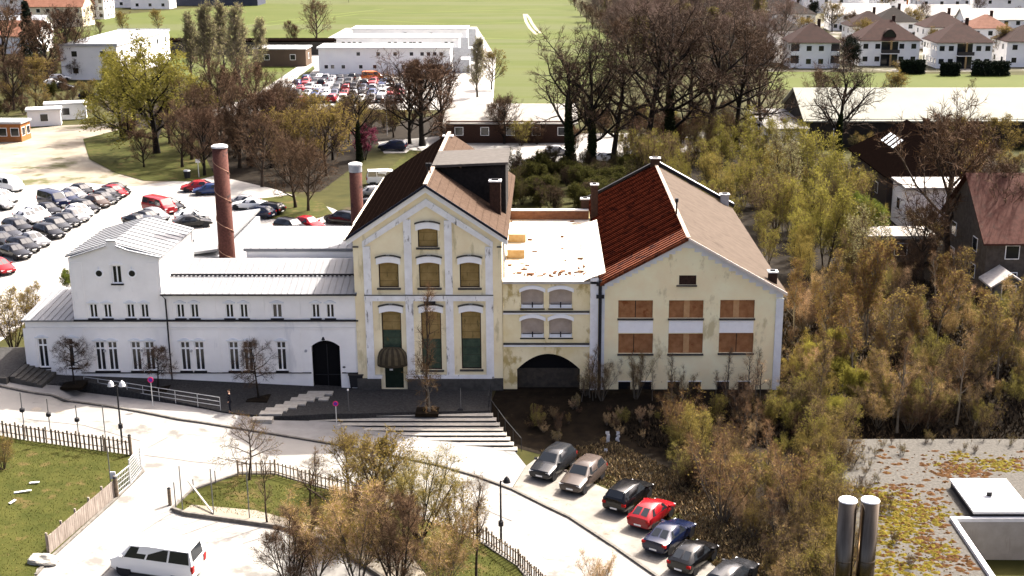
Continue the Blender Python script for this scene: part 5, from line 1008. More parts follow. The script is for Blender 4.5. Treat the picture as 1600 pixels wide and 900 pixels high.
def car_proto(kind, colour):
    L, W, st, a, b, c, d = CT[kind]; ms = P_[colour]; root = thing('parked_car' if kind != 'van' else 'parked_van', 'car', 'car' if kind != 'van' else 'van')
    low = .24; rings = []
    for x, zt, zb, hw, tw in st:
        e = st[0][0] - abs(x) < .2; lo = low + (.10 if e else 0)
        h = [(hw * .86, lo), (hw * .97, lo + .10), (hw, min(.58, zb - .08)), (hw * .975, zb), (tw, zt - .05), (tw * .86, zt), (0, zt + .025)]
        rings.append([(x, y, z) for y, z in h] + [(x, -y, z) for y, z in h[-2::-1]])
    mb = MB(); n = len(rings[0])
    for r in rings: mb.v += r
    for i in range(len(rings) - 1):
        for j in range(n - 1): mb.f.append((i * n + j, (i + 1) * n + j, (i + 1) * n + j + 1, i * n + j + 1)); mb.m.append(0)
        mb.f.append((i * n + n - 1, (i + 1) * n + n - 1, (i + 1) * n, i * n)); mb.m.append(1)
    mb.f.append(tuple(range(n))); mb.m.append(0); k = (len(rings) - 1) * n; mb.f.append(tuple(range(k + n - 1, k - 1, -1))); mb.m.append(0)
    for sx in (st[a][0] - .15,):                           # mirrors
        for s in (-1, 1): mb.box(sx - .10, sx + .08, s * (W / 2 + .07) - .09, s * (W / 2 + .07) + .09, st[a][2] + .02, st[a][2] + .16)
    body = mb.build('body', [ms, m_dark], root); sm = [len(p.vertices) == 4 for p in body.data.polygons]; body.data.polygons.foreach_set('use_smooth', sm); body.data.set_sharp_from_angle(angle=rad(38)) if hasattr(body.data, 'set_sharp_from_angle') else None
    def panel(name, pts, off, shrink=.06):
        pts = [Vector(p) for p in pts]; ce = sum(pts, Vector()) / len(pts); nn = (pts[1] - pts[0]).cross(pts[2] - pts[0]).normalized()
        if nn.dot(ce - Vector((0, 0, .7))) < 0: nn = -nn
        q = [ce + (p - ce) * (1 - shrink) + nn * off for p in pts]; m2 = MB(); m2.poly(q); m2.build(name, m_carglass, root)
    R_ = rings; mid = 6
    panel('windscreen', [R_[a][5], R_[a][n - 6], R_[b][n - 6], R_[b][5]], .02, .04); panel('rear_window', [R_[c][5], R_[c][n - 6], R_[d][n - 6], R_[d][5]], .02, .08)
    for s in (0, 1):
        f = lambda i, j: Vector(R_[i][j if not s else n - 1 - j])
        B3 = f(a, 3).lerp(f(b, 3), .35); T3 = f(b, 4); B6 = f(c, 3).lerp(f(d, 3), .55); T6 = f(c, 4); kk = 2 if kind != 'van' else 3
        for q in range(kk):
            u0, u1 = q / kk, (q + 1) / kk; panel('side_window', [B3.lerp(B6, u0), B3.lerp(B6, u1), T3.lerp(T6, u1), T3.lerp(T6, u0)], .012, .09)
    wr = .33 if kind not in ('suv', 'van') else .37; wx = L / 2 - .82
    for x in (wx, -wx):
        for s in (-1, 1):
            y = s * (W / 2 - .14); m2 = MB(); m2.tube([(x, y - .11, wr), (x, y + .11, wr)], wr, 18); t = m2.build('wheel', m_tyre, root); m2 = MB(); m2.tube([(x, y + s * .10, wr), (x, y + s * .122, wr)], wr * .62, 10); m2.build('rim', m_rim, t)
            m2 = MB(); m2.tube([(x, s * (W / 2 - .22), wr + .02), (x, s * (W / 2 - .012), wr + .02)], wr + .06, 18); m2.build('wheel_arch', m_dark, root)
    for s in (-1, 1):
        x1 = st[1][0]; z1 = st[1][2]; m2 = MB(); m2.box(x1 - .12, x1 + .055, s * (st[1][3] - .20) - .17, s * (st[1][3] - .20) + .17, z1 - .09, z1 + .03); m2.build('headlight', m_lamp, root)
        x2 = st[8][0]; z2 = st[8][2]; m2 = MB(); m2.box(x2 - .05, x2 + .10, s * (st[8][3] - .13) - .14, s * (st[8][3] - .13) + .14, z2 - .16, z2 + (.02 if kind != 'van' else .25)); m2.build('tail_light', m_tail, root)
    for x in (st[0][0] + .006, st[-1][0] - .012): m2 = MB(); m2.box(x - .004, x + .006, -.26, .26, .42, .53); m2.build('number_plate', m_plate, root)
    return root
def car(kind, colour, px, py, heading, label, group, z=None, p=None, scale=1.0):
    key = (kind, colour); pr = CARP.get(key)
    if pr is None: pr = CARP[key] = car_proto(kind, colour); o = pr
    else: o = copy_tree(pr)
    p = p if p is not None else at(px, py); o.location = (p.x, p.y, HT(p.x, p.y) + .06 if z is None else z); 
    hx = rad(heading); d = Vector((math.cos(hx), math.sin(hx))) * 1.2; sl = (HT(p.x + d.x, p.y + d.y) - HT(p.x - d.x, p.y - d.y)) / 2.4; o.rotation_euler = (0, -math.atan(sl), hx); o.scale = (scale,) * 3
    return tag(o, label, 'van' if kind == 'van' else 'car', group)
# cars along the street (front seven)
S_ = 'cars parked along the street'
for a in [('suv', 'dark grey', 864, 737, 243, 'dark grey car, farthest up the street row by the steps'), ('suv', 'bronze', 911, 757, 243, 'bronze-brown car with a bright roof, second from the top of the street row'), ('suv', 'black', 982, 787, 59, 'black boxy car between bronze and red cars on the street'),
          ('hatch', 'red', 1018, 814, 58, 'bright red hatchback parked on the street'), ('sedan', 'dark blue', 1046, 849, 57, 'dark blue saloon next to the red hatchback on the street'), ('hatch', 'black', 1083, 882, 56, 'black car below the dark blue saloon on the street'), ('wagon', 'dark grey', 1142, 914, 55, 'car cut by the bottom edge, last in the street row')]: car(*a, S_, scale=.94)
car('van', 'white', 247, 895, 172, 'white passenger van with dark windows in the bottom left yard', None)
# big car park at the left
G1 = 'cars in the left car park'
rowA = [(183, 303, 'sedan', 'black'), (180, 307, 'hatch', 'red'), (170, 311, 'sedan', 'black'), (163, 317, 'sedan', 'dark grey'), (153, 323, 'hatch', 'brown'), (134, 331, 'wagon', 'black'), (125, 338, 'hatch', 'white'), (119, 345, 'hatch', 'silver'), (104, 352, 'sedan', 'black'), (90, 360, 'hatch', 'dark grey'), (78, 370, 'wagon', 'black'), (54, 383, 'sedan', 'silver'), (38, 392, 'wagon', 'black'), (24, 402, 'sedan', 'black')]
rowB = [(129, 305, 'hatch', 'black'), (117, 311, 'hatch', 'silver'), (106, 317, 'hatch', 'dark blue'), (84, 323, 'van', 'dark blue'), (76, 335, 'sedan', 'black'), (58, 341, 'hatch', 'white'), (45, 347, 'sedan', 'white'), (29, 362, 'wagon', 'black'), (13, 372, 'sedan', 'dark grey'), (4, 383, 'sedan', 'dark grey')]
OR = ['first', 'second', 'third', 'fourth', 'fifth', 'sixth', 'seventh', 'eighth', 'ninth', 'tenth', 'eleventh', 'twelfth', 'thirteenth', 'fourteenth']
KW = {'sedan': 'saloon', 'hatch': 'hatchback', 'wagon': 'estate car', 'van': 'van', 'suv': 'tall car'}
for k, (px, py, kd, c) in enumerate(rowA): car(kd, c, px, py, -40, f'{c} {KW[kd]}, {OR[k]} from the far end of the right car park row', G1)
for k, (px, py, kd, c) in enumerate(rowB): car(kd, c, px, py, -40, f'{c} {KW[kd]}, {OR[k]} from the far end of the inner car park row', G1)
for a in [('hatch', 'red', 0, 426, -40, 'red car at the left edge, lowest in the car park'), ('van', 'white', 12, 298, -30, 'white van at the left edge above the car park rows'), ('wagon', 'white', 6, 315, -30, 'white estate car at the left edge just below the white van'), ('hatch', 'silver', 0, 326, -30, 'silver hatchback at the left edge, lower of the cars below the white van'),
          ('van', 'red', 250, 333, -38, 'dark red van above the white gable roof'), ('sedan', 'black', 266, 328, -38, 'dark car just beyond the dark red van'), ('hatch', 'silver', 243, 344, -38, 'silver car next to the dark red van, towards the gable'), ('sedan', 'dark grey', 232, 348, -38, 'dark grey saloon half hidden by the white gable roof'), ('sedan', 'black', 217, 354, -38, 'black car mostly hidden behind the white gable roof'),
          ('hatch', 'white', 300, 346, 20, 'white car before the slatted side wing'), ('sedan', 'black', 301, 355, 20, 'black car close to the slatted side wing'), ('hatch', 'red', 307, 299, 190, 'small red car left of the spiral-strapped chimney'), ('hatch', 'blue', 326, 304, 190, 'blue car touching the left side of the spiral-strapped chimney'),
          ('sedan', 'silver', 378, 322, 170, 'pale silver car right of the spiral-strapped chimney'), ('sedan', 'white', 390, 327, 170, 'white car right of the spiral-strapped chimney, behind its neighbour'), ('wagon', 'black', 417, 334, 160, 'black car in the tree shade left of the grass island'), ('hatch', 'dark blue', 405, 340, 160, 'dark blue car in the tree shade, nearest the chimney'),
          ('suv', 'black', 456, 364, -38, 'black tall car with bright windscreen left of the tower'), ('hatch', 'red', 483, 358, -38, 'red car beside the black tall car left of the tower'), ('suv', 'black', 535, 350, 150, 'black car in shadow by the shorter brick chimney'),
          ('suv', 'dark blue', 614, 235, 175, 'dark car in the tree shade beyond the tower roof'), ('van', 'white', 600, 288, 10, 'white van between the shorter chimney and the tower roof'), ('hatch', 'silver', 588, 308, 10, 'silver car between the shorter chimney and the tower roof'), ('hatch', 'black', 578, 328, 10, 'black car nearest the tower roof edge'),
          ('wagon', 'white', 940, 252, 175, 'white car behind the leftmost oaks'), ('hatch', 'silver', 872, 242, 5, 'silver car on the path behind the tower, left of the oaks'), ('hatch', 'blue', 140, 154, 5, 'small blue car near the flat grey school building'), ('wagon', 'white', 95, 126, 10, 'white car left of the flat grey school building'), ('hatch', 'white', 84, 134, 10, 'second white car left of the flat grey school building'), ('hatch', 'black', 100, 140, 10, 'black car left of the flat grey school building')]: car(*a, None)
# packed yard in front of the white containers
r = random.Random(5); G2 = 'cars packed in front of the white containers'
rows = [('back', 126, 478, 552, 8), ('second', 134, 464, 610, 12), ('third', 142, 455, 622, 13), ('fourth', 151, 450, 624, 13), ('front', 160, 444, 622, 13)]
cols = ['black', 'white', 'silver', 'black', 'red', 'dark grey', 'white', 'silver', 'dark blue', 'blue']
for nm, py, xa, xb, n in rows:
    for i in range(n):
        c = r.choice(cols); kd = r.choice(['hatch', 'sedan', 'wagon', 'suv']); px = xa + (xb - xa) * (i + .2 * r.random()) / (n - 1)
        car(kd, c, px, py + r.uniform(-1, 1), r.choice([88, 92, 268, 272]) + r.uniform(-4, 4), f'{c} {KW[kd]}, {OR[i]} from the left in the {nm} row before the containers', G2)
car('van', 'orange', 581, 125, 15, 'orange-red van at the back of the packed car yard', None)

# ------------------------------------------------------------------ background buildings
m_hroof = mat('dark_red_house_roof', (.046, .022, .018), (.07, .032, .026), 1, .85, rnd=.25); m_hroof2 = mat('brown_house_roof', (.03, .021, .018), (.046, .032, .027), 1, .85, rnd=.25); m_hroof3 = mat('orange_house_roof', (.19, .085, .055), (.25, .12, .08), 1, .85, rnd=.2); m_hroof4 = mat('pale_house_roof', (.34, .32, .30), (.42, .40, .375), .6, .8)
m_hwall = mat('house_white_wall', (.66, .655, .645), (.71, .70, .69), .5, .9); m_hcream = mat('house_cream_wall', (.66, .58, .42), (.72, .64, .48), .5, .9); m_slab = mat('balcony_dark', (.05, .045, .042), rough=.8)
def house(px, py, w, d, he, hr, label, roof=m_hroof, wall=m_hwall, kind='hip', rz=0, balcony=False, nwin=3, storeys=2, ridge='x', cat='house', chim=True, p=None, name='house', skylights=0, dormer=False, loggia=False):
    p = p if p is not None else at(px, py); p = Vector((p.x, p.y + d / 2, p.z)); t = thing(name, label, cat, (0, 0, 0)); L = Matrix.Translation(p) @ Matrix.Rotation(rad(rz), 4, 'Z')
    def B(nm, mb, m, par=None): mb.v = [tuple(v) for v in mb.v]; return mb.build(nm, m, par or t)
    x, y = w / 2, d / 2; o = .5; mb = MB(); mb.box(-x, x, -y, y, -.5, he, skip='t' if kind == 'hip' else '')
    if kind == 'gable':
        if ridge == 'x': [mb.poly([(s * x, -y, he), (s * x, y, he), (s * x, 0, hr)][::s]) for s in (-1, 1)]
        else: [mb.poly([(-x, s * y, he), (x, s * y, he), (0, s * y, hr)][::-s]) for s in (-1, 1)]
    B('wall', mb, wall)
    mb = MB()
    if kind == 'hip':
        k = max(0, x - y) * .9; e = [(-x - o, -y - o, he), (x + o, -y - o, he), (x + o, y + o, he), (-x - o, y + o, he)]; r0, r1 = (-k - .01, 0, hr), (k + .01, 0, hr)
        mb.poly([e[0], e[1], r1, r0]); mb.poly([e[1], e[2], r1]); mb.poly([e[2], e[3], r0, r1]); mb.poly([e[3], e[0], r0]); mb.poly([(q[0], q[1], q[2] - .12) for q in e][::-1])
        for a, b in zip(e, e[1:] + e[:1]): mb.poly([(a[0], a[1], a[2] - .12), (b[0], b[1], b[2] - .12), b, a])
    elif kind == 'gable':
        if ridge == 'x':
            for s in (-1, 1): q = [(-x - o, s * (y + o), he - .25), (x + o, s * (y + o), he - .25), (x + o, 0, hr + .1), (-x - o, 0, hr + .1)]; mb.slab(q[::-s] if s > 0 else q, .18)
        else:
            for s in (-1, 1): q = [(s * (x + o), -y - o, he - .25), (s * (x + o), y + o, he - .25), (0, y + o, hr + .1), (0, -y - o, hr + .1)]; mb.slab(q[::s], .18)
    else:
        mb.box(-x - .25, x + .25, -y - .25, y + .25, he + .003, he + .35)
        if kind == 'flatrim': mb.box(-x - .25, x + .25, -y - .25, -y - .05, he + .352, he + .6); mb.box(-x - .25, x + .25, y + .05, y + .25, he + .352, he + .6)
    rf = B('roof', mb, roof)
    if chim: mb = MB(); mb.box(x * .25, x * .25 + .7, .3, 1.0, he + .5, hr + .9); mb.box(x * .25 - .06, x * .25 + .76, .24, 1.06, hr + .902, hr + 1.0); B('chimney', mb, m_brickbrown, rf)
    for k in range(skylights):
        u = -.6 + 1.2 * (k + .5) / skylights
        mb = MB(); sl = ((hr - he) if kind == 'hip' else (hr - he + .35)) / (y + .5); yy = -y * .5; zz = (he if kind == 'hip' else he - .25) + (y + .5 + yy) * sl + .12; xk = x * u * (.6 if kind == 'hip' else 1)
        if ridge == 'x': mb.poly([(xk - .5, yy - .6, zz - .6 * sl), (xk + .5, yy - .6, zz - .6 * sl), (xk + .5, yy + .6, zz + .6 * sl), (xk - .5, yy + .6, zz + .6 * sl)])
        B('skylight', mb, mat('bright_skylight', (.8, .82, .85), rough=.1), rf)
    if dormer:
        mb = MB(); mb.prism([(-1.6, he + .4), (1.6, he + .4), (1.6, he + 1.4)] + arc(-1.6, 1.6, he + 1.4, 1.3, 8)[::-1] + [(-1.6, he + 1.4)], -y + .6, -y + 4.2); dm_ = B('dormer', mb, roof, rf)
        mb = MB(); mb.prism([(-1.35, he + .6), (1.35, he + .6)] + arc(-1.35, 1.35, he + 1.4, 1.1, 8)[::-1], -y + .55, -y + .595); B('dormer_window', mb, m_glass, rf)
    if loggia:
        for s in (-1, 1):
            mb = MB(); x0, x1 = sorted((s * x * .66, s * x * .99)); mb.box(x0, x1, -y - .09, -y - .004, .1, he - .3); B('loggia', mb, m_slab)
            for q in (.3, he / 2 + .1): mb = MB(); mb.box(x0 - .05, x1 + .05, -y - .9, -y - .1, q, q + .95); B('balcony', mb, m_hwall)
    hs = he / storeys
    for s in range(storeys):
        zc = hs * s + hs * .55
        for side in ('f', 'l', 'r'):
            n = nwin if side == 'f' else max(1, int(nwin * d / w))
            for i in range(n):
                u = (-1 + 2 * (i + .5) / n)
                if balcony and side == 'f' and abs(u) < .32: continue
                ww, hh = .62, .62; m1 = MB(); m2 = MB()
                if side == 'f': m1.box(x * u - ww - .08, x * u + ww + .08, -y - .05, -y - .003, zc - hh - .08, zc + hh + .08); m2.box(x * u - ww, x * u + ww, -y - .065, -y - .052, zc - hh, zc + hh)
                else:
                    sx = -1 if side == 'l' else 1; a, b = sorted((sx * (x + .003), sx * (x + .05))); m1.box(a, b, y * u - ww - .08, y * u + ww + .08, zc - hh - .08, zc + hh + .08); a, b = sorted((sx * (x + .052), sx * (x + .065))); m2.box(a, b, y * u - ww, y * u + ww, zc - hh, zc + hh)
                w_ = B('window', m1, m_whitetrim); B('pane', m2, m_glass, w_)
    if balcony:
        mb = MB(); mb.box(-x * .28, x * .28, -y - .04, -y - .004, 0, he - .3); B('balcony_recess', mb, m_glass)
        for s in range(1, storeys): mb = MB(); mb.box(-x * .3, x * .3, -y - 1.3, -y - .05, hs * s - .1, hs * s + .1); b = B('balcony', mb, m_hwall); mb = MB(); mb.box(-x * .3, x * .3, -y - 1.32, -y - 1.27, hs * s + .1, hs * s + 1.0); B('railing', mb, m_slab, b)
        mb = MB(); mb.box(-x * .02, x * .04, -y - 1.25, -y - 1.1, 0, he); B('post', mb, m_wood)
    t.location = p; t.rotation_euler.z = rad(rz); return t
Hs = 'hip-roofed'
for a, k in [
 ((1272, 107, 12, 11, 6.3, 10.6, 'white hip-roofed house leftmost of the front housing row'), dict(balcony=False, nwin=4, loggia=True)), ((1388, 103, 15, 12, 6.3, 11, 'white hip-roofed house with central balconies, second of the front housing row'), dict(balcony=True, nwin=5, dormer=True)), ((1505, 107, 13.5, 12, 6.3, 10.8, 'white hip-roofed house with skylight, third of the front housing row'), dict(balcony=True, nwin=6)), ((1608, 105, 12, 11, 6.3, 10, 'white house cut by the right edge in the front housing row'), dict()),
 ((1222, 84, 10, 11, 6.3, 10, 'white house with dark gable side behind the leftmost hip-roofed house'), dict(roof=m_hroof2)), ((1360, 76, 12, 11, 6.3, 10.2, 'dark red roof behind the balconied hip-roofed house'), dict(roof=m_hroof)), ((1478, 78, 12, 11, 6.3, 10.2, 'dark red roof behind the third hip-roofed house'), dict(roof=m_hroof)),
 ((1344, 48, 20, 10, 5.6, 8.5, 'long white row house with pale roof left of the pointed white gable'), dict(roof=m_hroof4, kind='gable', nwin=6, chim=False)), ((1462, 50, 22, 9, 5.6, 8.5, 'long white row house with pale roof in the middle'), dict(roof=m_hroof4, kind='gable', nwin=7, chim=False)), ((1570, 58, 26, 9, 5.6, 8.5, 'long white row house with pale roof at the right edge'), dict(roof=m_hroof4, kind='gable', nwin=7, chim=False)),
 ((1195, 40, 16, 12, 6, 10.5, 'greyish brown roofed house beside the grove'), dict(roof=m_hroof2, kind='gable')), ((1240, 48, 14, 11, 5.5, 9, 'brown roofed house behind the left housing row'), dict(roof=m_hroof2)), ((1230, 18, 14, 10, 6, 9, 'white house at the top, right of the grove'), dict(roof=m_hroof4, kind='gable')), ((1290, 20, 18, 10, 6, 8, 'white house with green-flat garden at the top'), dict(roof=m_hroof4, kind='flat', chim=False)), ((1335, 14, 16, 12, 6, 10, 'white pointed-gable house at the top of the housing'), dict(roof=m_hroof2, kind='gable', ridge='y')), ((1395, 18, 14, 12, 6, 10, 'dark roofed house at the top beyond the small conifer'), dict(roof=m_hroof2)), ((1470, 24, 18, 12, 6, 10, 'white wide-gabled house above the middle row house'), dict(roof=m_hroof4, kind='gable', ridge='y')), ((1510, 12, 18, 12, 8, 12, 'grey roofed tall house at the top right'), dict(roof=m_hroof2, kind='gable')), ((1575, 26, 22, 12, 7, 12, 'dark red roofed house at the top right corner'), dict(roof=m_hroof, kind='gable')), ((1430, 4, 18, 12, 6, 10, 'far brown roofed house at the top edge right of centre'), dict(roof=m_hroof)), ((1170, 10, 14, 10, 6, 9, 'far white house at the top edge above the oaks'), dict(roof=m_hroof4, kind='gable')), ((1125, 16, 16, 10, 4.5, 7, 'low far white house behind the grove'), dict(roof=m_hroof4, kind='gable')), ((1548, -6, 20, 12, 6, 10, 'farthest brown house at the top right'), dict(roof=m_hroof)), ((1365, -4, 20, 12, 6, 10, 'farthest brown house at the top above the pointed gable'), dict(roof=m_hroof)),
 ((1262, 4, 16, 12, 6, 10, 'far grey-brown house at the top edge, third from the grove'), dict(roof=m_hroof2)), ((1300, -2, 16, 12, 6, 10, 'far red-roofed house at the top edge left of the pointed gable'), dict(roof=m_hroof, kind='gable')), ((1490, -4, 16, 12, 6, 10, 'far red-roofed house at the top edge above the wide gable'), dict(roof=m_hroof3, kind='gable')), ((1590, -2, 18, 12, 6, 10, 'far dark-roofed house in the top right corner'), dict(roof=m_hroof2)), ((1400, 66, 12, 11, 6, 10, 'small white house with dark hip roof behind the balconied house'), dict(roof=m_hroof2)), ((1545, 78, 11, 10, 6, 9.5, 'orange-brown roofed house behind the third hip-roofed house'), dict(roof=m_hroof3)), ((1205, 98, 8, 9, 5.5, 8.5, 'narrow dark-gabled house at the left end of the front row'), dict(roof=m_hroof2, kind='gable', ridge='y')),
 ((128, 30, 17, 12, 7.5, 12, 'big white house with many windows at the top left'), dict(roof=m_hroof3, kind='gable', nwin=7, storeys=3)), ((85, 42, 20, 12, 7, 11, 'cream house behind the tall bare tree at the top left'), dict(roof=m_hroof3, wall=m_hcream, kind='gable', nwin=6)), ((190, 12, 20, 14, 6, 10, 'pale house with orange roof at the top left'), dict(roof=m_hroof3, kind='gable')), ((30, 62, 14, 10, 5, 7, 'grey-roofed house behind the dark conifer'), dict(roof=m_zinc, kind='gable')), ((-4, 84, 22, 12, 5, 8.5, 'house with orange roof at the left edge behind the conifer'), dict(roof=m_hroof3, kind='gable')), ((235, 14, 16, 10, 6, 8, 'white house beside the dark hall at the top left'), dict(roof=m_hroof4, kind='flat')), ((20, 22, 20, 12, 6, 10, 'house with orange roof in the top left corner'), dict(roof=m_hroof3, kind='gable')), ((290, 9, 62, 16, 7, 9, 'long dark blue-grey hall at the top left of the field'), dict(roof=m_hroof4, wall=mat('dark_hall_wall', (.05, .055, .075), rough=.8), kind='flat', chim=False, nwin=9, storeys=1, cat='hall')),
]: house(*a, **k)
# school building
sc = house(0, 0, 13, 42, 7.6, 8, 'flat grey-roofed school building with a sunlit windowed side, behind the willows', roof=m_zinc, kind='flatrim', nwin=2, chim=False, cat='school', name='school_building', p=Vector((-104.5, 295, 0)))
house(0, 0, 60, 8, 3.5, 4, 'low dark brown flat building behind the school', roof=m_roofbrown, wall=m_slab, kind='flat', chim=False, nwin=1, storeys=1, cat='building', p=Vector((-88, 352, 0)))
# white containers
for k, (px0, px1, Y, lab) in enumerate([(500, 703, 306, 'nearest long white container block behind the packed cars'), (528, 716, 333, 'middle long white container block'), (553, 729, 361, 'farthest long white container block by the field')]):
    dep = CAMH * sP + Y * cP - 0; x0 = (px0 - CX) / FPX * dep; x1 = (px1 - CX) / FPX * dep; t = thing('container_block', lab, 'container building', ((x0 + x1) / 2, Y, 0), 'white container blocks'); h = 6.0
    m = MB(); m.box(x0, x1, Y, Y + 9, 0, h); n = 8
    for i in range(n + 1): x = x0 + (x1 - x0) * i / n; m.box(x - .12, x + .12, Y - .06, Y - .003, 0, h)
    m.box(x0, x1, Y - .07, Y - .004, h / 2 - .1, h / 2 + .1); m.build('wall', mat('white_container_wall', (.70, .71, .73), (.76, .77, .78), .4, .7), t)
    m = MB(); m.box(x0 - .4, x1 + .4, Y - .9, Y + 9.4, h + .01, h + .45); m.build('roof', m_cappaint, t)
    r = random.Random(k)
    for i in range(n):
        for s in (0, 1):
            if r.random() < .35: continue
            xc = x0 + (x1 - x0) * (i + .5) / n + r.uniform(-.8, .8); zc = h * (.25 + .5 * s) + .3
            for dx in ((-.75, .75) if r.random() < .5 else (0,)):
                m = MB(); m.box(xc + dx - .5, xc + dx + .5, Y - .09, Y - .005, zc - .5, zc + .5); w = m.build('window', m_whitetrim, t); m = MB(); m.box(xc + dx - .42, xc + dx + .42, Y - .1, Y - .092, zc - .42, zc + .42); m.build('pane', m_glass, w)
    m = MB(); m.box(x1 + .5, x1 + 4.5, Y + 3, Y + 9, 0, 3.2); m.box(x1 + .5, x1 + 2.5, Y + 3, Y + 3.2, 3.2, 6); m.build('stair_annex', m_zinc, t)
house(438, 104, 13, 8, 4.2, 5, 'small white-roofed shed left of the container yard road', roof=m_cappaint, wall=mat('brown_shed_wall', (.1, .07, .05), rough=.9), kind='flat', chim=False, nwin=2, storeys=1, cat='shed', name='shed')
# middle shed with pale roof, the long hall and its neighbour
house(0, 0, 21, 18, 3.6, 5.2, 'low shed with pale grey roof behind the tower, below the oaks', roof=mat('pale_fibre_roof', (.25, .235, .215), (.32, .305, .28), .4, .9), wall=m_brickbrown, kind='gable', nwin=5, storeys=1, chim=False, cat='shed', name='long_shed', p=Vector((-6, 208, 0)))
house(0, 0, 62, 20, 4.5, 8.2, 'long hall with huge cream sheet roof at the right', roof=mat('cream_sheet_roof', (.36, .36, .31), (.43, .43, .37), .15, .8), wall=mat('black_timber_wall', (.02, .018, .016), (.03, .026, .022), 1, .9), kind='gable', nwin=6, storeys=1, chim=False, cat='hall', name='long_hall', p=Vector((72.5, 204.5, 0)))
house(0, 0, 6.2, 22, 3.2, 4, 'flat-roofed pale annex at the left end of the long hall', roof=m_pave, wall=m_hwall, kind='flat', nwin=1, storeys=1, chim=False, cat='annex', name='annex', p=Vector((38, 201, 0)))
# dark brown house, red roof house, garden shed
house(0, 0, 19, 11, 5.3, 10.2, 'dark brown hip-roofed house with four narrow skylights behind the white box annex', roof=m_roofbrown, wall=mat('dark_house_wall', (.06, .05, .045), rough=.9), kind='hip', rz=-90, nwin=2, storeys=1, p=Vector((46.8, 157, 0)), skylights=4)
house(0, 0, 9.5, 6, 4.9, 5.2, 'white box annex with plain wall before the dark brown house', roof=m_hroof4, kind='flat', nwin=0, storeys=1, chim=False, cat='annex', name='annex', p=Vector((46.6, 146.3, 0)))
house(0, 0, 20, 13.5, 5.4, 10.6, 'house with big worn red tile roof and paired skylights at the right edge', roof=mat('worn_red_tile', (.085, .034, .026), (.13, .055, .042), 2.5, .85, c3=(.09, .045, .035), t3=.55, s3=1.5), wall=mat('dark_timber', (.06, .05, .042), (.10, .085, .07), 2, .9), kind='gable', nwin=4, storeys=2, p=Vector((52.5, 120, 0)), skylights=5)
house(0, 0, 7, 4, 2.6, 3, 'small flat pale-roofed garage before the white gable wall', roof=m_conc, wall=m_stain, kind='flat', nwin=1, storeys=1, chim=False, cat='garage', name='garage', p=Vector((37.6, 132, 0)))
house(1574, 474, 2.8, 2.6, 2.0, 2.9, 'little garden shed with pale grey roof at the right edge', roof=mat('shed_felt', (.3, .28, .27), (.4, .38, .36), 3, .9), wall=mat('bluegrey_shed_wall', (.10, .105, .12), rough=.9), kind='gable', ridge='y', nwin=1, storeys=1, chim=False, cat='shed', name='garden_shed')
# storage containers, orange hut
for (px, py, w, d, h, c, lab) in ((66, 197, 5.5, 3, 2.7, m_hwall, 'white storage container left of the longer one beside the dirt yard'), (100, 187, 7, 3, 2.7, m_hwall, 'longer white storage container beside the dirt yard')):
    house(px, py, w, d, h, h + .3, lab, roof=m_cappaint, wall=c, kind='flat', nwin=1, storeys=1, chim=False, cat='container', name='storage_container', rz=18)
house(6, 222, 6, 4, 3.0, 3.4, 'orange-brown brick hut at the left edge of the dirt yard', roof=m_zinc, wall=mat('orange_brick', (.36, .14, .05), (.42, .18, .07), 2, .9), kind='flat', nwin=3, storeys=1, chim=False, cat='hut', name='brick_hut')
for k, (px0, px1, py, hh, lab) in enumerate([(1408, 1446, 116, 3.2, 'dark clipped hedge before the balconied house'), (1472, 1500, 119, 3, 'short dark clipped hedge before the third house'), (1520, 1578, 119, 3.4, 'long dark clipped hedge right of the third house')]):
    a, b = at(px0, py), at(px1, py); r = np.random.default_rng(k); m = 4000; c = np.column_stack([r.uniform(a.x, b.x, m), r.uniform(a.y, a.y + 2, m), r.uniform(0, hh, m)]); d = nrm(r.normal(0, 1, c.shape)); u = nrm(np.cross(d, r.normal(0, 1, c.shape))) * .2
    T = np.stack([c - u, c + u, c + d * .4], 1).reshape(-1, 3); T = np.concatenate([T]); o = bpy.data.objects.new('hedge', mesh_np('hedge', [(T, tri_idx(len(T)), 0)], [l_con])); COL.objects.link(o); tag(o, lab, 'hedge')

# ------------------------------------------------------------------ bottom right flat roof, flues
FB = thing('flat_roofed_hall', 'flat gravel roof with moss, hatch and sunken light well at the bottom right', 'building', (30, 66, 0)); ZR = .6
bx0, bx1, by0, by1 = at(1286, 690, ZR).x, 48, 46, at(1400, 686, ZR).y
bxs = at(1302, 930, ZR).x + (by0 - at(1302, 930, ZR).y) * (bx0 - at(1302, 930, ZR).x) / (by1 - at(1302, 930, ZR).y)      # the left edge runs obliquely
c1, c2 = at(1494, 816, ZR), at(1680, 816, ZR); wy1 = c1.y; wy0 = wy1 - 7.5; wx0, wx1 = c1.x, c1.x + 12
mb = MB()
mb.poly([(bxs, by0, ZR), (wx0, by0, ZR), (wx0, by1, ZR), (bx0, by1, ZR)])
for x0, x1, y0, y1 in ((wx1, bx1, by0, by1), (wx0, wx1, wy1, by1), (wx0, wx1, by0, wy0)): mb.poly([(x0, y0, ZR), (x1, y0, ZR), (x1, y1, ZR), (x0, y1, ZR)])
mb.build('gravel_roof', m_gravelroof, FB)
mb = MB(); mb.poly([(bxs, by0, -2.5), (bx0, by1, -2.5), (bx0, by1, ZR), (bxs, by0, ZR)][::-1]); mb.poly([(bx0, by1, -2.5), (bx1, by1, -2.5), (bx1, by1, ZR), (bx0, by1, ZR)][::-1]); mb.poly([(bxs, by0, -2.5), (bx1, by0, -2.5), (bx1, by0, ZR), (bxs, by0, ZR)]); mb.build('wall', m_conc, FB)
mb = MB(); zf = ZR - 4.2
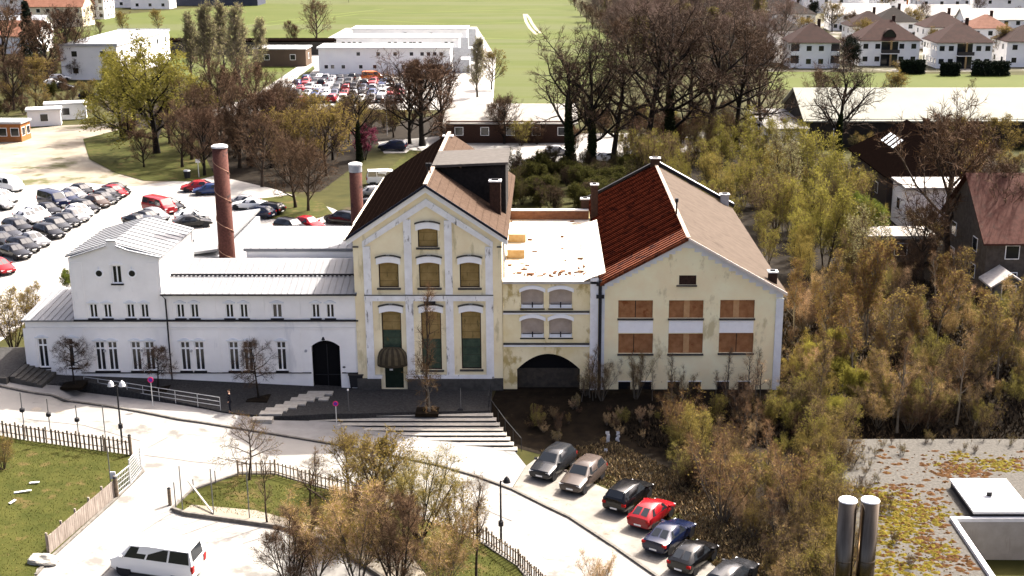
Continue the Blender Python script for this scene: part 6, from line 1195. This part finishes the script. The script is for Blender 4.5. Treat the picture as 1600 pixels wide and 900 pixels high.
mb.poly([(wx0, wy1, zf), (wx1, wy1, zf), (wx1, wy1, ZR), (wx0, wy1, ZR)]); mb.poly([(wx0, wy0, zf), (wx0, wy1, zf), (wx0, wy1, ZR), (wx0, wy0, ZR)]); mb.poly([(wx1, wy1, zf), (wx1, wy0, zf), (wx1, wy0, ZR), (wx1, wy1, ZR)]); mb.poly([(wx1, wy0, zf), (wx0, wy0, zf), (wx0, wy0, ZR), (wx1, wy0, ZR)]); lw = mb.build('light_well', m_conc, FB)
mb = MB(); mb.poly([(wx0, wy0, zf + .01), (wx1, wy0, zf + .01), (wx1, wy1, zf + .01), (wx0, wy1, zf + .01)]); mb.build('well_floor', m_stain, lw)
mb = MB(); mb.box(wx0 + .2, wx1, wy1 - .06, wy1 - .004, zf + .2, ZR - 2.9); mb.build('window_band', m_glass, lw)
mb = MB()
for a, b in (((wx0 - .15, wy0, ZR + .003), (wx0 - .15, wy1 + .3, ZR + .003)), ((wx0 - .3, wy1 + .15, ZR + .005), (wx1, wy1 + .15, ZR + .005))): mb.bar(a, b, .28, .22)
mb.build('rim', m_cappaint, lw)
h1 = [at(1487, 748, ZR + .55), at(1571, 745, ZR + .55), at(1607, 793, ZR + .55), at(1518, 800, ZR + .55)]
xa = (h1[0].x + h1[3].x) / 2; xb = (h1[1].x + h1[2].x) / 2; ya, yb = h1[3].y, h1[0].y
mb = MB(); mb.box(xa + .08, xb - .08, ya + .08, yb - .08, ZR, ZR + .42); rh = mb.build('roof_hatch', m_dark, FB)
mb = MB(); mb.box(xa, xb, ya, yb, ZR + .42, ZR + .56); mb.build('hatch_cover', m_cappaint, rh)
mb = MB(); xm, ym = (xa + xb) / 2 - .1, (ya + yb) / 2 - .1; mb.tube([(xm, ym, ZR + .56), (xm, ym, ZR + .8)], .17, 10); mb.build('vent', m_dark, rh); mb = MB(); mb.slab([(xm - .3, ym - .25, ZR + .95), (xm + .3, ym - .25, ZR + .95), (xm + .3, ym + .25, ZR + .95), (xm - .3, ym + .25, ZR + .95)], .08); mb.build('vent_cap', m_cappaint, rh)
mb = MB(); mb.box(xb + .25, xb + 2, ya + 1.0, ya + 2.2, ZR, ZR + .3); mb.build('skylight', m_cappaint, FB)
def blob(name, m, cs, z, seed):                             # ragged moss mats: many small irregular patches
    r = random.Random(seed); mb = MB()
    for (px, py, sx, sy, n) in cs:
        for k in range(n):
            q = at(px + r.gauss(0, sx), py + r.gauss(0, sy), ZR); 
            if not (bxs + (bx0 - bxs) * (q.y - by0) / (by1 - by0) + .3 < q.x < bx1 and q.y < by1 - .3) or (wx0 - .6 < q.x < wx1 and wy0 - .3 < q.y < wy1 + .6) or (xa - .3 < q.x < xb + .3 and ya - .3 < q.y < yb + .3): continue
            s = r.choice([.04, .06, .08, .12, .17, .24]); nn = 7; zz = z + r.uniform(.0, .05); a0 = r.random() * 6
            ring = [(q.x + s * r.uniform(.5, 1.2) * math.cos(a0 + 2 * math.pi * i / nn) * 1.3, q.y + s * r.uniform(.5, 1.2) * math.sin(a0 + 2 * math.pi * i / nn), ZR + .002) for i in range(nn)]
            c = (q.x, q.y, zz + s * .25)
            for i in range(nn): mb.poly([ring[i], ring[(i + 1) % nn], c])
    return mb.build(name, m, FB, smooth=True)
MC = [(1352, 765, 10, 5, 60), (1395, 778, 22, 8, 120), (1405, 800, 22, 12, 180), (1420, 825, 20, 12, 200), (1390, 840, 18, 20, 160), (1450, 800, 20, 7, 80), (1465, 812, 14, 7, 60), (1520, 730, 26, 6, 130), (1550, 722, 20, 4, 90), (1500, 712, 14, 4, 50), (1575, 732, 10, 4, 30), (1465, 858, 16, 8, 100), (1440, 880, 24, 14, 120), (1385, 890, 14, 14, 80)]
blob('yellow_moss', m_moss, MC, ZR + .01, 3)['kind'] = 'stuff'
RC = [(1480, 732, 16, 8, 120), (1510, 738, 22, 5, 110), (1400, 762, 12, 5, 30), (1430, 785, 26, 14, 60), (1470, 775, 20, 12, 45), (1365, 775, 12, 6, 50), (1450, 840, 24, 22, 120), (1500, 880, 22, 12, 90), (1400, 720, 40, 14, 60), (1590, 720, 12, 6, 30)]
blob('rust_sedum', m_redmoss, RC, ZR + .008, 4)['kind'] = 'stuff'
for k, (px, lab) in enumerate([(1325, 'left of two polished steel flues at the bottom right'), (1360, 'right of two polished steel flues at the bottom right')]):
    p = Vector(ray(px, 782)); p = Vector((0, 0, CAMH)) + p * (57.5 / p.y); t = thing('steel_flue', lab, 'flue', (p.x, p.y, -1.8), 'steel flues')
    mb = MB(); mb.tube([(p.x, p.y, -1.8), (p.x, p.y, p.z)], .45, 28); mb.build('pipe', m_steel, t, True)
    mb = MB()
    for z in (p.z - 3.2, p.z - 6.4): mb.tube([(p.x, p.y, z), (p.x, p.y, z + .06)], .465, 28)
    mb.build('joint_ring', m_steel, t, True)
    mb = MB(); mb.tube([(p.x, p.y, p.z + .002), (p.x, p.y, p.z + .06)], [.47, .44], 28); mb.build('cap', mat('bright_cap', (.75, .75, .74), rough=.4), t)

# ------------------------------------------------------------------ fences, posts, signs, person, small things
m_picket = mat('grey_brown_picket', (.11, .085, .06), (.19, .15, .11), 5, .9); m_plank = mat('weathered_plank', (.20, .165, .14), (.36, .31, .27), 2.5, .9, stretch=(2, 2, .4)); m_galv = mat('galvanised_metal', (.50, .51, .52), rough=.4, metal=.5); m_wire = mat('wire_mesh', (.12, .12, .12), rough=.6, metal=.3)
def picket(pxs, label, h=1.15, sp=.17, w=.085, dens=1.0):
    P = [at(*q) for q in pxs]; t = thing('picket_fence', label, 'fence', P[0]); r = random.Random(len(pxs)); mb = MB(); A = along(P, sp)
    for a, b in zip(A, A[1:]):
        if r.random() > dens: continue
        z = HT(a.x, a.y); d = (b - a).normalized(); hh = h * r.uniform(.92, 1.06); mb.bar((a.x, a.y, z), (a.x + r.gauss(0, .02), a.y, z + hh), w, .03)
    mb.build('pickets', m_picket, t); mb = MB()
    C_ = along(P, 1.0)
    for a, b in zip(C_, C_[1:]):
        for u in (.3, .8): mb.bar((a.x, a.y + .03, HT(a.x, a.y) + h * u), (b.x, b.y + .03, HT(b.x, b.y) + h * u), .05, .05)
    mb.build('rails', m_picket, t)
    for q in along(P, 2.6): z = HT(q.x, q.y); mb = MB(); mb.tube([(q.x, q.y + .1, z), (q.x, q.y + .1, z + h * 1.05)], .06, 6); mb.build('post', m_picket, t)
scrub('thicket', 'yellowish weeds and stems along the left edge of the gravel roof', 'thicket', [(1270, 700), (1296, 700), (1312, 980), (1270, 980)], 60, (3.6, 6.2), Y_[1:3] + [('vase', (b_brown, t_tan, l_gold))], 16)
scrub('thicket', 'dry weeds and twigs along the margins of the gravel roof', 'thicket', [(bx0 + .2, by1 - .2), (bx0 + 16, by1 - .2), (bx0 + 14, by1 - 2.2), (bx0 + 3, by1 - 4), (bx0 + 1.5, by1 - 18), (bx0 - 3, by1 - 24), (bx0 - 1.6, by1 - 12)], 85, (.25, 1.1), [('brush', (b_grey, t_brown, l_gold)), ('brush', (b_dark, t_dark, l_brown)), ('brush', (b_grey, t_tan, l_bud))], 18, world=True, z=ZR)
picket([(-40, 674), (25, 686), (120, 700), (205, 712)], 'long picket fence with gaps along the lawn and street at the left', dens=.96, sp=.30, w=.12)
picket([(372, 746), (430, 745), (540, 777), (600, 793)], 'picket fence along the upper edge of the traffic island', sp=.3, w=.07)
picket([(735, 842), (760, 853), (810, 888), (852, 930)], 'dark picket fence at the lower right end of the traffic island', sp=.28, w=.09)
P = [at(78, 868), at(183, 776)]; t = thing('plank_fence', 'weathered grey plank fence beside the side lane', 'fence', P[0]); A = along(P, .22); mb = MB(); r = random.Random(2)
for a in A: z = HT(a.x, a.y); d = (P[1] - P[0]).normalized(); e = a + d * .205; mb.bar((a.x, a.y, z + .03), (a.x, a.y, z + 1.2 + r.uniform(-.04, .05)), .0, .0) if False else mb.slab([(a.x, a.y, z + 1.2 + r.uniform(-.04, .05)), (e.x, e.y, z + 1.2 + r.uniform(-.04, .05)), (e.x - .03, e.y + .03, z + 1.2), (a.x - .03, a.y + .03, z + 1.2)], 1.2)
mb.build('planks', m_plank, t)
for q in along(P, 1.6): z = HT(q.x, q.y); mb = MB(); mb.box(q.x - .16, q.x - .05, q.y + .02, q.y + .12, z, z + 1.38); mb.build('post', m_plank, t)
def mesh_panel(pa, pb, h, label, name='metal_gate', bars=9, rails=6, m=m_galv, cat='gate'):
    t = thing(name, label, cat, pa); za, zb = HT(pa.x, pa.y), HT(pb.x, pb.y); a0 = Vector((pa.x, pa.y, za + .1)); b0 = Vector((pb.x, pb.y, zb + .1)); up = Vector((0, 0, h)); mb = MB()
    for s in (0, 1): mb.bar(a0 + up * s, b0 + up * s, .06, .06)
    for q in (a0, b0): mb.tube([q - Vector((0, 0, .1)), q + up * 1.05], .05, 8)
    mb.build('frame', m, t); mb = MB()
    for k in range(1, rails): mb.bar(a0 + up * k / rails, b0 + up * k / rails, .03, .03)
    for k in range(1, bars): q = a0.lerp(b0, k / bars); mb.bar(q, q + up, .022, .022)
    mb.build('lattice', m, t); return t
mesh_panel(at(184, 776), at(204, 759), 1.25, 'silver lattice gate at the end of the plank fence', bars=8, rails=4)
mesh_panel(at(205, 758), at(221, 737), 1.6, 'silver lattice fence panel right of the gate', name='lattice_fence', cat='fence', bars=10, rails=8)
mb = MB(); q = at(184, 774); mb.box(q.x - .35, q.x - .02, q.y, q.y + .05, q.z + 1.1, q.z + 1.6); t = mb.build('notice_board', m_cappaint); tag(t, 'small white notice on a pole at the lattice gate', 'notice')
mb = MB(); mb.tube([(q.x - .4, q.y + .1, q.z), (q.x - .4, q.y + .1, q.z + 3.2)], .035, 6); tag(mb.build('thin_pole', m_wire), 'thin pole rising behind the white notice at the lattice gate', 'pole')
def bollard(px, py, h, r, label, m=m_picket, name='bollard', cap=True):
    q = at(px, py); t = thing(name, label, 'bollard' if name == 'bollard' else 'post', q); mb = MB(); mb.tube([q, q + Vector((0, 0, h))], [r, r * .92], 10); mb.build('shaft', m, t)
    if cap: mb = MB(); mb.tube([q + Vector((0, 0, h)), q + Vector((0, 0, h + .08))], [r * 1.05, r * .5], 10); mb.build('cap', m_dark, t)
bollard(266, 790, 1.15, .12, 'thick wooden post standing alone at the lane mouth'); bollard(205, 713, 1.5, .12, 'dark corner post at the end of the long picket fence'); bollard(183, 778, 1.35, .13, 'wooden gate post at the end of the plank fence')
def tall_pole(px, pyb, pyt, label, ball=None, m=m_wire, r=.035):
    q = at(px, pyb); h = (pyb - pyt) * mpp(q) / .95; t = thing('thin_pole', label, 'pole', q, 'thin poles'); mb = MB(); mb.tube([q, q + Vector((0, 0, h))], r, 6); mb.build('shaft', m, t)
    if ball: z = (pyb - ball) * mpp(q) / .95; mb = MB(); mb.tube([q + Vector((0, 0, z - .17)), q + Vector((0, 0, z - .1)), q + Vector((0, 0, z + .1)), q + Vector((0, 0, z + .17))], [.06, .17, .17, .06], 10); mb.build('drum', m_dark, t)
tall_pole(40, 686, 612, 'leftmost thin pole with dark drum behind the picket fence', 640); tall_pole(81, 694, 622, 'second thin pole with dark drum behind the picket fence', 647); tall_pole(125, 700, 632, 'third thin pole with dark drum behind the picket fence', 655); tall_pole(167, 706, 632, 'thin plain pole left of the street lamp')
tall_pole(286, 803, 726, 'left thin fence pole at the island corner'); tall_pole(334, 806, 730, 'middle thin fence pole at the island kerb'); tall_pole(390, 812, 735, 'right thin fence pole at the island kerb'); tall_pole(303, 772, 748, 'short thin post at the upper island corner'); tall_pole(337, 757, 735, 'short thin post left of the picket fence'); tall_pole(275, 796, 752, 'thin post beside the thick wooden post')
a, b = at(296, 775), at(334, 806); mb = MB(); mb.bar(a + Vector((0, 0, 1.0)), b + Vector((0, 0, .1)), .09, .09); tag(mb.build('wooden_brace', m_stone), 'pale wooden brace leaning against the middle fence pole', 'brace')
def lamp(px, pyb, pyt, label, hd=1, arms=2, m=m_dark):
    q = at(px, pyb); h = (pyb - pyt) * mpp(q) / .95; t = thing('street_lamp', label, 'street lamp', q); mb = MB(); mb.tube([q, q + Vector((0, 0, h))], [.075, .05], 8); mb.build('pole', m, t); tp = q + Vector((0, 0, h))
    for k in range(arms):
        s = (-1, 1)[k] if arms > 1 else 1; mb = MB(); mb.tube([tp - Vector((0, 0, .1)), tp + Vector((s * .35, 0, .12))], .03, 6); ar = mb.build('arm', m, t); mb = MB(); c = tp + Vector((s * .38, 0, .12)); mb.tube([c + Vector((0, 0, -.22)), c + Vector((0, 0, .02)), c + Vector((0, 0, .16))], [.24, .16, .04], 10); mb.build('lamp_head', m_cappaint if hd else m_dark, ar)
    z = h * .30; mb = MB(); mb.tube([q + Vector((0, 0, z - .15)), q + Vector((0, 0, z + .15))], .16, 10); mb.build('control_box', m_dark, t)
lamp(191, 693, 600, 'street lamp with two white heads at the left street'); lamp(783, 846, 748, 'dark street lamp at the curve of the street', hd=0, arms=1)
def sign(px, pyb, pyt, label, r=.24, disc=.3, onp=True):
    q = on_plaza(px, pyb) if onp else at(px, pyb); h = (pyb - pyt) * mpp(q) / .95; t = thing('road_sign', label, 'sign', q); mb = MB(); mb.tube([q, q + Vector((0, 0, h))], .032, 8); mb.build('post', m_galv, t)
    mb = MB(); c = q + Vector((0, -.05, h - .1)); mb.tube([c, c + Vector((0, .03, 0))], disc, 18); d = mb.build('sign_disc', mat('red_sign', (.55, .03, .12), rough=.5), t); mb = MB(); mb.tube([c + Vector((0, -.008, 0)), c + Vector((0, -.002, 0))], disc * .68, 18); mb.build('sign_field', mat('blue_sign', (.10, .03, .25), rough=.5), d)
sign(239, 634, 591, 'round red and blue sign on a post before the white facade', disc=.22); sign(526, 663, 628, 'round red and blue sign on a post at the plaza edge above the steps', disc=.2)
q = on_plaza(545, 642); t = thing('thin_post', 'thin pale post with white top on the plaza', 'post', q); mb = MB(); mb.tube([q, q + Vector((0, 0, 1.6))], .03, 6); mb.build('shaft', m_wire, t); mb = MB(); mb.tube([q + Vector((0, 0, 1.6)), q + Vector((0, 0, 1.72))], .07, 8); mb.build('cap', m_cappaint, t)
q = on_plaza(720, 640); t = thing('thin_post', 'thin dark post before the right tower window', 'post', q); mb = MB(); mb.tube([q, q + Vector((0, 0, 1.7))], .03, 6); mb.build('shaft', m_wire, t); mb = MB(); mb.box(q.x - .2, q.x + .2, q.y - .2, q.y + .2, q.z, q.z + .1); mb.build('foot', m_dark, t)
# railings
def railing(pts, label, h=1.0, n=2, m=m_galv, step=1.6):
    t = thing('railing', label, 'railing', pts[0]); mb = MB()
    for a, b in zip(pts, pts[1:]):
        for k in range(n): u = Vector((0, 0, h * (k + 1) / n)); mb.bar(a + u, b + u, .04, .04)
    mb.build('rail', m, t)
    for q in along(pts, step): mb = MB(); mb.tube([q, q + Vector((0, 0, h))], .025, 6); mb.build('post', m, t)
railing([Vector((p.x, p.y, HT(p.x, p.y) + .2)) for p in (at(133, 612), at(200, 622), at(275, 634), at(345, 645))], 'thin metal railing along the terrace edge before the white facade', 1.0, 3)
railing([Vector((edge[-1].x - .1, y, plz(edge[-1].x))) for y in (Ya, Ya + 1.4, Ya + 2.8)], 'dark railing at the right end of the plaza beside the steps', 1.1, 3, m_dark, .7)
railing([Vector((xr_, y_, z_)) for xr_, y_, z_ in ((edge[-1].x + .1, Ya - .2, -.1), (edge[-1].x + 1.2, Ya - 2.4, -.75), (edge[-1].x + 2.4, Ya - 4.6, -1.3))], 'dark handrail down the right side of the steps', 1.0, 1, m_dark, 1.6)
# wheeled bin, board, pollard, white rock, sheet
q = on_plaza(557, 607); t = thing('waste_bin', 'dark wheeled waste container in the corner between white row and tower', 'bin', q); mb = MB(); mb.prism([(q.x - .45, q.z + .12), (q.x + .45, q.z + .12), (q.x + .55, q.z + 1.15), (q.x - .55, q.z + 1.15)], q.y - .1, q.y + .7); mb.build('body', m_dark, t); mb = MB(); mb.slab([(q.x - .6, q.y - .16, q.z + 1.18), (q.x + .6, q.y - .16, q.z + 1.18), (q.x + .6, q.y + .75, q.z + 1.34), (q.x - .6, q.y + .75, q.z + 1.34)], .07); mb.build('lid', m_slab, t)
for sx in (-.4, .4): mb = MB(); mb.tube([(q.x + sx - .05, q.y + .1, q.z + .1), (q.x + sx + .05, q.y + .1, q.z + .1)], .1, 8); mb.build('wheel', m_tyre, t)
q = on_plaza(568.5, 598); mb = MB(); mb.box(q.x - .11, q.x + .11, q.y - .05, q.y + .02, q.z, q.z + 1.9); tag(mb.build('leaning_board', m_brickbrown), 'tall dark narrow board at the corner of white row and tower', 'board')
q = at(530, 850); t = thing('pollard_stump', 'thick dark pollarded trunk without crown on the island', 'tree', q); mb = MB(); mb.tube([q, q + Vector((.05, 0, 1.2)), q + Vector((-.08, 0, 2.3)), q + Vector((-.15, .05, 3.0))], [.2, .17, .17, .2], 9); mb.build('trunk', b_dark, t)
for dx, dz in ((-1.6, 1.1), (-.9, .5), (.4, .5)): mb = MB(); s0 = q + Vector((-.12, 0, 2.5)); mb.tube([s0, s0 + Vector((dx * .5, 0, dz * .5)), s0 + Vector((dx, .1, dz))], [.09, .06, .03], 6); mb.build('limb', b_brown, t)
bm = bmesh.new(); bmesh.ops.create_icosphere(bm, subdivisions=3, radius=1); r = random.Random(8)
for v in bm.verts: n_ = math.sin(v.co.x * 4 + 1) * math.cos(v.co.y * 5) * .14 + math.sin(v.co.z * 6 + v.co.x * 3) * .1; v.co *= 1 + n_; v.co = Vector((v.co.x * .85, v.co.y * .5, max(v.co.z, -.3) * .42))
me = bpy.data.meshes.new('boulder'); bm.to_mesh(me); bm.free(); me.materials.append(m_stone); o = bpy.data.objects.new('boulder', me); COL.objects.link(o); o.location = at(67, 880) + Vector((0, 0, .15)); tag(o, 'pale boulder at the lower end of the plank fence', 'rock')
r = random.Random(3)
for k, (px, py, lab) in enumerate([(950, 692, 'left tall scrap of white sheet in the dark scrub'), (965, 690, 'right scrap of white sheet in the dark scrub'), (946, 707, 'small lowest scrap of white sheet in the dark scrub')]):
    q = at(px, py); mb = MB(); n = 6; h = (.9, .8, .3)[k]
    for i in range(n + 1): j = r.uniform(-.08, .08); mb.v += [(q.x - .12 + j, q.y + j, q.z + h * i / n), (q.x + .12 + j * .5, q.y - j, q.z + h * i / n), (q.x + .1 + j, q.y + .04, q.z + h * i / n), (q.x - .1 + j, q.y + .05, q.z + h * i / n)]
    for i in range(n):
        for e in range(4): mb.f.append((4 * i + e, 4 * i + (e + 1) % 4, 4 * i + 4 + (e + 1) % 4, 4 * i + 4 + e)); mb.m.append(0)
    tag(mb.build('white_sheet', m_cappaint), lab, 'plastic sheet', 'white scraps in the scrub')
for k, (px, py, a_, lab) in enumerate([(36, 772, .3, 'longest white slat lying on the lawn'), (20, 788, 1.2, 'small white scrap on the lawn near the left edge'), (54, 758, .1, 'upper white scrap on the lawn')]):
    q = at(px, py); mb = MB(); L_ = (.5, .25, .3)[k]; d = Vector((math.cos(a_), math.sin(a_), 0)) * L_; mb.bar(q - d + Vector((0, 0, .14)), q + d + Vector((0, 0, .17)), .16, .05); tag(mb.build('litter_scrap', m_cappaint), lab, 'litter', 'white scraps on the lawn')
# white field furniture beyond
mb = MB(); q = at(605, 212); mb.tube([q, q + Vector((0, 0, 5.5))], .06, 6); tag(mb.build('thin_pole', m_galv), 'pale lamp pole below the packed car yard', 'pole')
q = at(311, 278); t = thing('info_post', 'small pale post with box at the car park edge', 'post', q); mb = MB(); mb.tube([q, q + Vector((0, 0, 2.2))], .06, 6); mb.build('shaft', m_galv, t); mb = MB(); mb.box(q.x - .3, q.x + .3, q.y - .15, q.y + .15, q.z + 2.2, q.z + 2.7); mb.build('box', m_galv, t)
q = at(293, 279); t = thing('waste_bin', 'grey litter bin at the car park edge', 'bin', q); mb = MB(); mb.tube([q, q + Vector((0, 0, 1.1))], [.4, .5], 10); mb.build('body', m_dark, t); mb = MB(); mb.tube([q + Vector((0, 0, 1.1)), q + Vector((0, 0, 1.25))], [.52, .4], 10); mb.build('lid', m_galv, t)
q = at(1416, 28); mb = MB(); mb.tube([q, q + Vector((0, 0, 12))], .35, 6); tag(mb.build('crane_mast', mat('orange_crane', (.45, .16, .05), rough=.6)), 'thin orange crane mast among the far roofs', 'crane')

# person standing on the plaza
def skin(name, pts, edges, radii, m, parent, sub=2):
    me = bpy.data.meshes.new(name); me.from_pydata(pts, edges, []); o = bpy.data.objects.new(name, me); COL.objects.link(o); o.parent = parent
    md = o.modifiers.new('skin', 'SKIN'); sk = me.skin_vertices[0] if len(me.skin_vertices) else None
    if sk is None:
        bpy.context.view_layer.objects.active = o; o.select_set(True); sk = me.skin_vertices[0]
    for i, r_ in enumerate(radii): sk.data[i].radius = r_ if hasattr(r_, '__len__') else (r_, r_)
    sk.data[0].use_root = True; s = o.modifiers.new('sub', 'SUBSURF'); s.levels = sub; s.render_levels = sub; me.materials.append(m); return o
q = on_plaza(360, 644); T = thing('person', 'person in dark coat and trousers standing on the plaza near the right facade tree', 'person', q, rz=rad(200))
m_skin = mat('skin_tone', (.45, .27, .19), rough=.6); m_coat = mat('dark_coat', (.016, .016, .02), rough=.85); m_trou = mat('dark_trousers', (.012, .013, .018), rough=.85); m_hair = mat('brown_hair', (.03, .02, .014), rough=.7)
pts = [(0, 0, .95), (0, 0, 1.15), (0, 0, 1.38), (0, 0, 1.50), (0, 0, 1.56), (.02, 0, 1.66), (.01, 0, 1.74), (0, .19, 1.42), (.02, .25, 1.14), (.12, .24, .92), (.16, .23, .84), (0, -.19, 1.42), (.0, -.25, 1.14), (.05, -.26, .90), (.07, -.26, .82), (0, .09, .90), (.03, .11, .50), (0, .12, .09), (.13, .13, .04), (0, -.09, .90), (.0, -.11, .50), (-.03, -.12, .09), (.10, -.13, .04)]
ed = [(0, 1), (1, 2), (2, 3), (3, 4), (4, 5), (5, 6), (2, 7), (7, 8), (8, 9), (9, 10), (2, 11), (11, 12), (12, 13), (13, 14), (0, 15), (15, 16), (16, 17), (17, 18), (0, 19), (19, 20), (20, 21), (21, 22)]
rr = [(.12, .16), (.11, .15), (.12, .18), .06, .055, .10, .075, .065, .045, .036, .04, .065, .045, .036, .04, .085, .06, .045, .04, .085, .06, .045, .04]
body = skin('body', pts, ed, rr, m_skin, T)
skin('coat', [(0, 0, .78), (0, 0, 1.0), (0, 0, 1.18), (0, 0, 1.40), (0, .19, 1.42), (.02, .25, 1.14), (.12, .24, .94), (0, -.19, 1.42), (0, -.25, 1.14), (.05, -.26, .92)], [(0, 1), (1, 2), (2, 3), (3, 4), (4, 5), (5, 6), (3, 7), (7, 8), (8, 9)], [(.15, .20), (.15, .19), (.135, .175), (.135, .20), .085, .062, .052, .085, .062, .052], m_coat, T)
skin('trousers', [(0, 0, .92), (0, .09, .86), (.03, .11, .50), (0, .12, .10), (0, -.09, .86), (0, -.11, .50), (-.03, -.12, .10)], [(0, 1), (1, 2), (2, 3), (0, 4), (4, 5), (5, 6)], [(.13, .15), .10, .075, .062, .10, .075, .062], m_trou, T)
skin('hair', [(-.02, 0, 1.66), (-.02, 0, 1.74), (.02, 0, 1.79)], [(0, 1), (1, 2)], [.09, .10, .06], m_hair, T)
